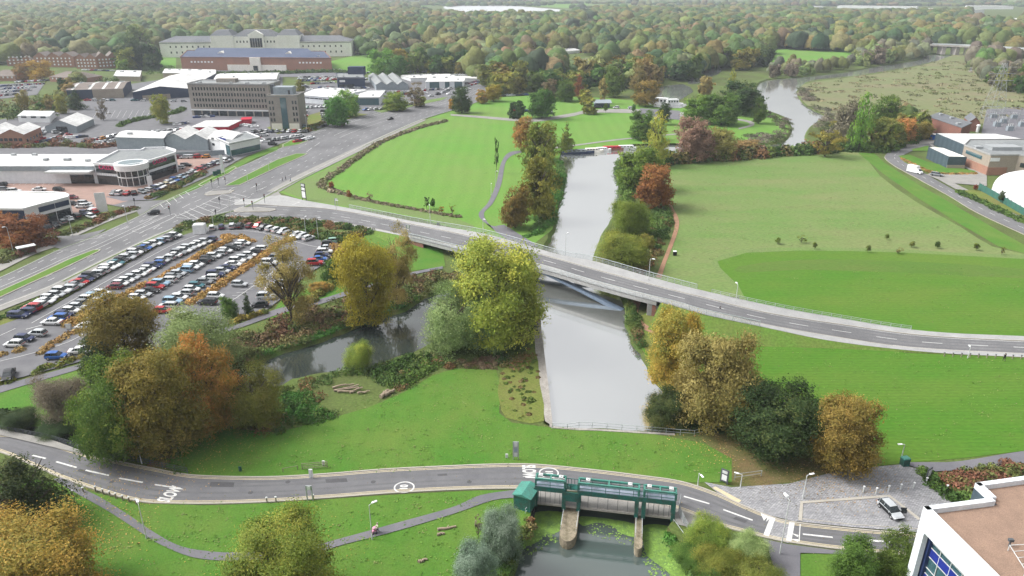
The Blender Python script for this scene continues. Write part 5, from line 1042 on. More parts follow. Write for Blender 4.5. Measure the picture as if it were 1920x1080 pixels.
for px, by, ty, lb, zz_ in LAMPS:
    z = {3: 3.6, 2: 1.5}.get(zz_, 0); p = G(px, by, z); h = max(HB(px, by, ty), 2.5) if not z else 6
    if lp is None: lp = lamp_proto(); t = lp; t.location = p; lps = h / 6.2; t.scale = (1, 1, h / 6.2)
    else: t, _ = copy_tree(lp, p, random.uniform(0, 6.28), (1, 1, h / 6.2))
    t['label'] = lb
def signal_proto():
    t = thing('traffic_light', '', 'traffic light'); b = MB(); b.tube((0, 0, 0), (0, 0, 3.2), .07); part('pole', b, MT['dsteel'], t); b = MB(); b.box((0, -.12, 2.9), (.38, .25, 1.0)); part('signal_head', b, MT['black'], t)
    for k, c in enumerate(('red', 'yellow', 'green')): b = MB(); b.tube((0, -.24, 3.22 - k * .3), (0, -.28, 3.22 - k * .3), .12); part('lens', b, MT[c], t)
    return t
SIG = [(320,405,'traffic light on the splitter island beside the dark pick-up'),(413,388,'traffic light in the middle of the hatched box'),(406,412,'traffic light at the car park corner of the junction'),(459,390,'traffic light on the bridge road island'),(482,361,'traffic light at the near end of the long reservation crossing'),(398,353,'traffic light at the end of the far verge'),(411,350,'traffic light between far verge and long reservation'),(424,349,'traffic light at the tip of the long reservation'),(254,390,'traffic light at the dealership entrance'),(497,382,'traffic light on the paved junction corner'),(475,395,'traffic light at the tip of the bridge road splitter')]
sp_ = None
for px, by, lb in SIG:
    if sp_ is None: sp_ = signal_proto(); t = sp_; t.location = G(px, by)
    else: t, _ = copy_tree(sp_, G(px, by), random.choice([0, .5, 1.6, 3.1]), (1, 1, 1))
    t['label'] = lb
def board(px, py, w_, h, z0, lb, name='sign_board', cat='sign', rz=0.0, panels=((0, 1, 'white'),), frame='dsteel', z=0):
    t = thing(name, lb, cat, G(px, py, z), rz); b = MB(); [b.box((s * w_ / 2, 0, (z0 + h) / 2), (.14, .14, z0 + h)) for s in (-1, 1)]; part('post', b, MT[frame], t)
    b = MB(); b.box((0, 0, z0 + h / 2), (w_ - .1, .16, h)); part('backboard', b, MT[frame], t)
    for f0, f1, m in panels:
        for s in (-1, 1): b = MB(); b.box((0, s * .1, z0 + h * (f0 + f1) / 2), (w_ - .3, .04, h * (f1 - f0) * .9)); part('panel', b, MT[m], t)
    return t
board(571, 376, 2.0, 5.3, .8, 'tall black and white totem sign on the verge corner', rz=R(-35), panels=((.02, .5, 'white'), (.54, .74, 'white'), (.8, .98, 'plast')), frame='black')
board(1357, 906, 1.1, 2.2, .3, 'tall dark sign board with white panels where the road bends', rz=R(-40), panels=((.1, .6, 'white'), (.68, .92, 'plast')), frame='dsteel')
board(1738, 903, 1.1, 2.2, .3, 'dark notice board beside the hedge on the granite court', rz=R(35), panels=((.15, .9, 'white'),), frame='dsteel')
board(194, 400, 3.0, 6.5, .5, 'white dealership totem beside the shrub border', rz=R(20), panels=((.02, .98, 'white'),), frame='white')
board(283, 352, 1.6, 4.0, .5, 'slim white dealership totem at the end of the display row', rz=R(40), panels=((.02, .98, 'white'),), frame='white')
board(419, 328, 1.0, 7.0, 1.0, 'slender white totem pole above the upper display row', rz=R(40), panels=((.02, .98, 'white'),), frame='white')
board(631, 388, .9, .8, 2.2, 'small white road sign on the park verge', panels=((.05, .95, 'white'),), frame='steel'); board(766, 440, 1.0, 1.0, 2.0, 'pair of small pale signs at the parapet end', panels=((.05, .95, 'white'),), frame='steel', z=2.4); board(582, 939, .8, .7, 2.0, 'twin white road signs back to back beside the near road', panels=((.05, .95, 'white'),), frame='steel'); board(584, 897, .45, 1.5, .2, 'narrow white marker post sign beside the slatted rail', panels=((.05, .95, 'white'),), frame='white')
board(967, 862, .8, 2.8, .6, 'tall silver waymarker sculpture on the lawn above the near road', panels=((.0, .28, 'plast'), (.34, .6, 'lav'), (.68, .98, 'plast')), frame='steel')
board(130, 619, 1.2, 1.2, .3, 'leaning grey sign board at the end of the planting strip', panels=((.05, .95, 'plast'),), frame='steel'); board(500, 1060, .3, 1.0, .1, 'dark marker post on the corner lawn by the footpath', panels=((.1, .9, 'dsteel'),), frame='dsteel', name='marker_post', cat='post') if False else None
board(607, 873, .3, .8, .1, 'short pale post right beside the slatted rail', panels=((.1, .9, 'white'),), name='marker_post', cat='post', frame='white'); board(950, 859, .3, .7, .1, 'little white post beside the silver waymarker', panels=((.1, .9, 'white'),), name='marker_post', cat='post', frame='white'); board(451, 884, .3, .8, .1, 'small green post on the lawn near the near road bend', panels=((.1, .9, 'green'),), name='marker_post', cat='post', frame='green')
def bollard_proto(m='wood', h=.9, cap='plast'):
    t = thing('bollard', '', 'bollard'); b = MB(); b.tube((0, 0, 0), (0, 0, h), .11, .10, 8); part('shaft', b, MT[m], t); b = MB(); b.tube((0, 0, h), (0, 0, h + .12), .16, .16, 8); part('cap', b, MT[cap], t); return t
bo = bollard_proto(); first = True
for i, (px, py) in enumerate([(180,922),(194,927),(207,931),(218,935),(231,939),(243,942),(256,946)]):
    t = bo if first else copy_tree(bo, (0, 0, 0))[0]; first = False; t.location = G(px, py); t['label'] = 'dark wooden bollard in the row beside the lower verge of the near road'; t['group'] = 'wooden bollards beside the near road'
b2 = bollard_proto('plast', 1.1, 'white'); first = True
for px, py in [(1618,924),(1642,927),(1665,923),(1688,920),(1712,917),(1736,908),(1774,922)]:
    t = b2 if first else copy_tree(b2, (0, 0, 0))[0]; first = False; t.location = G(px, py); t['label'] = 'pale metal bollard in the row across the granite court'; t['group'] = 'pale bollards on the granite court'
b3 = bollard_proto('wood', .8, 'dsteel'); first = True
for px in range(1770, 1915, 16):
    t = b3 if first else copy_tree(b3, (0, 0, 0))[0]; first = False; t.location = G(px, 667 + (px - 1770) * .035 + 1.5); t['label'] = 'short dark post on the lawn edge of the bridge road'; t['group'] = 'short posts along the bridge road'
for px, py in ((137,930),(157,924)):
    t = copy_tree(bo, G(px, py))[0]; t['label'] = 'wooden bollard at the mouth of the lower footpath'; t['group'] = 'bollards at the footpath mouth'
for px, py in ((501,943),(518,942),(588,938)): t = copy_tree(bo, G(px, py))[0]; t['label'] = 'dark bollard on the verge above the lime and olive maple'; t['group'] = 'bollards above the lime and olive maple'
def bin_(px, py, s, body, lid, lb, rz=0):
    t = thing('litter_bin', lb, 'bin', G(px, py), rz); b = MB(); b.box((0, 0, .55 * s), (.8 * s, .7 * s, 1.1 * s), 0, 0, 1.08); part('bin_body', b, MT[body], t); b = MB(); b.box((0, 0, 1.16 * s), (.92 * s, .8 * s, .12 * s), 0, 0, .8); part('lid', b, MT[lid], t)
bin_(1695, 873, 1.3, 'green', 'greenlight', 'green grit bin on the lawn corner of the granite court', .2); bin_(1265, 479, 1.1, 'black', 'white', 'black litter bin with a pale top beside the dirt path'); bin_(822, 424, .9, 'black', 'dsteel', 'dark litter bin on the verge above the bridge parapet')
for px, py, lb in ((404,330,'dark green street cabinet on the far verge, lower of the pair'),(410,327,'dark green street cabinet on the far verge, upper of the pair')):
    t = thing('street_cabinet', lb, 'cabinet', G(px, py), .5); b = MB(); b.box((0, 0, 1.0), (1.6, 1.2, 2.0)); part('body', b, MT['green'], t); b = MB(); b.box((0, 0, 2.05), (1.75, 1.35, .1)); part('top', b, MT['dsteel'], t)
bs = thing('bus_shelter', 'small red brown bus shelter with a white roof beside the dual carriageway', 'bus shelter', G(52, 477), .75); b = MB(); b.box((0, .8, 1.15), (4, .12, 2.3)); b.box((-2, 0, 1.15), (.12, 1.6, 2.3)); b.box((2, 0, 1.15), (.12, 1.6, 2.3)); part('wall', b, MT['brickdark'], bs); b = MB(); b.box((0, 0, 2.42), (4.6, 2.2, .18)); part('roof', b, MT['white'], bs)
tc_ = thing('white_kiosk', 'white boxy kiosk cabin in the hedge at the top of the car park', 'kiosk', G(376, 438), .15); b = MB(); b.box((0, 0, 1.5), (3.6, 2.6, 3.0), 0, 0, .94); part('cabin', b, MT['white'], tc_); b = MB(); b.box((0, 0, 3.1), (3.3, 2.3, .2), 0, 0, .7); part('roof', b, MT['plast'], tc_)
# logs
for i, (px, py, L_, rz, lb, gp) in enumerate([(644,726,4,.3,'bleached log in the heap among the island undergrowth','logs in the heap on the island'),(650,732,4.6,.15,'bleached log in the heap among the island undergrowth','logs in the heap on the island'),(656,729,3.6,.5,'bleached log in the heap among the island undergrowth','logs in the heap on the island'),(648,737,3,-.1,'bleached log in the heap among the island undergrowth','logs in the heap on the island'),(668,734,2.6,.7,'log lying apart, upper side of the island log heap',None),(682,738,2.2,.2,'short log lying apart, lawn side of the island log heap',None),(721,741,2.6,1.2,'thick pale cut trunk standing out on the lawn edge, larger',None),(731,739,2.2,.8,'thick pale cut trunk on the lawn edge, smaller',None),(838,992,2.6,.25,'pale plank like log on the lower lawn',None),(793,1053,1.2,.5,'small pale stump on the lower lawn',None),(827,1003,1.0,.2,'pale stone beside the plank like log',None)]):
    t = thing('log', lb, 'log', G(px, py), rz, gp); r = .42 if i in (6, 7) else .22; b = MB(); n = 5; p = Vector((-L_ / 2, 0, r))
    for k in range(n): q = Vector((-L_ / 2 + (k + 1) * L_ / n, random.uniform(-.15, .15), r + .25 * (i < 6) * random.random())); b.tube(p, q, r * (1 - .08 * k), r * (1 - .08 * (k + 1)), 8); p = q
    part('log_trunk', b, MT['log'], t); b = MB(); b.tube((0, 0, r), (L_ * .12, L_ * .15, r * 1.6), r * .4, r * .25, 6); part('branch_stub', b, MT['log'], t)
# ---------------------------------------------------------------- cars
CARC = {'white': (.66,.67,.68), 'silver': (.44,.46,.48), 'grey': (.22,.235,.25), 'black': (.018,.018,.022), 'navy': (.02,.03,.09), 'blue': (.02,.10,.35), 'red': (.38,.015,.02), 'teal': (.03,.14,.17), 'orange': (.55,.22,.02), 'cream': (.62,.55,.38), 'pale green': (.25,.42,.33), 'maroon': (.16,.02,.035), 'pale blue': (.25,.38,.50)}
CPM = {k: M('car_paint_' + k.replace(' ', '_'), v, .35, var=.04, spec=.35) for k, v in CARC.items()}
MT['headlamp'] = M('headlamp', (.75,.77,.78), .2); MT['taillamp'] = M('tail_lamp', (.4,.01,.01), .3); MT['hub'] = M('wheel_hub', (.4,.41,.42), .4, metal=.5)
def loft(b, secs, mi=0):
    """secs: (x, [(y,z)...]) closed rings joined end to end"""
    n = len(secs[0][1]); o = len(b.v)
    vs = [(x, y, z) for x, r in secs for y, z in r]; fs = []
    for k in range(len(secs) - 1):
        for i in range(n): fs.append((k * n + i, k * n + (i + 1) % n, (k + 1) * n + (i + 1) % n, (k + 1) * n + i))
    fs.append(tuple(range(n))[::-1]); fs.append(tuple((len(secs) - 1) * n + i for i in range(n))); b.add(vs, fs, mi)
PRO = {'hatchback': (4.0, 1.74, .86, 1.46, [-1.95, -1.55, .35, 1.05]), 'saloon': (4.6, 1.80, .88, 1.42, [-1.55, -.85, .45, 1.25]), 'estate': (4.6, 1.80, .90, 1.50, [-2.2, -1.95, .45, 1.2]), 'off-roader': (4.5, 1.86, 1.0, 1.72, [-2.15, -1.9, .35, 1.05])}
def body_secs(L, W, zb, zr_):
    h = L / 2; w = W / 2; S_ = []
    for x, ww, zt, zl in ((-h, .80, zb - .12, .38), (-h + .12, .94, zb + .02, .28), (-h * .55, 1, zb + .03, .24), (0, 1, zb + .02, .24), (h * .4, 1, zb, .24), (h * .62, .99, zb - .06, .24), (h - .25, .93, zb - .14, .28), (h, .76, zb - .28, .36)):
        y = w * ww; S_.append((x, [(-y * .92, zl), (y * .92, zl), (y, zl + .2), (y, zt - .18), (y * .88, zt), (-y * .88, zt), (-y, zt - .18), (-y, zl + .2)]))
    return S_
def glass_secs(W, zb, zr_, X, grow=0):
    w = W / 2; x0, x1, x2, x3 = X; f = lambda y0, y1, z0, z1: [(-y0, z0), (y0, z0), (y1, z1), (-y1, z1)]
    return [(x0, f(w * .86, w * .84, zb - .02, zb + .02)), (x1, f(w * .88, w * .70, zb - .02, zr_ - .03)), ((x1 + x2) / 2, f(w * .89, w * .73, zb - .02, zr_)), (x2, f(w * .89, w * .71, zb - .02, zr_ - .03)), (x3, f(w * .86, w * .80, zb - .06, zb - .02))]
def roof_secs(W, zr_, X):
    w = W / 2; x0, x1, x2, x3 = X; f = lambda y, z: [(-y, z - .05), (y, z - .05), (y * .9, z + .02), (-y * .9, z + .02)]
    return [(x1 - .08, f(w * .72, zr_ - .06)), ((x1 + x2) / 2, f(w * .745, zr_ + .01)), (x2 + .05, f(w * .73, zr_ - .05))]
def car_proto(kind, full):
    L, W, zb, zr_, X = PRO[kind]; h = L / 2; w = W / 2
    body = MB(); loft(body, body_secs(L, W, zb, zr_)); loft(body, roof_secs(W, zr_, X))
    for s in (-1, 1):
        for x0, x1 in ((X[1], X[1] + .04), ((X[1] + X[2]) / 2, (X[1] + X[2]) / 2 + .08)): body.bar((x0 + .05, s * w * .885, zb), (x1 + .02, s * w * .745, zr_ - .02), .09, .04)
        body.box((X[3] - .25, s * (w + .06), zb + .05), (.14, .16, .12))
    glass = MB(); loft(glass, glass_secs(W, zb, zr_, X))
    if not full:
        for s in (-1, 1):
            for x in (-h * .62, h * .62): body.tube((x, s * (w - .16), .32), (x, s * (w + .01), .32), .32, .32, 10, 2)
            body.box((h - .1, s * w * .66, zb - .3), (.2, .4, .14), 0, 3)
        o = len(body.v); body.v += glass.v; body.f += [tuple(i + o for i in f) for f in glass.f]; body.m += [1] * len(glass.f)
        return body.mesh('car', [None, MT['glassd'], MT['black'], MT['headlamp']])
    t = thing('parked_car', '', 'car'); B = part('body', body, [None], t); part('window_glass', glass, MT['glassd'], t)
    for s in (-1, 1):
        for x in (-h * .62, h * .62):
            wb = MB(); wb.tube((0, -.1, 0), (0, .1, 0), .32, .32, 12); o_ = part('wheel', wb, MT['black'], t); o_.location = (x, s * (w - .09), .32)
            hb = MB(); hb.tube((0, s * .1, 0), (0, s * .115, 0), .19, .17, 10); part('hub', hb, MT['hub'], o_)
        b = MB(); b.box((h - .12, s * w * .64, zb - .31), (.22, .42, .14)); part('headlight', b, MT['headlamp'], t)
    b = MB(); b.box((-h + .02, 0, zb - .16), (.1, W * .84, .12)); part('tail_light', b, MT['taillamp'], t)
    b = MB(); b.box((h + .0, 0, .42), (.06, W * .5, .16)); part('grille', b, MT['black'], t)
    return t
CARS = {}; NC = [0]
def put_car(kind, colr, loc, rz, label, group, full=True, cat='car'):
    NC[0] += 1; key = (kind, full)
    if full:
        if key not in CARS: CARS[key] = car_proto(kind, True); t = CARS[key]; out = [t] + list(t.children); t.location = loc; t.rotation_euler = (0, 0, rz)
        else: t, out = copy_tree(CARS[key], loc, rz)
        for o in out:
            if o.name.startswith('body'): o.material_slots[0].link = 'OBJECT'; o.material_slots[0].material = CPM[colr]
    else:
        if key not in CARS: CARS[key] = car_proto(kind, False)
        t = obj('parked_car', CARS[key], None, loc); t.rotation_euler = (0, 0, rz); t.material_slots[0].link = 'OBJECT'; t.material_slots[0].material = CPM[colr]
        t['category'] = cat
    t['label'] = label
    if group: t['group'] = group
    return t
ORD = 'first second third fourth fifth sixth seventh eighth ninth tenth eleventh twelfth thirteenth fourteenth fifteenth sixteenth seventeenth eighteenth nineteenth twentieth'.split()
def ordn(i): return ORD[i] if i < 20 else 'twenty-' + ORD[i - 20]
CMAP = {'w': 'white', 's': 'silver', 'g': 'grey', 'k': 'black', 'n': 'navy', 'b': 'blue', 'r': 'red', 't': 'teal', 'o': 'orange', 'c': 'cream', 'p': 'pale green', 'm': 'maroon', 'l': 'pale blue'}
def row(px, s, where, full, rz=0.0, turn=None, gapc='-', z=.065, along=None, endn='near'):
    pts = catmull([G(a, b) for a, b in px], False, 6) if len(px) > 2 else [G(*px[0]), G(*px[-1])]
    q = resample(pts, len(s)) if len(s) > 1 else pts[:1]; k = 0; g = random.Random(len(where) + len(s))
    for i, (p, ch) in enumerate(zip(q, s)):
        if ch == gapc: continue
        kd = g.choice(['hatchback', 'hatchback', 'hatchback', 'saloon', 'estate', 'off-roader'])
        r = rz
        if turn: t = q[min(i + 1, len(q) - 1)] - q[max(i - 1, 0)]; r = math.atan2(t.y, t.x) + turn
        if g.random() < .3: r += math.pi
        rest = s[:i].replace(gapc, '').count(ch); tot = s.replace(gapc, '').count(ch)
        lb = f'{CMAP[ch]} {kd}, {ordn(k)} from the {endn} end of {where}' if len(s) > 1 else f'{CMAP[ch]} {kd} {where}'
        put_car(kd, CMAP[ch], (p.x + g.uniform(-.25, .25), p.y + g.uniform(-.1, .1), z), r + g.uniform(-.03, .03), lb, None if len(s) < 2 else 'cars in ' + where, full); k += 1
ZC = LAY[0] + .005
row([(36,597),(120,551),(200,509),(280,466),(330,446)], 'nnrwwwswsgrnkswwwtksswkbswlskw', 'the hedge side row', True, -.05, z=ZC)
row([(100,610),(165,570),(245,528),(295,500),(355,470),(395,454)], 'wbnwsgwlw-mwwswwwnbsswgwswwsn', 'the row left of the first island', True, -.05, z=ZC)
row([(160,618),(216,587),(277,553),(338,517),(398,487),(456,461)], 'wgtnwkswskrlwgslwwkkwswkww', 'the row right of the first island', True, -.05, z=ZC)
row([(306,588),(334,564),(394,527),(445,496),(486,472)], 'rslwswtgwnsnwwswkw', 'the row left of the second island', True, -.05, z=ZC)
row([(352,598),(408,560),(444,541),(487,511),(512,495),(536,480)], 's-kw-s---wgn', 'the row right of the second island', True, -.05, z=ZC)
row([(487,577),(510,552),(530,535)], 'ksws', 'the short row beside the young conifers', True, .1, z=ZC)
row([(590,498),(600,488),(606,478),(614,470),(619,457)], 'rbnwskp', 'the stub row towards the bridge', True, .15, z=ZC)
row([(399,432),(440,428),(480,428),(512,434),(545,442),(579,451)], 'wnskmrkwwsgwsw', 'the curved top row', True, turn=R(90), z=ZC)
row([(31,651),(48,641),(70,631)], 'wns', 'the trio above the car park entrance', True, -.05, z=ZC)
row([(105,674)], 'b', 'behind the orange planting strip at the footpath', True, .1, z=ZC); row([(152,664)], 'w', 'beside the blue car behind the orange strip', True, .2, z=ZC); row([(166,660)], 's', 'tucked against the dark green tree by the car park path', True, .2, z=ZC)
row([(15,710)], 'k', 'at the car park entrance beside the path', True, -1.2, z=ZC)
row([(290,405-2)], 'k', 'driving through the junction beside the dealership entrance', True, .35, z=ZC); row([(732,225)], 'k', 'driving away along the dual carriageway', False, 1.1, z=ZC)
row([(70,343)], 'g', 'alone in the bays before the white retail shed', True, .3, z=ZC); row([(138,386)], 'k', 'nosing out between showroom and display cars', True, -.1, z=ZC); row([(137,374)], 'm', 'on the red paving beside the curved showroom', True, 0, z=ZC); row([(112,359)], 'k', 'on the red paving behind the curved showroom', True, 0, z=ZC)
row([(93,432),(108,425),(122,418),(136,412),(149,407),(163,402),(176,400)], 'kkgskns', "the row before the navy showroom", True, R(-40), z=ZC)
row([(155,391),(166,392),(160,386)], 'wss', 'the rear group of the display lot', True, 0, z=ZC); row([(168,401),(180,403),(177,396),(171,410)], 'wwrw', 'the tight group beside the dealership totem', True, R(-30), z=ZC)
row([(213,366),(229,366),(243,366),(256,365),(268,363),(278,360)], 'gwrkgs', 'the forecourt row facing the junction', True, turn=R(90), z=ZC)
row([(292,358),(330,340),(380,318),(431,301)], 'nwwcwsbslgsswrrmksnsgwsk', 'the display row beside the carriageway verge', True, R(-30), z=ZC)
row([(334,298),(387,297)], 'mswro'[:5], 'the short back row of the red forecourt', False, .4, z=ZC); row([(337,318),(350,313)], 'wk', 'the middle of the red forecourt', False, .2, z=ZC); row([(275,340),(290,333),(302,327)], 'wsw', 'the side wall of the glass tower showroom', False, .2, z=ZC)
row([(5,350),(16,364),(41,360),(73,359)], 'kgww', "the gap behind the navy showroom", False, .2, z=ZC)
row([(478,249),(575,249)], 'gkwnskwrwk', "the tower lot's back line", False, R(80), z=ZC); row([(506,266),(563,258)], 'kgswswww', "the tower lot's middle line", False, R(60), z=ZC); row([(470,258),(495,256)], 'wsw', 'the line beside the white fronted showroom', False, .5, z=ZC); row([(512,273)], 'k', 'alone beside the kerb of the tower showroom lot', False, .1, z=ZC)
row([(569,240),(571,213)], 'tgwrw', 'the column beside the office tower', False, .1, z=ZC); row([(609,238),(608,212)], 'ksgswk', 'the column beneath the bright green trees', False, .1, z=ZC); row([(577,204),(610,202)], 'pwsww', 'the row against the white workshop', False, R(70), z=ZC)
row([(685,208),(730,205),(778,195)], 'bwsskgwwkswgw', 'the showroom row beside the carriageway', False, R(50), z=ZC); row([(808,182),(830,176),(845,168)], 'wksgw', 'the row nearest the dense dark tree', False, R(50), z=ZC)
row([(1155,204)], 'w', 'beside the park kiosk', False, .1, z=ZC); row([(1183,205)], 'w', 'parked alone on the park strip', False, .1, z=ZC); row([(1120,203)], 'k', 'under the park kiosk roof', False, 0, z=ZC)
row([(1757,331)], 'g', 'at the mouth of the concrete yard', False, -.6, z=ZC)
row([(195,262),(245,254),(330,248)], 'osskgwsgkwsgws', 'the line behind the long grey shed', False, R(70), z=ZC); row([(165,190),(212,190)], 'rwwt', 'the lane below the striped roof shed', False, .3, z=ZC); row([(252,190),(345,192)], 'twglsg', 'the lane below the big white warehouse', False, .3, z=ZC)
row([(85,245),(130,256)], 'wwskr', 'the yard of the small grey shed', False, R(60), z=ZC)
# the lone car on the granite court, one door open
t = put_car('hatchback', 'silver', (*G(1668, 962)[:2], .12), R(-78), 'silver hatchback with dark sides and an open door on the granite court', None); t.name = 'parked_car_open'
t.name = 'hatchback_car'
L, W, zb, zr_, X = PRO['hatchback']
b = MB(); b.box((-.1, W / 2 + .005, .62), (2.6, .03, .5)); b.box((-.1, -W / 2 - .005, .62), (2.6, .03, .5)); part('side_panel', b, MT['black'], t)
b = MB(); a0 = Vector((.75, W / 2, .6)); b.box((a0.x + .15, a0.y + .5, .62), (.09, 1.0, .55), -.25); b.box((a0.x + .1, a0.y + .5, 1.1), (.04, .85, .4), -.25); part('open_door', b, MT['glassd'], t)
# the white van
v = thing('delivery_van', 'white box van driving down the yard road', 'van', (*G(1714, 325)[:2], .1), R(-62)); b = MB(); b.box((-.8, 0, 1.75), (4.2, 2.1, 2.6), 0, 0, .97); part('cargo_box', b, MT['white'], v)
b = MB(); loft(b, [(1.2, [(-.98, .5), (.98, .5), (.9, 2.2), (-.9, 2.2)]), (1.9, [(-.98, .45), (.98, .45), (.85, 2.0), (-.85, 2.0)]), (2.5, [(-.97, .4), (.97, .4), (.9, 1.3), (-.9, 1.3)]), (3.1, [(-.9, .4), (.9, .4), (.85, 1.0), (-.85, 1.0)])]); part('cab', b, MT['white'], v)
b = MB(); b.add([(1.95, -.8, 1.95), (1.95, .8, 1.95), (2.52, .86, 1.34), (2.52, -.86, 1.34)], [(0, 3, 2, 1)]); b.add([(a, c, d + .03) for a, c, d in [(1.97, -.8, 1.95), (1.97, .8, 1.95), (2.54, .86, 1.34), (2.54, -.86, 1.34)]], [(0, 3, 2, 1)]); part('windscreen', b, MT['glassd'], v)
for x in (-1.9, 2.2):
    for s in (-1, 1): b = MB(); b.tube((x, s * .75, .38), (x, s * 1.02, .38), .38, .38, 12); part('wheel', b, MT['black'], v)
for s in (-1, 1): b = MB(); b.box((3.08, s * .7, .82), (.1, .3, .18)); part('headlight', b, MT['headlamp'], v)
print('cars', NC[0])
# the rest of the display lots, too many and too small to tell apart
def far_cars(items):
    B = MB(); cols = []; g = random.Random(3)
    for a, c, n, jx, rz in items:
        p, q = G(*a), G(*c)
        for i in range(n):
            x = p.lerp(q, (i + .5) / n); k = g.choice([(.75,.76,.77)] * 3 + [(.45,.47,.49)] * 2 + [(.05,.05,.06)] * 2 + [(.05,.08,.2), (.35,.02,.03), (.2,.21,.22)]); f0 = len(B.f); r = rz + g.uniform(-.1, .1)
            x = Vector((x.x, x.y + 0, 0)); B.box((x.x, x.y, .72), (4.3, 1.8, .7), r, 0, .97); cols += [k] * 6; B.box((x.x, x.y, 1.12), (2.2, 1.5, .5), r, 0, .8); cols += [(.03,.04,.05)] * 6; B.box((x.x, x.y, 1.39), (1.5, 1.15, .05), r); cols += [k] * 6
            B.box((x.x, x.y, .22), (3.9, 1.6, .3), r); cols += [(.02,.02,.02)] * 6
    me = B.mesh('distant_cars', MT['leafcol']); at = me.attributes.new('leaf_colour', 'FLOAT_COLOR', 'FACE'); c4 = np.ones((len(cols), 4), np.float32); c4[:, :3] = cols; at.data.foreach_set('color', c4.ravel())
    obj('distant_cars', me, label='rows of display cars far off among the showrooms', kind='stuff')
far_cars([((560,149),(630,148),14,0,1.0),((565,158),(585,172),8,0,.3),((600,165),(625,166),7,0,1.0),((640,172),(690,172),12,0,1.0),((700,176),(790,172),14,0,.5),((730,180),(790,176),12,0,.5),((640,140),(690,138),10,0,.3),((690,136),(900,136),30,0,1.3),((480,262),(500,268),5,0,.5),((555,268),(585,260),6,0,.7),((330,243),(355,246),6,0,.7),((455,236),(480,240),6,0,.3),((100,262),(160,258),10,0,.7),((75,256),(84,246),5,0,.7),((160,268),(190,262),7,0,.9),((300,252),(325,246),5,0,.4),((0,192),(60,190),0,0,.4),((30,155),(90,152),10,0,1.2),((890,158),(925,148),8,0,.8),((840,178),(880,168),8,0,.8),((5,163),(80,158),22,0,.3),((0,168),(65,165),18,0,1.3),((0,174),(55,171),16,0,1.3),((0,181),(30,178),8,0,1.3),((515,137),(600,135),18,0,1.4),((530,133),(640,132),18,0,1.4),((560,153),(630,150),12,0,1.2),((585,158),(625,156),8,0,.4),((560,146),(640,146),10,0,.2),((690,148),(640,166),9,0,1),((640,168),(690,166),9,0,.2),((790,172),(830,168),8,0,.8),((800,165),(870,164),12,0,.9),((860,166),(905,155),12,0,.8),((870,160),(912,150),12,0,.8),((770,142),(900,142),26,0,1.2),((850,150),(905,146),10,0,.4),((60,262),(80,262),4,0,.4),((180,270),(215,266),7,0,1.0),((190,275),(218,271),6,0,.2),((72,268),(120,262),8,0,1.0),((155,132),(215,134),8,0,.1),((930,182),(990,179),7,0,.2),((960,208),(1035,212),7,0,.1),((1060,98),(1150,92),22,0,.3),((1062,101),(1120,97),14,0,.3),((330,236),(350,232),4,0,.5),((735,178),(800,176),8,0,.2),((380,217),(490,214),10,0,.4),((365,222),(400,220),4,0,.3)])
# ---------------------------------------------------------------- buildings
def norm_cam(A, B):
    d = (B - A); d.z = 0; d.normalize(); n = Vector((d.y, -d.x, 0)); return d, (n if n.dot(-((A + B) / 2)) > 0 else -n)
WB = {}
def unit(name, mat):
    k = (name, mat)
    if k not in WB: b = MB(); b.box((0, 0, 0), (1, 1, 1)); WB[k] = b.mesh(name, MT[mat])
    return WB[k]
def windows(t, A, B, z0, z1, cols, rows, ww, wh, mat='glassd', name='window', m0=.04, m1=.04, skip=()):
    """a grid of windows on the wall from A to B, each one a part"""
    d, n = norm_cam(A, B); L = (B - A).length; rz = math.atan2(d.y, d.x); cnt = t.get('_n', 0); extra = MB()
    for r in range(rows):
        z = z0 + (z1 - z0) * (r + .5) / rows
        for c in range(cols):
            if (r, c) in skip: continue
            u = m0 + (1 - m0 - m1) * (c + .5) / cols; p = A + d * (L * u); p = Vector((p.x, p.y, z)) + n * .03
            if cnt < 100:
                o = obj(name, unit(name, mat), t, p - t.location); o.rotation_euler = (0, 0, rz); o.scale = (ww, .12, wh); cnt += 1
            else: extra.box(p - t.location, (ww, .12, wh), rz)
    t['_n'] = cnt
    if extra.v: o = part('window_row', extra, MT[mat], t); o['kind'] = 'stuff'
def band(t, A, B, z0, z1, mat, name, off=.06, a=0.0, c=1.0):
    d, n = norm_cam(A, B); p = A.lerp(B, a) + n * off * .5; q = A.lerp(B, c) + n * off * .5; b = MB(); b.bar((p.x, p.y, (z0 + z1) / 2), (q.x, q.y, (z0 + z1) / 2), off + .06, z1 - z0); return part(name, b, MT[mat], t, t.location)
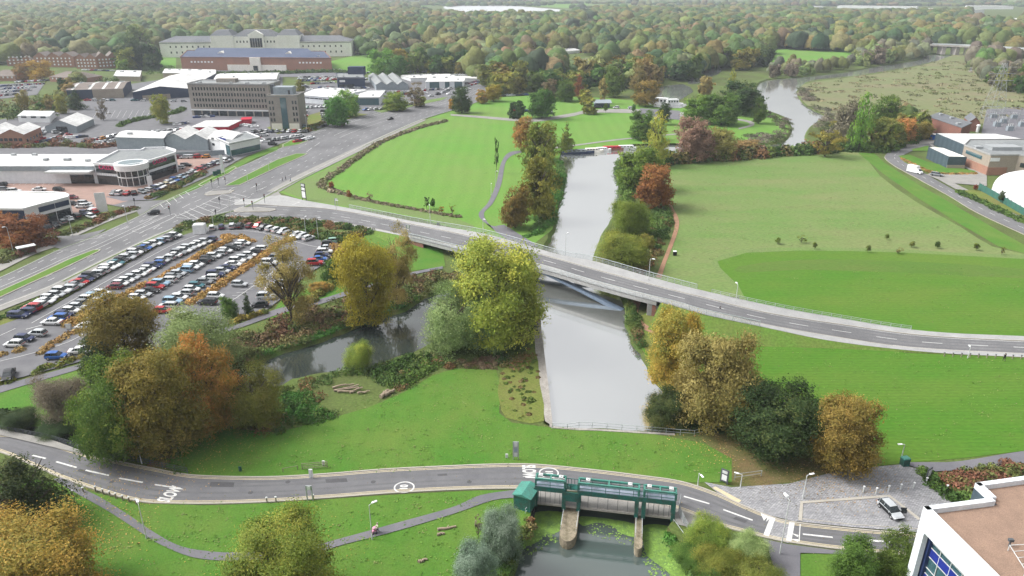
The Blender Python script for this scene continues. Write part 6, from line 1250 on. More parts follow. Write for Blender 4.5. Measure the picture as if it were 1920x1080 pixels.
def bld(label, pa, pb, ybase, wall, roof, C=None, D=20, kind='flat', rh=2.0, name='building', cat='building', h=None, gables=1, over=.3, parapet=None, wins=None, side=None, floor=None, axis=0):
    """pa, pb: the eaves corners of the front as seen; ybase: where the front meets the ground under pa"""
    h = h if h is not None else max(HB(pa[0], ybase, pa[1]), 2.5); A, B = G(*pa, h), G(*pb, h); A.z = B.z = 0
    d, n = norm_cam(A, B)
    if C is not None: c = G(*C, h); c.z = 0; e = c - B
    else: e = -n * D
    q = [A, B, B + e, A + e]; BLOCKED.append([(p.x, p.y) for p in q]); t = thing(name, label, cat, (A + B) / 2); O = t.location.copy()
    if name == 'distant_building': BLOCKED.append([(p.x, p.y) for p in (A, B, B - Vector((0, 170, 0)), A - Vector((0, 170, 0)))])
    b = MB(); b.prism(q, 0, h); part('wall', b, MT[wall], t, O)
    Z = lambda p, z: (p.x, p.y, z); u = d * over; v = e.normalized() * over; b = MB()
    if kind == 'flat':
        b.prism([A - u - v, B + u - v, B + e + u + v, A + e - u + v], h + .005, h + .25); part('roof', b, MT[roof], t, O)
        if parapet:
            b = MB(); qq = [Vector(Z(p, h + .45)) for p in (A, B, B + e, A + e)]
            for i in range(4): b.bar(qq[i], qq[(i + 1) % 4], .35, .6)
            part('parapet', b, MT[parapet], t, O)
    elif kind == 'hip':
        L = (B - A).length; W = e.length; ins = min(W, L) * .5
        a0, b0, c0, d0 = A - u - v, B + u - v, B + e + u + v, A + e - u + v
        if L >= W: r1, r2 = (a0 + d0) / 2 + d * ins, (b0 + c0) / 2 - d * ins; b.add([Z(a0, h), Z(b0, h), Z(c0, h), Z(d0, h), Z(r1, h + rh), Z(r2, h + rh)], [(0, 1, 5, 4), (1, 2, 5), (2, 3, 4, 5), (3, 0, 4), (0, 3, 2, 1)])
        else: ee = e.normalized(); r1, r2 = (a0 + b0) / 2 + ee * ins, (c0 + d0) / 2 - ee * ins; b.add([Z(a0, h), Z(b0, h), Z(c0, h), Z(d0, h), Z(r1, h + rh), Z(r2, h + rh)], [(0, 1, 4), (1, 2, 5, 4), (2, 3, 5), (3, 0, 4, 5), (0, 3, 2, 1)])
        part('roof', b, MT[roof], t, O)
    elif kind == 'gable':     # ridges run away from the front, gables face it
        g_ = MB()
        for i in range(gables):
            a0 = A.lerp(B, i / gables); b0 = A.lerp(B, (i + 1) / gables); m = (a0 + b0) / 2
            x0 = -u if i == 0 else Vector(); x1 = u if i == gables - 1 else Vector()
            b.add([Z(a0 + x0 - v, h), Z(m - v, h + rh), Z(m + e + v, h + rh), Z(a0 + x0 + e + v, h), Z(b0 + x1 - v, h), Z(b0 + x1 + e + v, h)], [(0, 1, 2, 3), (1, 4, 5, 2)])
            for o_ in (Vector(), e): g_ = MB(); g_.add([Z(a0 + o_, h), Z(b0 + o_, h), Z(m + o_, h + rh - .05)], [(0, 1, 2)]); part('gable_end', g_, MT[wall], t, O)
        part('roof', b, MT[roof], t, O)
    elif kind == 'ridge':     # one ridge parallel to the front
        m1, m2 = A + e / 2 - u, B + e / 2 + u
        b.add([Z(A - u - v, h - .05), Z(B + u - v, h - .05), Z(m2, h + rh), Z(m1, h + rh), Z(B + e + u + v, h - .05), Z(A + e - u + v, h - .05)], [(0, 1, 2, 3), (3, 2, 4, 5)]); part('roof', b, MT[roof], t, O)
        for o_ in (A, B): b = MB(); b.add([Z(o_, h), Z(o_ + e, h), Z(o_ + e / 2, h + rh - .08)], [(0, 1, 2)]); part('gable_end', b, MT[wall], t, O)
    L_ = (B - A).length; W_ = e.length
    if kind in ('flat', 'ridge') and L_ > 20 and W_ > 12 and name != 'distribution_warehouse':
        g = random.Random(int(L_ * 7)); z_ = lambda k: h + .25 if kind == 'flat' else h + rh * (1 - abs(k - .5) * 2)
        for i in range(min(int(L_ / 8), 7)):
            k = g.choice([.25, .3, .7, .75]); p_ = A.lerp(B, (i + .5) / min(int(L_ / 8), 7)) + e * k; b = MB(); b.box((p_.x, p_.y, z_(k) + .35), (g.uniform(1, 2.6), g.uniform(1, 2), .9), math.atan2(d.y, d.x)); part('roof_unit', b, MT['steel'], t, O)
    if wins: windows(t, A, B, *wins)
    if side: windows(t, B, B + e, *side)
    return t, A, B, e, h
# office slab and tower
t, A, B, e, h = bld('long grey concrete office block with four rows of narrow windows', (351,158), (503,160), 217, 'greybeige', 'roofgrey', D=17, name='office_block', parapet='bridgec')
windows(t, A, B, 4.4, h - .8, 25, 4, .85, 1.7)
b = MB(); p = A.lerp(B, .4) + e * .6; b.box((p.x, p.y, h + 1.2), (11, 5, 2.2), math.atan2((B - A).y, (B - A).x)); part('plant_room', b, MT['greybeige'], t, t.location)
band(t, A, B, 3.1, 3.9, 'white', 'fascia'); [band(t, A, B, .2, 3.0, 'glassd', 'shop_window', .05, .03 + i * .108, .03 + i * .108 + .09) for i in range(9)]
t, A, B, e, h = bld('tall concrete stair tower with a dark vertical glass strip', (500,181), (557,181), 243, 'greybeige', 'roofgrey', D=14, name='office_tower', parapet='greybeige')
windows(t, A, B, 3.5, h - 1.5, 2, 4, .8, 1.7, m0=.02, m1=.78); windows(t, A, B, 3.5, h - 1.5, 2, 4, .8, 1.7, m0=.78, m1=.02); band(t, A, B, .5, h - .6, 'glassb', 'glass_strip', .1, .42, .62); band(t, A, B, .1, 3.2, 'cream', 'base_panel', .05, .05, .40); band(t, A, B, .1, 3.2, 'cream', 'base_panel', .05, .64, .97)
b = MB(); p = A.lerp(B, .45) + e * .6; b.box((p.x, p.y, h + 2), (10, 6, 4), 0); part('lift_housing', b, MT['greyclad'], t, t.location); b = MB(); b.box((p.x - 6, p.y, h + 2.6), (1.8, 3, 5), 0); part('flue', b, MT['dsteel'], t, t.location); b = MB(); b.box((p.x + 3, p.y - 3.05, h + 1.4), (1, .12, 2)); part('door', b, MT['glassd'], t, t.location)
# warehouses behind
t, A, B, e, h = bld('big white roofed warehouse with a dark blue gable front', (248,173), (352,166), 190, 'navy', 'roofwhite', C=(405,137), kind='gable', rh=2.6, name='warehouse'); band(t, A, B, .1, 3.2, 'buff', 'brick_base', .3, .16, .66)
bld('long white roofed workshop behind the office block', (400,150), (518,148), 160, 'white', 'roofwhite', C=(524,136), kind='ridge', rh=1.5, name='workshop', wins=(1, 4, 8, 1, 2.5, 1.5))
bld('white flat roofed store behind the big warehouse', (305,137), (404,139), 146, 'buff', 'roofwhite', C=(404,131), name='workshop')
t, A, B, e, h = bld('low shed with four skylight stripes and a buff brick front', (124,169), (230,166), 187, 'navy', 'tileroof', C=(245,152), kind='ridge', rh=1.4, name='striped_shed'); band(t, A, B, .1, h, 'buff', 'brick_front', .2, .45, 1.0); windows(t, A, B, .5, h, 5, 2, 1.2, 1.0, m0=.47, m1=.03)
for k in (.08, .38, .62, .85):
    b = MB(); a0 = A.lerp(B, k); w0 = A.lerp(B, k + .05); Z = lambda p, z: (p.x, p.y, z); b.add([Z(a0, h + .08), Z(w0, h + .08), Z(w0 + e / 2, h + 1.52), Z(a0 + e / 2, h + 1.52)], [(0, 1, 2, 3)]); b.add([Z(w0 + e, h + .08), Z(a0 + e, h + .08), Z(a0 + e / 2, h + 1.52), Z(w0 + e / 2, h + 1.52)], [(0, 1, 2, 3)]); part('skylight', b, MT['roofwhite'], t, t.location)
bld('low white roofed hut with a brick front above the striped shed', (213,143), (262,144), 152, 'buff', 'roofwhite', C=(265,133), name='hut')
t, A, B, e, h = bld('small grey gabled shed with a white roof and dark doorway', (84,237), (143,237), 250, 'greyclad', 'roofwhite', C=(175,222), kind='gable', rh=3.2, name='gabled_shed'); band(t, A, B, .1, 3.4, 'glassd', 'doorway', .08, .35, .7)
bld('small white office with a brick end beside the grey gabled shed', (33,218), (92,219), 230, 'white', 'plast', C=(102,209), name='small_office', wins=(2, 4.5, 3, 1, 3, 1.2))
bld('brick workshop with a pair of white gabled roofs', (-45,252), (44,252), 275, 'brick', 'roofwhite', C=(76,238), kind='gable', gables=2, rh=2.4, name='brick_workshop', wins=(2.0, 4.5, 9, 1, 1.6, 1.3), side=(1, 4, 5, 1, 1.5, 1.4))
# dealership with three gables
bld('long low grey shed behind the red forecourt', (216,257), (306,259), 280, 'greyclad', 'roofwhite', C=(322,246), kind='ridge', rh=.8, name='grey_shed')
bld('grey dealership hall with two white gables', (307,260), (388,262), 281, 'greyclad', 'roofwhite', C=(412,246), kind='gable', gables=2, rh=2.6, name='dealership_hall')
t, A, B, e, h = bld('white fronted dealership with a blue panel', (388,259), (429,267), 281, 'white', 'roofwhite', C=(462,250), kind='ridge', rh=1.5, name='dealership_building', wins=(1.8, 6.8, 2, 2, 1.8, 1.1)); band(t, A, B, 4.4, 6.8, 'blue', 'blue_panel', .16, .62, .88)
for o in [c for c in t.children if c.name.startswith('window')]: pass
t, A, B, e, h = bld('glass fronted showroom wing with a grey roof', (430,271), (487,259), 295, 'white', 'roofgrey', C=(462,249), name='showroom_wing', parapet='white'); band(t, A, B, .5, 3.0, 'glassb', 'shop_window', .1, .02, .98); windows(t, A, B, .3, 2.9, 8, 1, .12, 2.7, 'white', 'mullion'); b = MB(); band(t, A, A - (B - A).normalized() * .01 + e * .3, .5, 5, 'glassb', 'end_window', .12)
t, A, B, e, h = bld('red walled drive through canopy building with a pale roof', (358,239), (427,238), 248, 'red', 'roofwhite', C=(452,226), name='red_building')
bld('red and white shelter behind the red building', (452,225), (470,224), 230, 'red', 'red', C=(472,220), name='red_shelter')
bw = thing('boundary_wall', 'low blue grey wall at the back of the red forecourt', 'wall', G(330, 296)); b = MB(); p, q = G(330, 296), G(422, 291); b.bar(p + Vector((0, 0, 1.2)), q + Vector((0, 0, 1.2)), .3, 2.4); part('wall', b, MT['greyclad'], bw, bw.location)
# brick hall with a blue roof
t, A, B, e, h = bld('wide red brick hall with a blue grey roof and cream entrance', (338,108), (621,110), 132, 'brick', 'blueroof', C=(608,97), kind='flat', name='brick_hall', parapet='brick'); windows(t, A, B, 5.5, 9, 7, 1, 1.6, 1.3, 'white', m0=.06, m1=.78); windows(t, A, B, 5.5, 9, 7, 1, 1.6, 1.3, 'white', m0=.78, m1=.06)
b = MB(); a0, b0 = A.lerp(B, .045) + e * .05, A.lerp(B, .925) + e * .05; c0, d0 = A.lerp(B, .90) + e * .95, A.lerp(B, .07) + e * .95; Z = lambda p, z: (p.x, p.y, z); r1, r2 = a0.lerp(d0, .62) + (B - A) * .04, b0.lerp(c0, .62) - (B - A) * .04; b.add([Z(a0, h + .4), Z(b0, h + .4), Z(c0, h + .4), Z(d0, h + .4), Z(r1, h + 5), Z(r2, h + 5)], [(0, 1, 5, 4), (1, 2, 5), (2, 3, 4, 5), (3, 0, 4)]); part('pitched_roof', b, MT['blueroof'], t, t.location)
band(t, A, B, .1, 5.2, 'cream', 'entrance_wing', .8, .31, .70); band(t, A, B, .1, h + .6, 'cream', 'entrance_block', 1.6, .465, .535); band(t, A, B, .5, 4.5, 'glassd', 'entrance_door', 1.8, .485, .515)
for k in (.27, .73): b = MB(); p = A.lerp(B, k) + e * .3; b.add([(p.x - 4, p.y - 2, h + 1.6), (p.x + 4, p.y - 2, h + 1.6), (p.x, p.y - 2, h + 4), (p.x, p.y + 6, h + 4)], [(0, 1, 2), (0, 2, 3), (1, 3, 2)]); part('dormer', b, MT['cream'], t, t.location)
# long white neoclassical building
t, A, B, e, h = bld('long cream neoclassical building with a columned centre and slate roofs', (298,79), (658,77), 97, 'stone', 'slate', D=26, kind='hip', rh=5, name='neoclassical_building', h=15)
windows(t, A, B, 2, 13, 32, 2, 1.3, 1.9, skip={(r, c) for r in range(2) for c in range(13, 20)})
O = t.location
def block(u0, u1, out, zz, roofh, mat='stone', nm='pavilion'):
    a0, b0 = A.lerp(B, u0) , A.lerp(B, u1); f = -e.normalized() * out; bk = e.normalized() * 24; q = [a0 + f, b0 + f, b0 + bk, a0 + bk]; b = MB(); b.prism(q, 0, zz); o = part(nm, b, MT[mat], t, O)
    b = MB(); m = sum(q, Vector()) / 4; k = .45; top = [p.lerp(m, k) for p in q]; b.add([Z(p, zz) for p in q] + [Z(p, zz + roofh) for p in top], [(0, 1, 5, 4), (1, 2, 6, 5), (2, 3, 7, 6), (3, 0, 4, 7), (4, 5, 6, 7)]); b2 = obj('roof', b.mesh('roof', MT['slate'], O), o); return q
q1 = block(.27, .385, 1.5, 21, 5); q2 = block(.615, .73, 1.5, 21, 5); q3 = block(.385, .615, .8, 20, 6, nm='centre_block')
windows(t, q3[0], q3[1], 3, 19, 12, 2, 1.3, 2.0, skip={(r, c) for r in range(2) for c in range(4, 8)})
q4 = block(.465, .545, 3.0, 22, .5, nm='portico'); b = MB(); m = q4[0].lerp(q4[1], .5); b.add([Z(q4[0], 22), Z(q4[1], 22), Z(m, 26), Z(q4[0] + e * .3, 22), Z(q4[1] + e * .3, 22), Z(m + e * .3, 26)], [(0, 1, 2), (0, 2, 5, 3), (1, 4, 5, 2)]); part('pediment', b, MT['stone'], t, O)
windows(t, q4[0], q4[1], 9, 19, 5, 1, 2.2, 9, 'glassd', 'portico_bay', .1, .1); band(t, A, B, 13.6, 14.4, 'bridgec', 'cornice', .5)
# brick flats
for a_, b_, yb, lb, ng in (((12,114),(62,112),124,'terrace of brick flats, end furthest from the long white building',2),((62,106),(136,106),126,'terrace of brick flats with tall gables above the two orange trees',3),((140,109),(180,109),129,'brick flats with a dark roof, middle of the group',2),((180,107),(222,105),129,'brick flats nearest the dark evergreens',2)):
    bld(lb, a_, b_, yb, 'brick', 'tileroof', D=14, kind='gable', gables=ng, rh=3.6, name='brick_flats', cat='flats', wins=(1.0, 9, ng * 3, 3, 1.3, 1.3, 'white'))
bld('low brick house with a dark hipped roof below the flats', (92,144), (156,147), 153, 'brick', 'tileroof', D=18, kind='hip', rh=3.6, name='brick_house', cat='house', wins=(1, 4, 8, 1, 1.2, 1.2, 'white')); bld('brick house with a brown hipped roof at the frame edge', (-25,143), (28,143), 152, 'brick', 'tileroof', D=18, kind='hip', rh=4, name='brick_house', cat='house', wins=(1, 4.5, 6, 1, 1.2, 1.2, 'white')); bld('gabled brick house among the trees above the flats', (58,84), (88,84), 93, 'brick', 'tileroof', D=14, kind='gable', gables=3, rh=3.5, name='brick_house', cat='house', wins=(1, 7, 6, 2, 1.2, 1.3, 'white'))
# showrooms by the carriageway
t, A, B, e, h = bld('navy blue cube showroom with a raised rear box', (632,147), (684,147), 165, 'navy', 'roofgrey', C=(680,138), name='navy_showroom', parapet='navy'); b = MB(); p = A.lerp(B, .78) + e * .9; b.box((p.x, p.y, h + 2.5), (12, 8, 6)); part('rear_box', b, MT['navy'], t, t.location); band(t, A, B, h - 2.6, h - 1.2, 'white', 'sign_panel', .1, .08, .28); band(t, A, B, .2, 2.6, 'glassd', 'shop_window', .1, .05, .6)
bld('grey workshop with three corrugated gabled roofs', (705,159), (765,158), 170, 'greyclad', 'roofgrey', C=(745,141), kind='gable', gables=3, rh=2.2, name='corrugated_workshop')
bld('low white workshop with a ribbed white roof behind the bright green trees', (562,178), (640,184), 193, 'whitewall', 'roofwhite', C=(690,169), kind='ridge', rh=1.2, name='white_workshop', wins=(2.5, 4.5, 9, 1, 3, .7, 'glassd'))
t, A, B, e, h = bld('curved glass fronted showroom with a white roof beside the verge', (650,184), (712,184), 198, 'whitewall', 'roofwhite', C=(722,171), name='glass_showroom', parapet='white'); band(t, A, B, .3, 4.6, 'glassb', 'shop_window', .12, .25, .97); windows(t, A, B, .3, 4.6, 7, 1, .15, 4.2, 'white', 'mullion', .25, .03)
t, A, B, e, h = bld('white car showroom with two glass corners near the park', (798,154), (870,153), 166, 'whitewall', 'roofwhite', C=(872,143), name='white_showroom'); band(t, A, B, .3, 4.6, 'glassb', 'shop_window', .12, .1, .35); band(t, A, B, .3, 4.6, 'glassb', 'shop_window', .12, .5, .62); band(t, A, B, .3, 4.6, 'glassb', 'shop_window', .12, .75, .95)
bld('long white sales hall behind the car showroom', (770,147), (862,145), 153, 'white', 'roofwhite', C=(840,139), name='sales_hall'); bld('low white service building at the wood edge', (865,147), (905,148), 152, 'white', 'roofwhite', D=14, name='service_building')
# white retail shed with the curved glass tower
t, A, B, e, h = bld('long white retail shed with a pale roof', (-70,311), (176,311), 345, 'whitewall', 'roofwhite', C=(214,289), kind='ridge', rh=1.3, name='retail_shed'); band(t, A, B, h - 1.9, h - .2, 'greyclad', 'eaves_band', .25)
b = MB(); d, n = norm_cam(A, B); p, q = A.lerp(B, .66) + n * 2, A.lerp(B, 1.0) + n * 2; b.bar(Z(p, 5.2), Z(q, 5.2), 4.2, .7); part('canopy', b, MT['plast'], t, t.location); band(t, A, B, 5.8, 6.8, 'glassd', 'high_window', .1, .66, .93); band(t, A, B, .2, 3.6, 'glassd', 'shop_window', .1, .80, .98); windows(t, A, B, .2, 3.6, 6, 1, .2, 3.6, 'white', 'mullion', .8, .02)
hz = HB(200, 350, 312); poly = [G(a, c, hz) for a, c in [(176,308),(222,284),(265,283),(272,279),(312,278),(329,283),(328,288),(296,298),(263,308),(233,312)]]; BLOCKED.append([(p.x, p.y) for p in poly])
t = thing('retail_showroom', 'dark roofed showroom with a round glass tower and pink lettering', 'showroom', (poly[9].x, poly[9].y, 0)); O = t.location.copy(); b = MB(); b.prism(poly, 0, hz); part('wall', b, MT['whitewall'], t, O)
inn, _ = offset(poly, -.6); b = MB(); b.prism([Vector((p.x, p.y, 0)) for p in inn], hz + .01, hz + .05); part('roof', b, MT['roofgrey'], t, O)
b = MB(); [b.bar(Z(poly[i], hz + .3), Z(poly[(i + 1) % 10], hz + .3), .6, .7) for i in range(10)]; part('parapet', b, MT['white'], t, O)
for k in range(10): poly[k].z = 0
for a0, c0 in ((poly[0], poly[9]), (poly[8], poly[6])):
    band(t, a0, c0, 4.6, 7.2, 'glassd', 'window_band', .1, .03, .97); band(t, a0, c0, .3, 3.6, 'glassd', 'shop_window', .1, .03, .97); windows(t, a0, c0, .3, 7.2, 12, 1, .22, 7, 'white', 'mullion', .02, .02)
cx = G(248, 306, hz); rT = 5.4; b = MB(); b.tube((cx.x, cx.y - 1, 0), (cx.x, cx.y - 1, hz - .6), rT, rT, 28); part('tower_glass', b, MT['glassd'], t, O)
b = MB(); [b.tube((cx.x, cx.y - 1, z), (cx.x, cx.y - 1, z + .35), rT + .12, rT + .12, 28) for z in (0, 3.4, 6.2)]; b.tube((cx.x, cx.y - 1, hz - 1.7), (cx.x, cx.y - 1, hz + .5), rT + .5, rT + .7, 28); [b.bar((cx.x + math.cos(i * .3927) * (rT + .05), cx.y - 1 + math.sin(i * .3927) * (rT + .05), 0), (cx.x + math.cos(i * .3927) * (rT + .05), cx.y - 1 + math.sin(i * .3927) * (rT + .05), hz - 1), .16) for i in range(16)]; part('tower_frame', b, MT['white'], t, O)
b = MB(); b.tube((cx.x, cx.y - 1, hz + .5), (cx.x, cx.y - 1, hz + .62), rT - .9, rT - .9, 24); part('tower_skylight', b, MT['glassb'], t, O)
MT['pinksign'] = M('pink_lettering', (.62, .04, .16), .5)
def lettering(t, txt, A, B, u, z, size, off=.2):
    d, n = norm_cam(A, B); p = A.lerp(B, u) + n * off; c = bpy.data.curves.new('sign_lettering', 'FONT'); c.body = txt; c.size = size; c.align_x = 'CENTER'; c.align_y = 'CENTER'; c.extrude = .06; c.offset = .03; c.materials.append(MT['pinksign'])
    o = obj('temp', c); bpy.context.view_layer.update(); me = bpy.data.meshes.new_from_object(o.evaluated_get(bpy.context.evaluated_depsgraph_get())); bpy.data.objects.remove(o); me.materials.clear(); me.materials.append(MT['pinksign']); o = obj('sign_lettering', me, t); xd = d if Vector((d.y, -d.x, 0)).dot(n) > 0 else -d
    Mx = Matrix((xd, Vector((0, 0, 1)), Vector((xd.y, -xd.x, 0)))).transposed().to_4x4(); Mx.translation = Vector((p.x, p.y, z)) - t.location; o.matrix_basis = Mx
lettering(t, 'CAZOO', poly[0], poly[9], .44, hz - .95, 2.1); lettering(t, 'CAZOO', poly[8], poly[6], .52, hz - .95, 2.1)
# navy and white showroom
hz = HB(72, 425, 387); poly = [G(a, c, hz) for a, c in [(-110,392),(44,393),(69,386),(100,378),(127,371),(129,367),(122,364),(104,362),(35,361),(-110,361)]]; BLOCKED.append([(p.x, p.y) for p in poly])
t = thing('corner_showroom', 'pale roofed showroom with a white corner, navy side and curved glass front', 'showroom', (poly[2].x, poly[2].y, 0)); O = t.location.copy(); b = MB(); b.prism(poly, 0, hz); part('wall', b, MT['white'], t, O); inn, _ = offset(poly, -.5); b = MB(); b.prism([Vector((p.x, p.y, 0)) for p in inn], hz + .01, hz + .1); part('roof', b, MT['cream'], t, O)
b = MB(); [b.bar(Z(poly[i], hz + .2), Z(poly[(i + 1) % 10], hz + .2), .5, .6) for i in range(10)]; part('parapet', b, MT['white'], t, O)
for p in poly: p.z = 0
band(t, poly[0], poly[1], 0, hz - .3, 'navy', 'navy_side', .15)
for i in (2, 3): band(t, poly[i], poly[i + 1], hz - 2.2, hz - .6, 'navy', 'fascia_band', .15, .05, 1); band(t, poly[i], poly[i + 1], .3, hz - 3.0, 'glassd', 'glass_front', .1, .04, .98); windows(t, poly[i], poly[i + 1], .3, hz - 3, 6, 1, .15, hz - 3, 'white', 'mullion'); band(t, poly[i], poly[i + 1], 3.4, 3.8, 'white', 'transom', .2)
# yard on the right: sheds, offices, dome
hz = HB(1755, 273, 251); 
def polyb(label, px, h, wall, roof, name, cat='building', par=None):
    q = [G(a, c, h) for a, c in px]; BLOCKED.append([(p.x, p.y) for p in q]); t = thing(name, label, cat, (q[0].x, q[0].y, 0)); O = t.location.copy(); b = MB(); b.prism(q, 0, h); part('wall', b, MT[wall], t, O); inn, _ = offset(q, -.4); b = MB(); b.prism([Vector((p.x, p.y, 0)) for p in inn], h + .01, h + .12); part('roof', b, MT[roof], t, O)
    if par: b = MB(); [b.bar(Z(q[i], h + .25), Z(q[(i + 1) % len(q)], h + .25), .4, .55) for i in range(len(q))]; part('parapet', b, MT[par], t, O)
    for p in q: p.z = 0
    return t, q
t, q = polyb('large dark clad shed with a pale roof beside the yard road', [(1755,250),(1813,274),(1905,276),(1930,263),(1867,251)], hz, 'darkclad', 'roofwhite', 'clad_shed')
h2 = HB(1849, 329, 292); t, q = polyb('beige office building with a brick base and a strip window', [(1808,273),(1858,292),(1910,291.5),(1985,302),(2050,285),(1940,262),(1818,263)], h2, 'buff', 'roofgrey', 'beige_office', par='bridgec')
band(t, q[0], q[1], .1, 3.4, 'brick', 'brick_base', .15, .1, 1); band(t, q[1], q[2], .1, 3.2, 'brick', 'brick_base', .15, 0, .7); band(t, q[0], q[1], 5.2, 6.6, 'glassb', 'strip_window', .12, .12, .72); band(t, q[2], q[3], 3.5, 5.2, 'glassd', 'strip_window', .12, .1, .8); band(t, q[1], q[2], 5.6, 7.0, 'white', 'sign_panel', .12, .02, .35)
b = MB(); p = G(1885, 282, h2); b.box((p.x, p.y + 2, h2 + .8), (12, 6, 1.4)); b.box((p.x - 9, p.y + 4, h2 + .5), (3, 3, 1.0)); part('roof_plant', b, MT['steel'], t, t.location)
t, q = polyb('low dark clad annexe with a cream roof and stone base', [(1741,276),(1779,294),(1813,294.5),(1769,277.5)], HB(1779, 316, 294), 'darkclad', 'cream', 'clad_annexe'); band(t, q[1], q[2], .1, 1.5, 'buff', 'stone_base', .2)
bld('long red brick building with a sloping parapet beside the substation', (1741,219), (1803,240), 247, 'brickdark', 'slate', C=(1822,231), name='brick_building', kind='flat'); bld('small red brick house with a slate gable beside the substation', (1818,229), (1838,230), 246, 'brickdark', 'slate', C=(1828,221), kind='gable', rh=2.6, name='brick_house', cat='house'); bld('grey roofed shed half hidden by the orange green tree', (1696,222), (1722,230), 238, 'buff', 'slate', C=(1742,220), kind='ridge', rh=1.2, name='grey_roof_shed', cat='shed')
bc = thing('blue_container', 'bright blue container at the corner of the large dark shed', 'container', G(1750, 262), -.3); b = MB(); b.box((0, 0, 1.3), (3.6, 3, 2.6)); part('body', b, M and MT['blue2'] if 'blue2' in MT else MT.setdefault('blue2', M('bright_blue', (.01, .12, .5), .5)), bc); b = MB(); b.box((0, 0, 2.68), (3.8, 3.2, .12)); part('lid', b, MT['white'], bc)
# white dome
p0, p1 = G(1834, 356), G(1925, 409); d = (p1 - p0).normalized(); bk = Vector((-d.y, d.x, 0)); dm = thing('air_dome', 'huge white inflatable sports dome behind a green fence', 'dome', p0 + d * 3 + bk * 1.5); Ld, Wd, Hd = 80, 38, 11; b = MB(); nu, nv = 40, 14; vs = []; O = dm.location.copy(); cc = p0 + d * (Ld / 2 - 3.5) + bk * (Wd / 2 + 1.2)
for j in range(nv + 1):
    ph = math.pi / 2 * j / nv; z = Hd * math.sin(ph) ** .75; k = math.cos(ph) ** .55
    for i in range(nu * 2):
        a = math.pi * i / nu; ca, sa = math.cos(a), math.sin(a); x = Ld / 2 * k * abs(ca) ** .4 * (1 if ca > 0 else -1); y = Wd / 2 * k * abs(sa) ** .4 * (1 if sa > 0 else -1); rib_ = 1 + .006 * math.cos(a * 20) ; w_ = cc + d * x * rib_ + bk * y * rib_; vs.append((w_.x, w_.y, z))
fs = [(j * nu * 2 + i, j * nu * 2 + (i + 1) % (nu * 2), (j + 1) * nu * 2 + (i + 1) % (nu * 2), (j + 1) * nu * 2 + i) for j in range(nv) for i in range(nu * 2)]; b.add(vs, fs); o = part('membrane', b, MT['white'], dm, O); [setattr(f, 'use_smooth', True) for f in o.data.polygons]
MT['greenmesh'] = M('green_fence_mesh', (.03, .12, .10), .8, (.06, .16, .12), .8, .2)
fe = thing('mesh_fence', 'dark green mesh fence in front of the white dome', 'fence', p0); b = MB(); b.bar(p0 + Vector((0, 0, 1.3)), p0 + d * 85 + Vector((0, 0, 1.3)), .06, 2.5); part('mesh_panel', b, MT['greenmesh'], fe, fe.location); b = MB(); [b.bar(p0 + d * k * 3, p0 + d * k * 3 + Vector((0, 0, 2.8)), .12) for k in range(29)]; part('post', b, MT['dsteel'], fe, fe.location)
# substation and pylon
for i, (px, py) in enumerate([(1862,222),(1880,232),(1900,224),(1915,238),(1868,238),(1892,246)]):
    t = thing('transformer', 'grey transformer frame among the substation steelwork', 'transformer', G(px, py), 0, 'transformers in the substation'); b = MB(); b.box((0, 0, 1.4), (3, 2, 2.4)); part('tank', b, MT['greyclad'], t); b = MB(); [b.tube((x, 0, 2.6), (x, 0, 4), .15) for x in (-1, 0, 1)]; part('insulator', b, MT['plast'], t); b = MB(); [b.bar((x, 3, 0), (x, 3, 6), .2) for x in (-5, 5)]; b.bar((-5, 3, 6), (5, 3, 6), .25); part('gantry', b, MT['steel'], t)
py_ = thing('pylon', 'faint tall lattice pylon beside the substation', 'pylon', G(1858, 226)); b = MB(); hp = HB(1858, 226, 118)
for k in range(9):
    z0, z1 = hp * k / 9, hp * (k + 1) / 9; w0, w1 = 4.0 * (1 - k / 9) + .8, 4.0 * (1 - (k + 1) / 9) + .8; c0 = [(-w0, -w0), (w0, -w0), (w0, w0), (-w0, w0)]; c1 = [(-w1, -w1), (w1, -w1), (w1, w1), (-w1, w1)]
    for i in range(4): j = (i + 1) % 4; b.bar((*c0[i], z0), (*c1[i], z1), .14); b.bar((*c0[i], z0), (*c1[j], z1), .07); b.bar((*c0[j], z0), (*c1[i], z1), .07)
part('lattice', b, MT['pylon'], py_)
for z in (.7, .82, .93): b = MB(); b.bar((-7, 0, hp * z), (7, 0, hp * z), .2, .25); part('cross_arm', b, MT['steel'], py_)
for px, py in ((1812,248),(1832,248)): t = thing('roof_vent', 'white cowl vent behind the pale roofed shed', 'vent', G(px, py), 0, 'white vents behind the pale roofed shed'); b = MB(); b.tube((0, 0, 0), (0, 0, 3.2), .7, .7, 10); part('duct', b, MT['white'], t); b = MB(); b.tube((0, 0, 3.2), (0, 0, 3.9), 1.1, .7, 10); part('cowl', b, MT['white'], t)
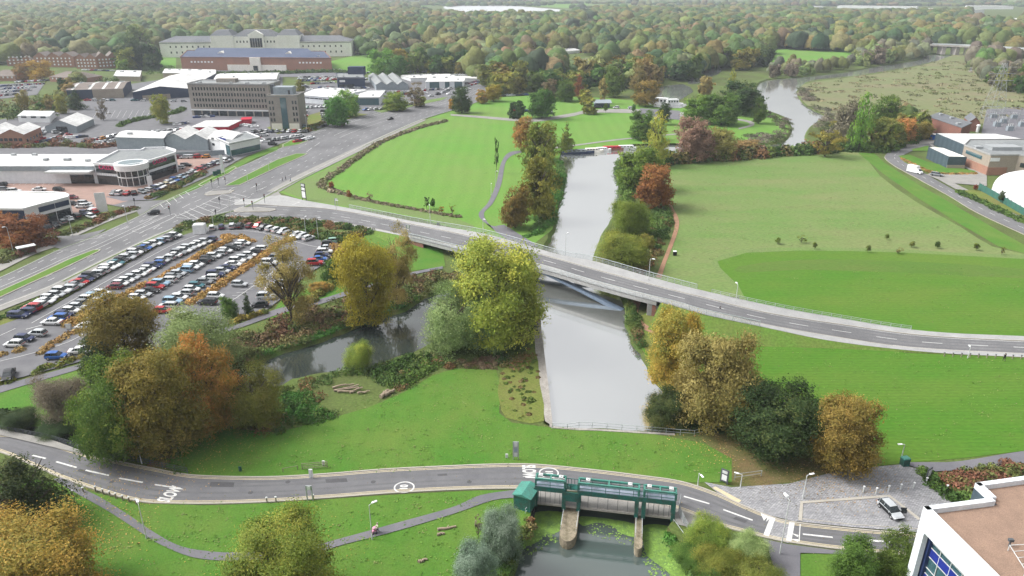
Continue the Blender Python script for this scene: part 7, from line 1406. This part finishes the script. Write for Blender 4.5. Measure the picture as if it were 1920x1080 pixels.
# bottom right: white parapet building
H3 = 14.0; Q = [G(a, c, H3) for a, c in [(1730,955),(1857,938.5),(1827,910.5),(1925,897),(2150,866),(2300,1250),(2035,1262)]]
t = thing('parapet_building', 'white walled building with a brown gravel roof and deep glazed front', 'building', (Q[0].x, Q[0].y, 0)); O = t.location.copy(); WT = 0.0
A3, C3 = Vector((Q[0].x, Q[0].y, 0)), Vector((Q[6].x, Q[6].y, 0)); d = (C3 - A3).normalized(); inw = Vector((-d.y, d.x, 0)); inw = inw if inw.x > 0 else -inw; ang = math.atan2(d.y, d.x)
base = [p.copy() for p in Q]; base[0] = Vector((Q[0].x, Q[0].y, 0)) + (Q[1] - Q[0]).normalized() * 1.2; base[6] = C3 + inw * 1.2; b = MB(); b.prism(base, 0, H3 - .3); part('wall', b, MT['darkclad'], t, O)
b = MB(); inn, _ = offset(Q, -.55); b.prism([Vector((p.x, p.y, 0)) for p in inn], H3 - .32, H3 - .25); part('roof', b, MT['gravelroof'], t, O)
MT['render'] = M('white_render', (.74, .77, .80), .7, (.62, .66, .70), .5, .06, 8)
b = MB()
for i in range(7):
    p, q = Q[i], Q[(i + 1) % 7]; dd = (q - p).normalized() * .0; nn = Vector((-(q - p).normalized().y, (q - p).normalized().x, 0)) * .33
    nn = nn if inside(p.lerp(q, .5).x + nn.x, p.lerp(q, .5).y + nn.y, [(k.x, k.y) for k in Q]) else -nn
    b.bar(Vector(Z(p, H3 + .05)) + nn, Vector(Z(q, H3 + .05)) + nn, .66, .8)
part('parapet', b, MT['render'], t, O)
b = MB(); b.bar(Z(Q[0] + inw * .3, H3 - 1.4), Z(Q[6] + inw * .3, H3 - 1.4), .6, 2.2); e0 = Q[0] + d * .6 + inw * .3; b.bar(Z(e0, -.1), Z(e0, H3 - 2.5), 1.2, .6); part('portal_frame', b, MT['render'], t, O)
p, q = Q[0], Q[1]; nn = Vector((-(q - p).normalized().y, (q - p).normalized().x, 0)) * .1; b = MB(); b.bar(Z(p + (q - p).normalized() * .65, H3 / 2 - .4), Z(q, H3 / 2 - .4), .5, H3 - .9); part('side_wall', b, MT['render'], t, O)
gl0, gl1 = Q[0] + d * 1.3 + inw * 1.15, Q[6] + inw * 1.15
b = MB(); b.bar(Z(gl0, H3 / 2 - 1.5), Z(gl1, H3 / 2 - 1.5), .1, H3 - 3.2); part('glazing', b, MT['glassb'], t, O)
MT['navyframe'] = M('navy_frame', (.03, .05, .14), .4)
b = MB(); b.bar(Z(gl0 + inw * -.2, 0), Z(gl0 + inw * -.2, H3 - 2.6), .55, .5); b.bar(Z(gl0 - inw * .25, H3 - 2.75), Z(gl1 - inw * .25, H3 - 2.75), .5, .35); part('frame_surround', b, MT['navyframe'], t, O)
for z in (H3 - 5.0, H3 - 8.6):
    b = MB(); b.bar(Z(gl0 - inw * .12, z), Z(gl1 - inw * .12, z), .1, 1.1); part('spandrel_panel', b, MT['blue'], t, O)
b = MB(); Lg = (gl1 - gl0).length; n = int(Lg / 1.6)
for k in range(n): p = gl0 + d * (k * Lg / n) - inw * .14; b.bar(Z(p, 0), Z(p, H3 - 2.9), .08)
for z in (H3 - 3.6, H3 - 4.35, H3 - 5.65, H3 - 7.2, H3 - 8.0): b.bar(Z(gl0 - inw * .15, z), Z(gl1 - inw * .15, z), .08)
part('glazing_bar', b, MT['plast'], t, O)
b = MB(); rp_ = [G(a, c, H3 - .2) for a, c in [(1890,1032),(1960,1028),(1990,1070),(1920,1080)]]; [b.bar(Z(rp_[i], H3 + .5), Z(rp_[(i + 1) % 4], H3 + .5), .06) for i in range(4)]; [b.bar(Z(rp_[0].lerp(rp_[3], k / 4), H3 + .5), Z(rp_[1].lerp(rp_[2], k / 4), H3 + .5), .05) for k in range(1, 4)]; [b.bar(Z(p, H3 - .3), Z(p, H3 + .5), .07) for p in rp_]; part('roof_frame', b, MT['plast'], t, O)
b = MB(); p = G(1893, 1021, H3); b.tube(Z(p, H3 - .3), Z(p, H3 + .5), .1); b.box(Z(p, H3 + .6), (.5, .35, .3)); part('roof_fitting', b, MT['dsteel'], t, O)
# park kiosk, houseboats, moored boats
kk = thing('park_kiosk', 'small open sided kiosk with a pale grey roof in the park', 'kiosk', G(1128, 201), .05); b = MB(); b.box((0, 0, 1.5), (9, 5, 3)); part('wall', b, MT['darkclad'], kk); b = MB(); b.add([(-5.5, -4, 3), (5.5, -4, 3), (5.5, 0, 4.6), (-5.5, 0, 4.6), (5.5, 4, 3), (-5.5, 4, 3)], [(0, 1, 2, 3), (3, 2, 4, 5)]); part('roof', b, MT['greyclad'], kk)
def boat(px, py, L_, W_, rz, hull, top, lb, z=WZ, cab=.6, hgt=1.6, gp=None):
    t = thing('moored_boat', lb, 'boat', G(px, py, z), rz, gp); b = MB(); h = L_ / 2; w_ = W_ / 2
    loft(b, [(-h, [(-w_ * .8, -.2), (w_ * .8, -.2), (w_ * .85, .9), (-w_ * .85, .9)]), (-h * .8, [(-w_, -.3), (w_, -.3), (w_, .9), (-w_, .9)]), (h * .6, [(-w_, -.3), (w_, -.3), (w_, .9), (-w_, .9)]), (h, [(-w_ * .1, 0), (w_ * .1, 0), (w_ * .12, 1.15), (-w_ * .12, 1.15)])]); part('hull', b, MT[hull], t)
    b = MB(); b.box((-h * .12, 0, .9 + hgt / 2), (L_ * cab, W_ * .8, hgt), 0, 0, .94); part('cabin', b, MT[top], t)
    for s in (-1, 1):
        for k in range(4): b = MB(); b.box((-h * .12 + (k - 1.5) * L_ * cab * .22, s * W_ * .39, .9 + hgt * .55), (L_ * cab * .12, .12, hgt * .35)); part('window', b, MT['glassd'], t)
boat(1084, 288, 15, 2.6, R(8), 'navy', 'greyclad', 'blue grey narrowboat with a white bow, first of the moored line', hgt=1.0)
boat(1112, 285, 10, 2.8, R(8), 'cream', 'cream', 'cream river cruiser in the middle of the moored line', hgt=.9); boat(1130, 283, 8, 2.6, R(8), 'white', 'white', 'small white boat tucked behind the cream cruiser', hgt=.8); boat(1150, 281, 14, 2.4, R(8), 'brickdark', 'red', 'dark red narrowboat in the moored line', hgt=.9); boat(1176, 280, 12, 2.6, R(8), 'pale' if 'pale' in MT else 'plast', 'white', 'long pale boat beneath the olive tree at the end of the moored line', hgt=1.0)
pn = sheet('park_pond', [(1232,165),(1280,158),(1300,172),(1270,190),(1290,196),(1275,203),(1225,200),(1238,185),(1225,175)], 'river', 2, z=.15); sheet('park_pond', [(1290,152),(1330,128),(1352,130),(1345,140),(1310,150),(1330,152),(1300,158)], 'river', 2, z=.15)
boat(1240, 196, 17, 6, R(-20), 'white', 'white', 'white houseboat under the gold olive tree, larger one', z=.1, hgt=3.2); boat(1262, 197, 13, 5, R(10), 'white', 'white', 'white houseboat with a blue stripe, smaller one', z=.1, hgt=2.8)
# far settlement, viaduct, lake
k = 0
for a_, b_, yb, mat in [((2,35),(50,34),38,'cream'),((92,11),(158,10),12.5,'white'),((195,49),(212,52),56,'cream'),((258,37),(292,36),40,'bridgec'),((318,34),(348,35),40,'bridgec'),((215,80),(232,79),87,'cream'),((1062,96),(1088,94),99,'white'),((1372,52),(1412,52),56,'brick'),((1462,58),(1480,58),61,'cream'),((1644,43),(1722,43),49,'white'),((1758,45),(1796,45),50,'white'),((1825,34),(1908,36),42,'bridgec'),((1830,48),(1925,50),57,'white'),((795,92),(810,94),98,'cream'),((745,103),(772,102),106,'slate'),((1126,33),(1170,33),36,'bridgec'),((1170,27),(1190,27),29,'white'),((1330,58),(1342,58),60,'cream')]:
    lbs = ['pale flat roofed house at the frame edge in the hillside wood','thin white roof line on the skyline of the hillside wood','cream house half hidden in the hillside wood','grey roofed house in the wood above the long white building, further','grey roofed house in the wood above the long white building, nearer','white gabled house above the brick flats','white caravan hall beside the clearing','brick gabled house in the distant wood','small cream house in the distant wood','white warehouse behind the huge yellow green tree','white warehouse right of the huge yellow green tree','grey white factory in the far industrial estate','long white factory nearest in the industrial estate','cream cottage among trees behind the brick hall lawn','slate roofed house beside the lime green tree','grey shed beyond the far wood','bright white tank building beyond the far wood','little cream house beyond the clearing']
    bld(lbs[k], a_, b_, yb, mat, 'roofwhite' if mat in ('white', 'bridgec') else 'slate', D=18, kind='ridge', rh=1.5, name='distant_building', h=max(HB(a_[0], yb, a_[1]), 3)); k += 1
for i, (a_, b_, yb, lb) in enumerate([((1822,11.5),(1901,12),17,'tall white distribution warehouse on the skyline'),((1570,11),(1720,13),15,'long pale warehouse line on the skyline'),((1726,16),(1816,19),22,'second long pale warehouse line on the skyline'),((1440,12.5),(1548,12.5),14,'thin dark and white warehouse line on the skyline')]): bld(lb, a_, b_, yb, 'white', 'roofwhite', D=60, name='distribution_warehouse', cat='warehouse', h=max(HB(a_[0], yb, a_[1]), 6))
for q, lb in (([(1742,84),(1800,86),(1925,93),(2100,102)], 'road viaduct over the upper river'), ([(1205,60),(1240,60),(1282,61)], 'short distant road bridge in the far wood')):
    pts = [G(a, c, 9) for a, c in q]; t = thing('viaduct', lb, 'viaduct', (pts[0].x, pts[0].y, 0)); b = MB(); [b.bar(x, y, 12, 1.6) for x, y in zip(pts, pts[1:])]; part('deck', b, MT['concrete'], t, t.location); b = MB(); r = resample(pts, 14); [b.box((p.x, p.y, 4), (4, 10, 8)) for p in r[1:]]; part('pier', b, MT['concrete'], t, t.location); b = MB(); [b.bar(x + Vector((0, -6, 1.4)), y + Vector((0, -6, 1.4)), .3, 1.4) for x, y in zip(pts, pts[1:])]; part('barrier', b, MT['rail'], t, t.location)
sheet('lake', [(832,12),(900,10),(960,11),(1010,15),(1062,19),(1055,22),(1000,21),(960,27),(880,26),(845,20)], 'lake', 2, z=.4)
for q, m in (([(720,6),(1100,4),(1120,14),(1070,16),(960,9),(830,9),(780,14)], 'park'), ([(1100,8),(1230,3),(1400,8),(1440,14),(1200,14),(1110,14)], 'verge'), ([(1190,15),(1400,17),(1450,22),(1200,20)], 'park'), ([(1080,20),(1180,21),(1160,26),(1060,27)], 'verge'), ([(1000,30),(1080,30),(1080,38),(1010,38)], 'park'), ([(0,-6),(700,-4),(760,2),(0,2)], 'verge'), ([(1400,-8),(1925,-6),(1925,4),(1500,3)], 'verge')): sheet('far_field', q, m, 1)
# ---------------------------------------------------------------- people
def person(px, py, z, rz, label, coat, legs, hair, stride=.25, arms='walk'):
    t = thing('person', label, 'person', (*G(px, py, z)[:2], z), rz)
    V = []; E_ = []; Rr = []
    def v(x, y, zz, r, par=None):
        V.append((x, y, zz)); Rr.append(r); i = len(V) - 1
        if par is not None: E_.append((par, i))
        return i
    pel = v(0, 0, .95, .15); wa = v(0, 0, 1.12, .13, pel); ch = v(.01, 0, 1.34, .165, wa); nk = v(.02, 0, 1.50, .055, ch); hd = v(.04, 0, 1.60, .088, nk); tp = v(.035, 0, 1.70, .085, hd)
    v(.135, 0, 1.615, .016, hd)
    for s in (-1, 1):
        hp = v(0, s * .10, .90, .095, pel); kn = v(s * stride * .55 + .04, s * .11, .50, .062, hp); an = v(s * stride, s * .11, .09, .042, kn); v(s * stride + .17, s * .12, .04, .035, an)
        shd = v(0, s * .19, 1.42, .068, ch)
        if arms == 'push': el = v(.12, s * .24, 1.16, .046, shd); wr = v(.38, s * .20, 1.06, .030, el)
        else: el = v(-s * .10, s * .25, 1.15, .046, shd); wr = v(-s * .02 + .04, s * .26, .92, .030, el)
        w_ = V[wr]; dx, dz = ((.07, -.01) if arms == 'push' else (.015, -.07)); pm = v(w_[0] + dx, w_[1], w_[2] + dz, .032, wr)
        p_ = V[pm]; v(p_[0] + .045, p_[1] - s * .035, p_[2] + dz * .3, .010, pm)
        for k in range(4):
            o = (k - 1.5) * .019; l = (.06, .075, .07, .055)[k]
            f1 = v(p_[0] + dx * l * 7, p_[1] + (o if arms == 'push' else 0), p_[2] + dz * l * 7 + (0 if arms == 'push' else 0), .0095, pm) if arms == 'push' else v(p_[0] + o, p_[1], p_[2] - l * .6, .0095, pm)
            q = V[f1]; v(q[0] + (.012 if arms == 'push' else .012), q[1], q[2] - .028, .008, f1)
    me = bpy.data.meshes.new('body'); me.from_pydata(V, E_, []); m = bpy.data.materials.new('clothed_body'); m.use_nodes = True; N = m.node_tree.nodes; Lk = m.node_tree.links
    tc = N.new('ShaderNodeTexCoord'); sx = N.new('ShaderNodeSeparateXYZ'); rp = N.new('ShaderNodeValToRGB'); rp.color_ramp.interpolation = 'CONSTANT'; dv = N.new('ShaderNodeMath'); dv.operation = 'DIVIDE'; dv.inputs[1].default_value = 1.8
    e = rp.color_ramp.elements; e[0].position = 0; e[0].color = (.03, .03, .03, 1); e[1].position = .06; e[1].color = (*legs, 1); k = e.new(.90 / 1.8); k.color = (*coat, 1); k = e.new(1.49 / 1.8); k.color = (.52, .33, .25, 1)
    Lk.new(tc.outputs['Object'], sx.inputs[0]); Lk.new(sx.outputs[2], dv.inputs[0]); Lk.new(dv.outputs[0], rp.inputs[0]); Lk.new(rp.outputs[0], N['Principled BSDF'].inputs['Base Color']); N['Principled BSDF'].inputs['Roughness'].default_value = .8
    me.materials.append(m); o = obj('body', me, t); md = o.modifiers.new('skin', 'SKIN'); md.use_smooth_shade = True; sk = me.skin_vertices[0].data
    for i, r in enumerate(Rr): sk[i].radius = (r, r * (.8 if i in (1, 2) else 1))
    sk[0].use_root = True; sb_ = o.modifiers.new('sub', 'SUBSURF'); sb_.levels = 1; sb_.render_levels = 2
    hm = M('hair', hair, .9); b = MB(); n = 10
    vs = [(.02 + .112 * math.cos(a) * math.cos(c) - .012, .108 * math.cos(a) * math.sin(c), 1.675 + .115 * math.sin(a)) for a in [0, .5, 1.0, 1.35] for c in [2 * math.pi * i / n for i in range(n)]]
    b.add(vs, [(j * n + i, j * n + (i + 1) % n, (j + 1) * n + (i + 1) % n, (j + 1) * n + i) for j in range(3) for i in range(n)] + [tuple(3 * n + i for i in range(n))]); b.box((-.06, 0, 1.61), (.09, .17, .16), 0, 0, .9); part('hair', b, hm, t)
    for s in (-1, 1):
        b = MB(); b.tube((.122, s * .033, 1.65), (.13, s * .033, 1.65), .012, .008, 6); part('eye', b, MT['black'], t)
        b = MB(); b.tube((.03, s * .085, 1.63), (.03, s * .102, 1.635), .025, .02, 6); part('ear', b, M('skin', (.52, .33, .25), .7), t)
    b = MB(); b.box((.125, 0, 1.575), (.012, .045, .01)); part('mouth', b, M('lips', (.35, .12, .1), .6), t)
    return t
person(709, 999, .06, R(205), 'person in a long cream coat pushing a pink pushchair on the lower footpath', (.62, .57, .48), (.04, .035, .04), (.5, .45, .38), .2, 'push')
person(1349, 588, 1.95, R(10), 'person in dark clothes walking by the bridge road parapet', (.03, .03, .04), (.03, .03, .035), (.03, .02, .02))
person(1882, 677, .1, R(95), 'person in black standing on the grass edge of the bridge road', (.015, .015, .02), (.02, .02, .025), (.02, .015, .01), .18)
person(545, 341, .1, R(200), 'person in a blue coat on the pavement above the junction', (.03, .16, .30), (.04, .045, .06), (.04, .03, .02)); person(536, 338, .1, R(200), 'person in black walking ahead of the blue coated one', (.02, .02, .025), (.02, .02, .025), (.02, .015, .01)); person(530, 341, .1, R(200), 'person in dark grey nearest the carriageway above the junction', (.06, .06, .07), (.03, .03, .035), (.05, .03, .02))
MT['pink'] = M('pink_fabric', (.60, .28, .42), .8)
pc = thing('pushchair', 'pink pushchair on the lower footpath', 'pushchair', (*G(702, 1001)[:2], .06), R(205)); b = MB(); b.box((0, 0, .5), (.55, .45, .16)); b.box((-.22, 0, .75), (.14, .45, .5)); b.box((.25, 0, .35), (.1, .4, .3)); part('seat', b, MT['pink'], pc)
b = MB(); loft(b, [(-.3 + .12 * k, [(-.24, .8), (.24, .8), (.2, .8 + .32 * math.sin(1.0 + k * .45)), (-.2, .8 + .32 * math.sin(1.0 + k * .45))]) for k in range(5)]); part('hood', b, MT['pink'], pc)
b = MB(); [(b.bar((-.55, s * .22, 1.0), (.3, s * .22, .15), .03), b.bar((-.25, s * .22, .15), (.1, s * .22, .6), .03)) for s in (-1, 1)]; b.bar((-.55, -.22, 1.0), (-.55, .22, 1.0), .035); part('frame', b, MT['dsteel'], pc)
for x in (-.28, .32):
    for s in (-1, 1): b = MB(); b.tube((x, s * .2, .12), (x, s * .26, .12), .12, .12, 10); part('wheel', b, MT['black'], pc)
# ---------------------------------------------------------------- woods
REST = []
REST += wood([(640,130),(700,100),(760,118),(870,122),(905,142),(770,137),(760,140),(700,135)][2:], 'wood behind the car showrooms', 13, 16)
REST += wood([(905,160),(880,140),(900,120),(1000,105),(1048,118),(1050,140),(1100,150),(1110,170),(1000,176),(930,180)], 'wood at the head of the park', 12, 30)
REST += wood([(1110,165),(1110,140),(1180,130),(1250,118),(1310,110),(1345,130),(1300,150),(1225,160),(1180,170)], 'wood between park and clearing', 12.5, 20)
REST += wood([(1345,128),(1345,100),(1420,95),(1440,100),(1440,128),(1400,135)], 'grove beyond the park pond', 13, 12)
REST += wood([(60,215),(90,195),(125,190),(120,170),(150,155),(160,150),(160,160),(115,205),(100,215)], 'scrub behind the striped roof shed', 9, 12, .8)
REST += wood([(225,128),(250,110),(280,115),(300,130),(275,135),(240,135)], 'grove beside the brick hall', 12, 9, 1, ['dark', 'green', 'olive'])
REST += wood([(1850,135),(1925,150),(1925,185),(1860,165),(1820,125),(1835,110),(1925,112)], 'thicket beyond the heath', 12, 14, .8, ['grey', 'olive', 'pink', 'green'])
REST += wood([(1640,250),(1660,225),(1700,232),(1735,240),(1725,262),(1690,275),(1660,285),(1630,285)], 'trees around the brick sheds', 9, 14, .8)
REST += wood([(1440,150),(1445,130),(1480,125),(1560,128),(1595,120),(1590,132),(1520,141)], 'reed thicket beside the upper river', 9, 14, .6, ['grey', 'pale', 'olive'])
REST += wood([(1600,122),(1610,105),(1740,92),(1730,108),(1660,120),(1620,127)], 'willows beside the upper river', 11, 12, .8, ['grey', 'pale', 'olive', 'pale'])
REST += wood([(-300,140),(-200,40),(0,30),(300,36),(300,60),(290,100),(235,118),(225,118),(140,120),(100,118),(0,122)], 'hillside wood', 14, 18, 1.0)
REST += wood([(290,100),(300,46),(410,30),(660,36),(700,80),(720,112),(690,105),(665,96),(655,88),(480,88),(470,80),(430,80),(420,88),(300,88)], 'wood behind the long white building', 14, 0, 1.0)
REST += wood([(665,100),(690,70),(700,36),(1060,40),(1200,60),(1340,70),(1340,96),(1240,108),(1110,104),(1030,100),(900,118),(870,120),(760,116)], 'far wood', 13, 0)
REST += wood([(1340,96),(1340,66),(1480,50),(1700,48),(1925,56),(2200,70),(2200,110),(1925,104),(1830,90),(1735,88),(1600,100),(1440,92)], 'far wood', 13, 0)
REST += wood([(-300,40),(0,22),(300,22),(660,24),(800,30),(1000,36),(1060,40),(700,37),(300,40)], 'far wood', 19, 0, 1.0)
REST += wood([(1060,40),(1120,26),(1500,24),(1560,34),(1830,30),(2200,38),(2200,70),(1925,55),(1700,47),(1480,49),(1340,66),(1200,58)], 'far wood', 19, 0)
REST += wood([(-300,12),(760,12),(800,22),(300,20),(-300,22)], 'far wood', 30, 0, 1.0)
for i in range(60):   # hedgerows of the far fields
    x0 = random.uniform(-2600, 2600); y0 = random.uniform(2300, 5200); a = random.choice([0.05, .12, -.08, 1.4]); L = random.uniform(200, 900)
    for k in range(int(L / 26)): REST.append((x0 + math.cos(a) * k * 26, y0 + math.sin(a) * k * 26, random.uniform(9, 15), random.uniform(9, 16), random.choice(['green', 'olive', 'dark', 'brown'])))
print('rest trees', len(REST), 'individual', NTREE[0])
import bmesh
def ico(n):
    bm = bmesh.new(); bmesh.ops.create_icosphere(bm, subdivisions=n, radius=1); bm.verts.ensure_lookup_table(); v = np.array([x.co[:] for x in bm.verts]); f = np.array([[q.index for q in a.verts] for a in bm.faces]); bm.free()
    keep = (v[f][:, :, 2].mean(1) > -.35); return v, f[keep]
def mass(name, items, label=None):
    """tree crowns as uneven rounded lumps with leaf tufts over them, all in one mesh"""
    VV = []; FF = []; KK = []; o = 0; ic = {3: ico(3), 2: ico(2)}; C = []; S = []; K = []; D_ = []
    for a, b, rad, h, co in items:
        v, f = ic[3 if b < 1250 else 2]; base = np.array(LIN.get(co, LIN['olive'])) * rng.uniform(.5, .85) * rng.uniform(.85, 1.15, 3); r = np.ones(len(v))
        for _ in range(10): q = rng.normal(size=3); q /= np.linalg.norm(q); r += rng.uniform(-.3, .45) * np.clip(v @ q - .55, 0, 1) * 1.8
        r *= rng.uniform(.86, 1.14, len(v)) if b < 1250 else rng.uniform(.93, 1.07, len(v)); VV.append(np.array([a, b, h * .42]) + v * r[:, None] * np.array([rad, rad, h * .55])); FF.append(f + o); o += len(v); KK.append(np.tile(base, (len(f), 1)) * rng.uniform(.93, 1.07, (len(f), 1)))
        n = 70 if b < 1250 else 16; d = rng.normal(size=(n, 3)); d /= np.linalg.norm(d, axis=1)[:, None]; d[:, 2] = np.abs(d[:, 2])
        C.append(np.array([a, b, h * .42]) + d * rng.uniform(.96, 1.2, n)[:, None] * np.array([rad, rad, h * .55])); S.append(rad * rng.uniform(.14, .34, n)); D_.append(d); K.append(base * rng.uniform(.85, 1.4, (n, 1)))
    C = np.concatenate(C); n = len(C); q = np.concatenate(D_) + rng.normal(size=(n, 3)) * .5; q /= np.linalg.norm(q, axis=1)[:, None]; a = rng.normal(size=(n, 3)); a -= (a * q).sum(1)[:, None] * q; a /= np.linalg.norm(a, axis=1)[:, None]; b = np.cross(q, a); s = np.concatenate(S)[:, None] * .5
    T3 = np.stack([C - a * s, C + b * s, C + a * s], 1).reshape(-1, 3); VV.append(T3); FF.append(np.arange(3 * n).reshape(-1, 3) + o); KK.append(np.concatenate(K))
    V = np.concatenate(VV); F = np.concatenate(FF); Kc = np.concatenate(KK); me = bpy.data.meshes.new(name); me.vertices.add(len(V)); me.vertices.foreach_set('co', V.astype(np.float32).ravel()); nf = len(F)
    me.loops.add(nf * 3); me.loops.foreach_set('vertex_index', F.astype(np.int32).ravel()); me.polygons.add(nf); me.polygons.foreach_set('loop_start', np.arange(0, nf * 3, 3, dtype=np.int32)); me.polygons.foreach_set('loop_total', np.full(nf, 3, dtype=np.int32)); me.update()
    at = me.attributes.new('leaf_colour', 'FLOAT_COLOR', 'FACE'); c4 = np.ones((nf, 4), np.float32); c4[:, :3] = Kc; at.data.foreach_set('color', c4.ravel()); me.materials.append(MT['leafcol']); print('mass faces', nf)
    return obj(name, me, label=label, kind='stuff')
mass('far_woodland', REST, 'distant mixed autumn woodland covering the plain and hillside')
# ---------------------------------------------------------------- haze
b = MB(); b.box((0, 6990, 39), (19000, 14900, 86)); m = bpy.data.materials.new('haze'); m.use_nodes = True; N = m.node_tree.nodes; N.remove(N['Principled BSDF']); pv = N.new('ShaderNodeVolumePrincipled'); pv.inputs['Color'].default_value = (.84, .91, 1.0, 1); pv.inputs['Density'].default_value = HAZE = .00016; pv.inputs['Anisotropy'].default_value = .2; m.node_tree.links.new(pv.outputs[0], N['Material Output'].inputs['Volume'])
obj('haze', b.mesh('haze', m), label='thin pale haze over the far plain', kind='stuff')
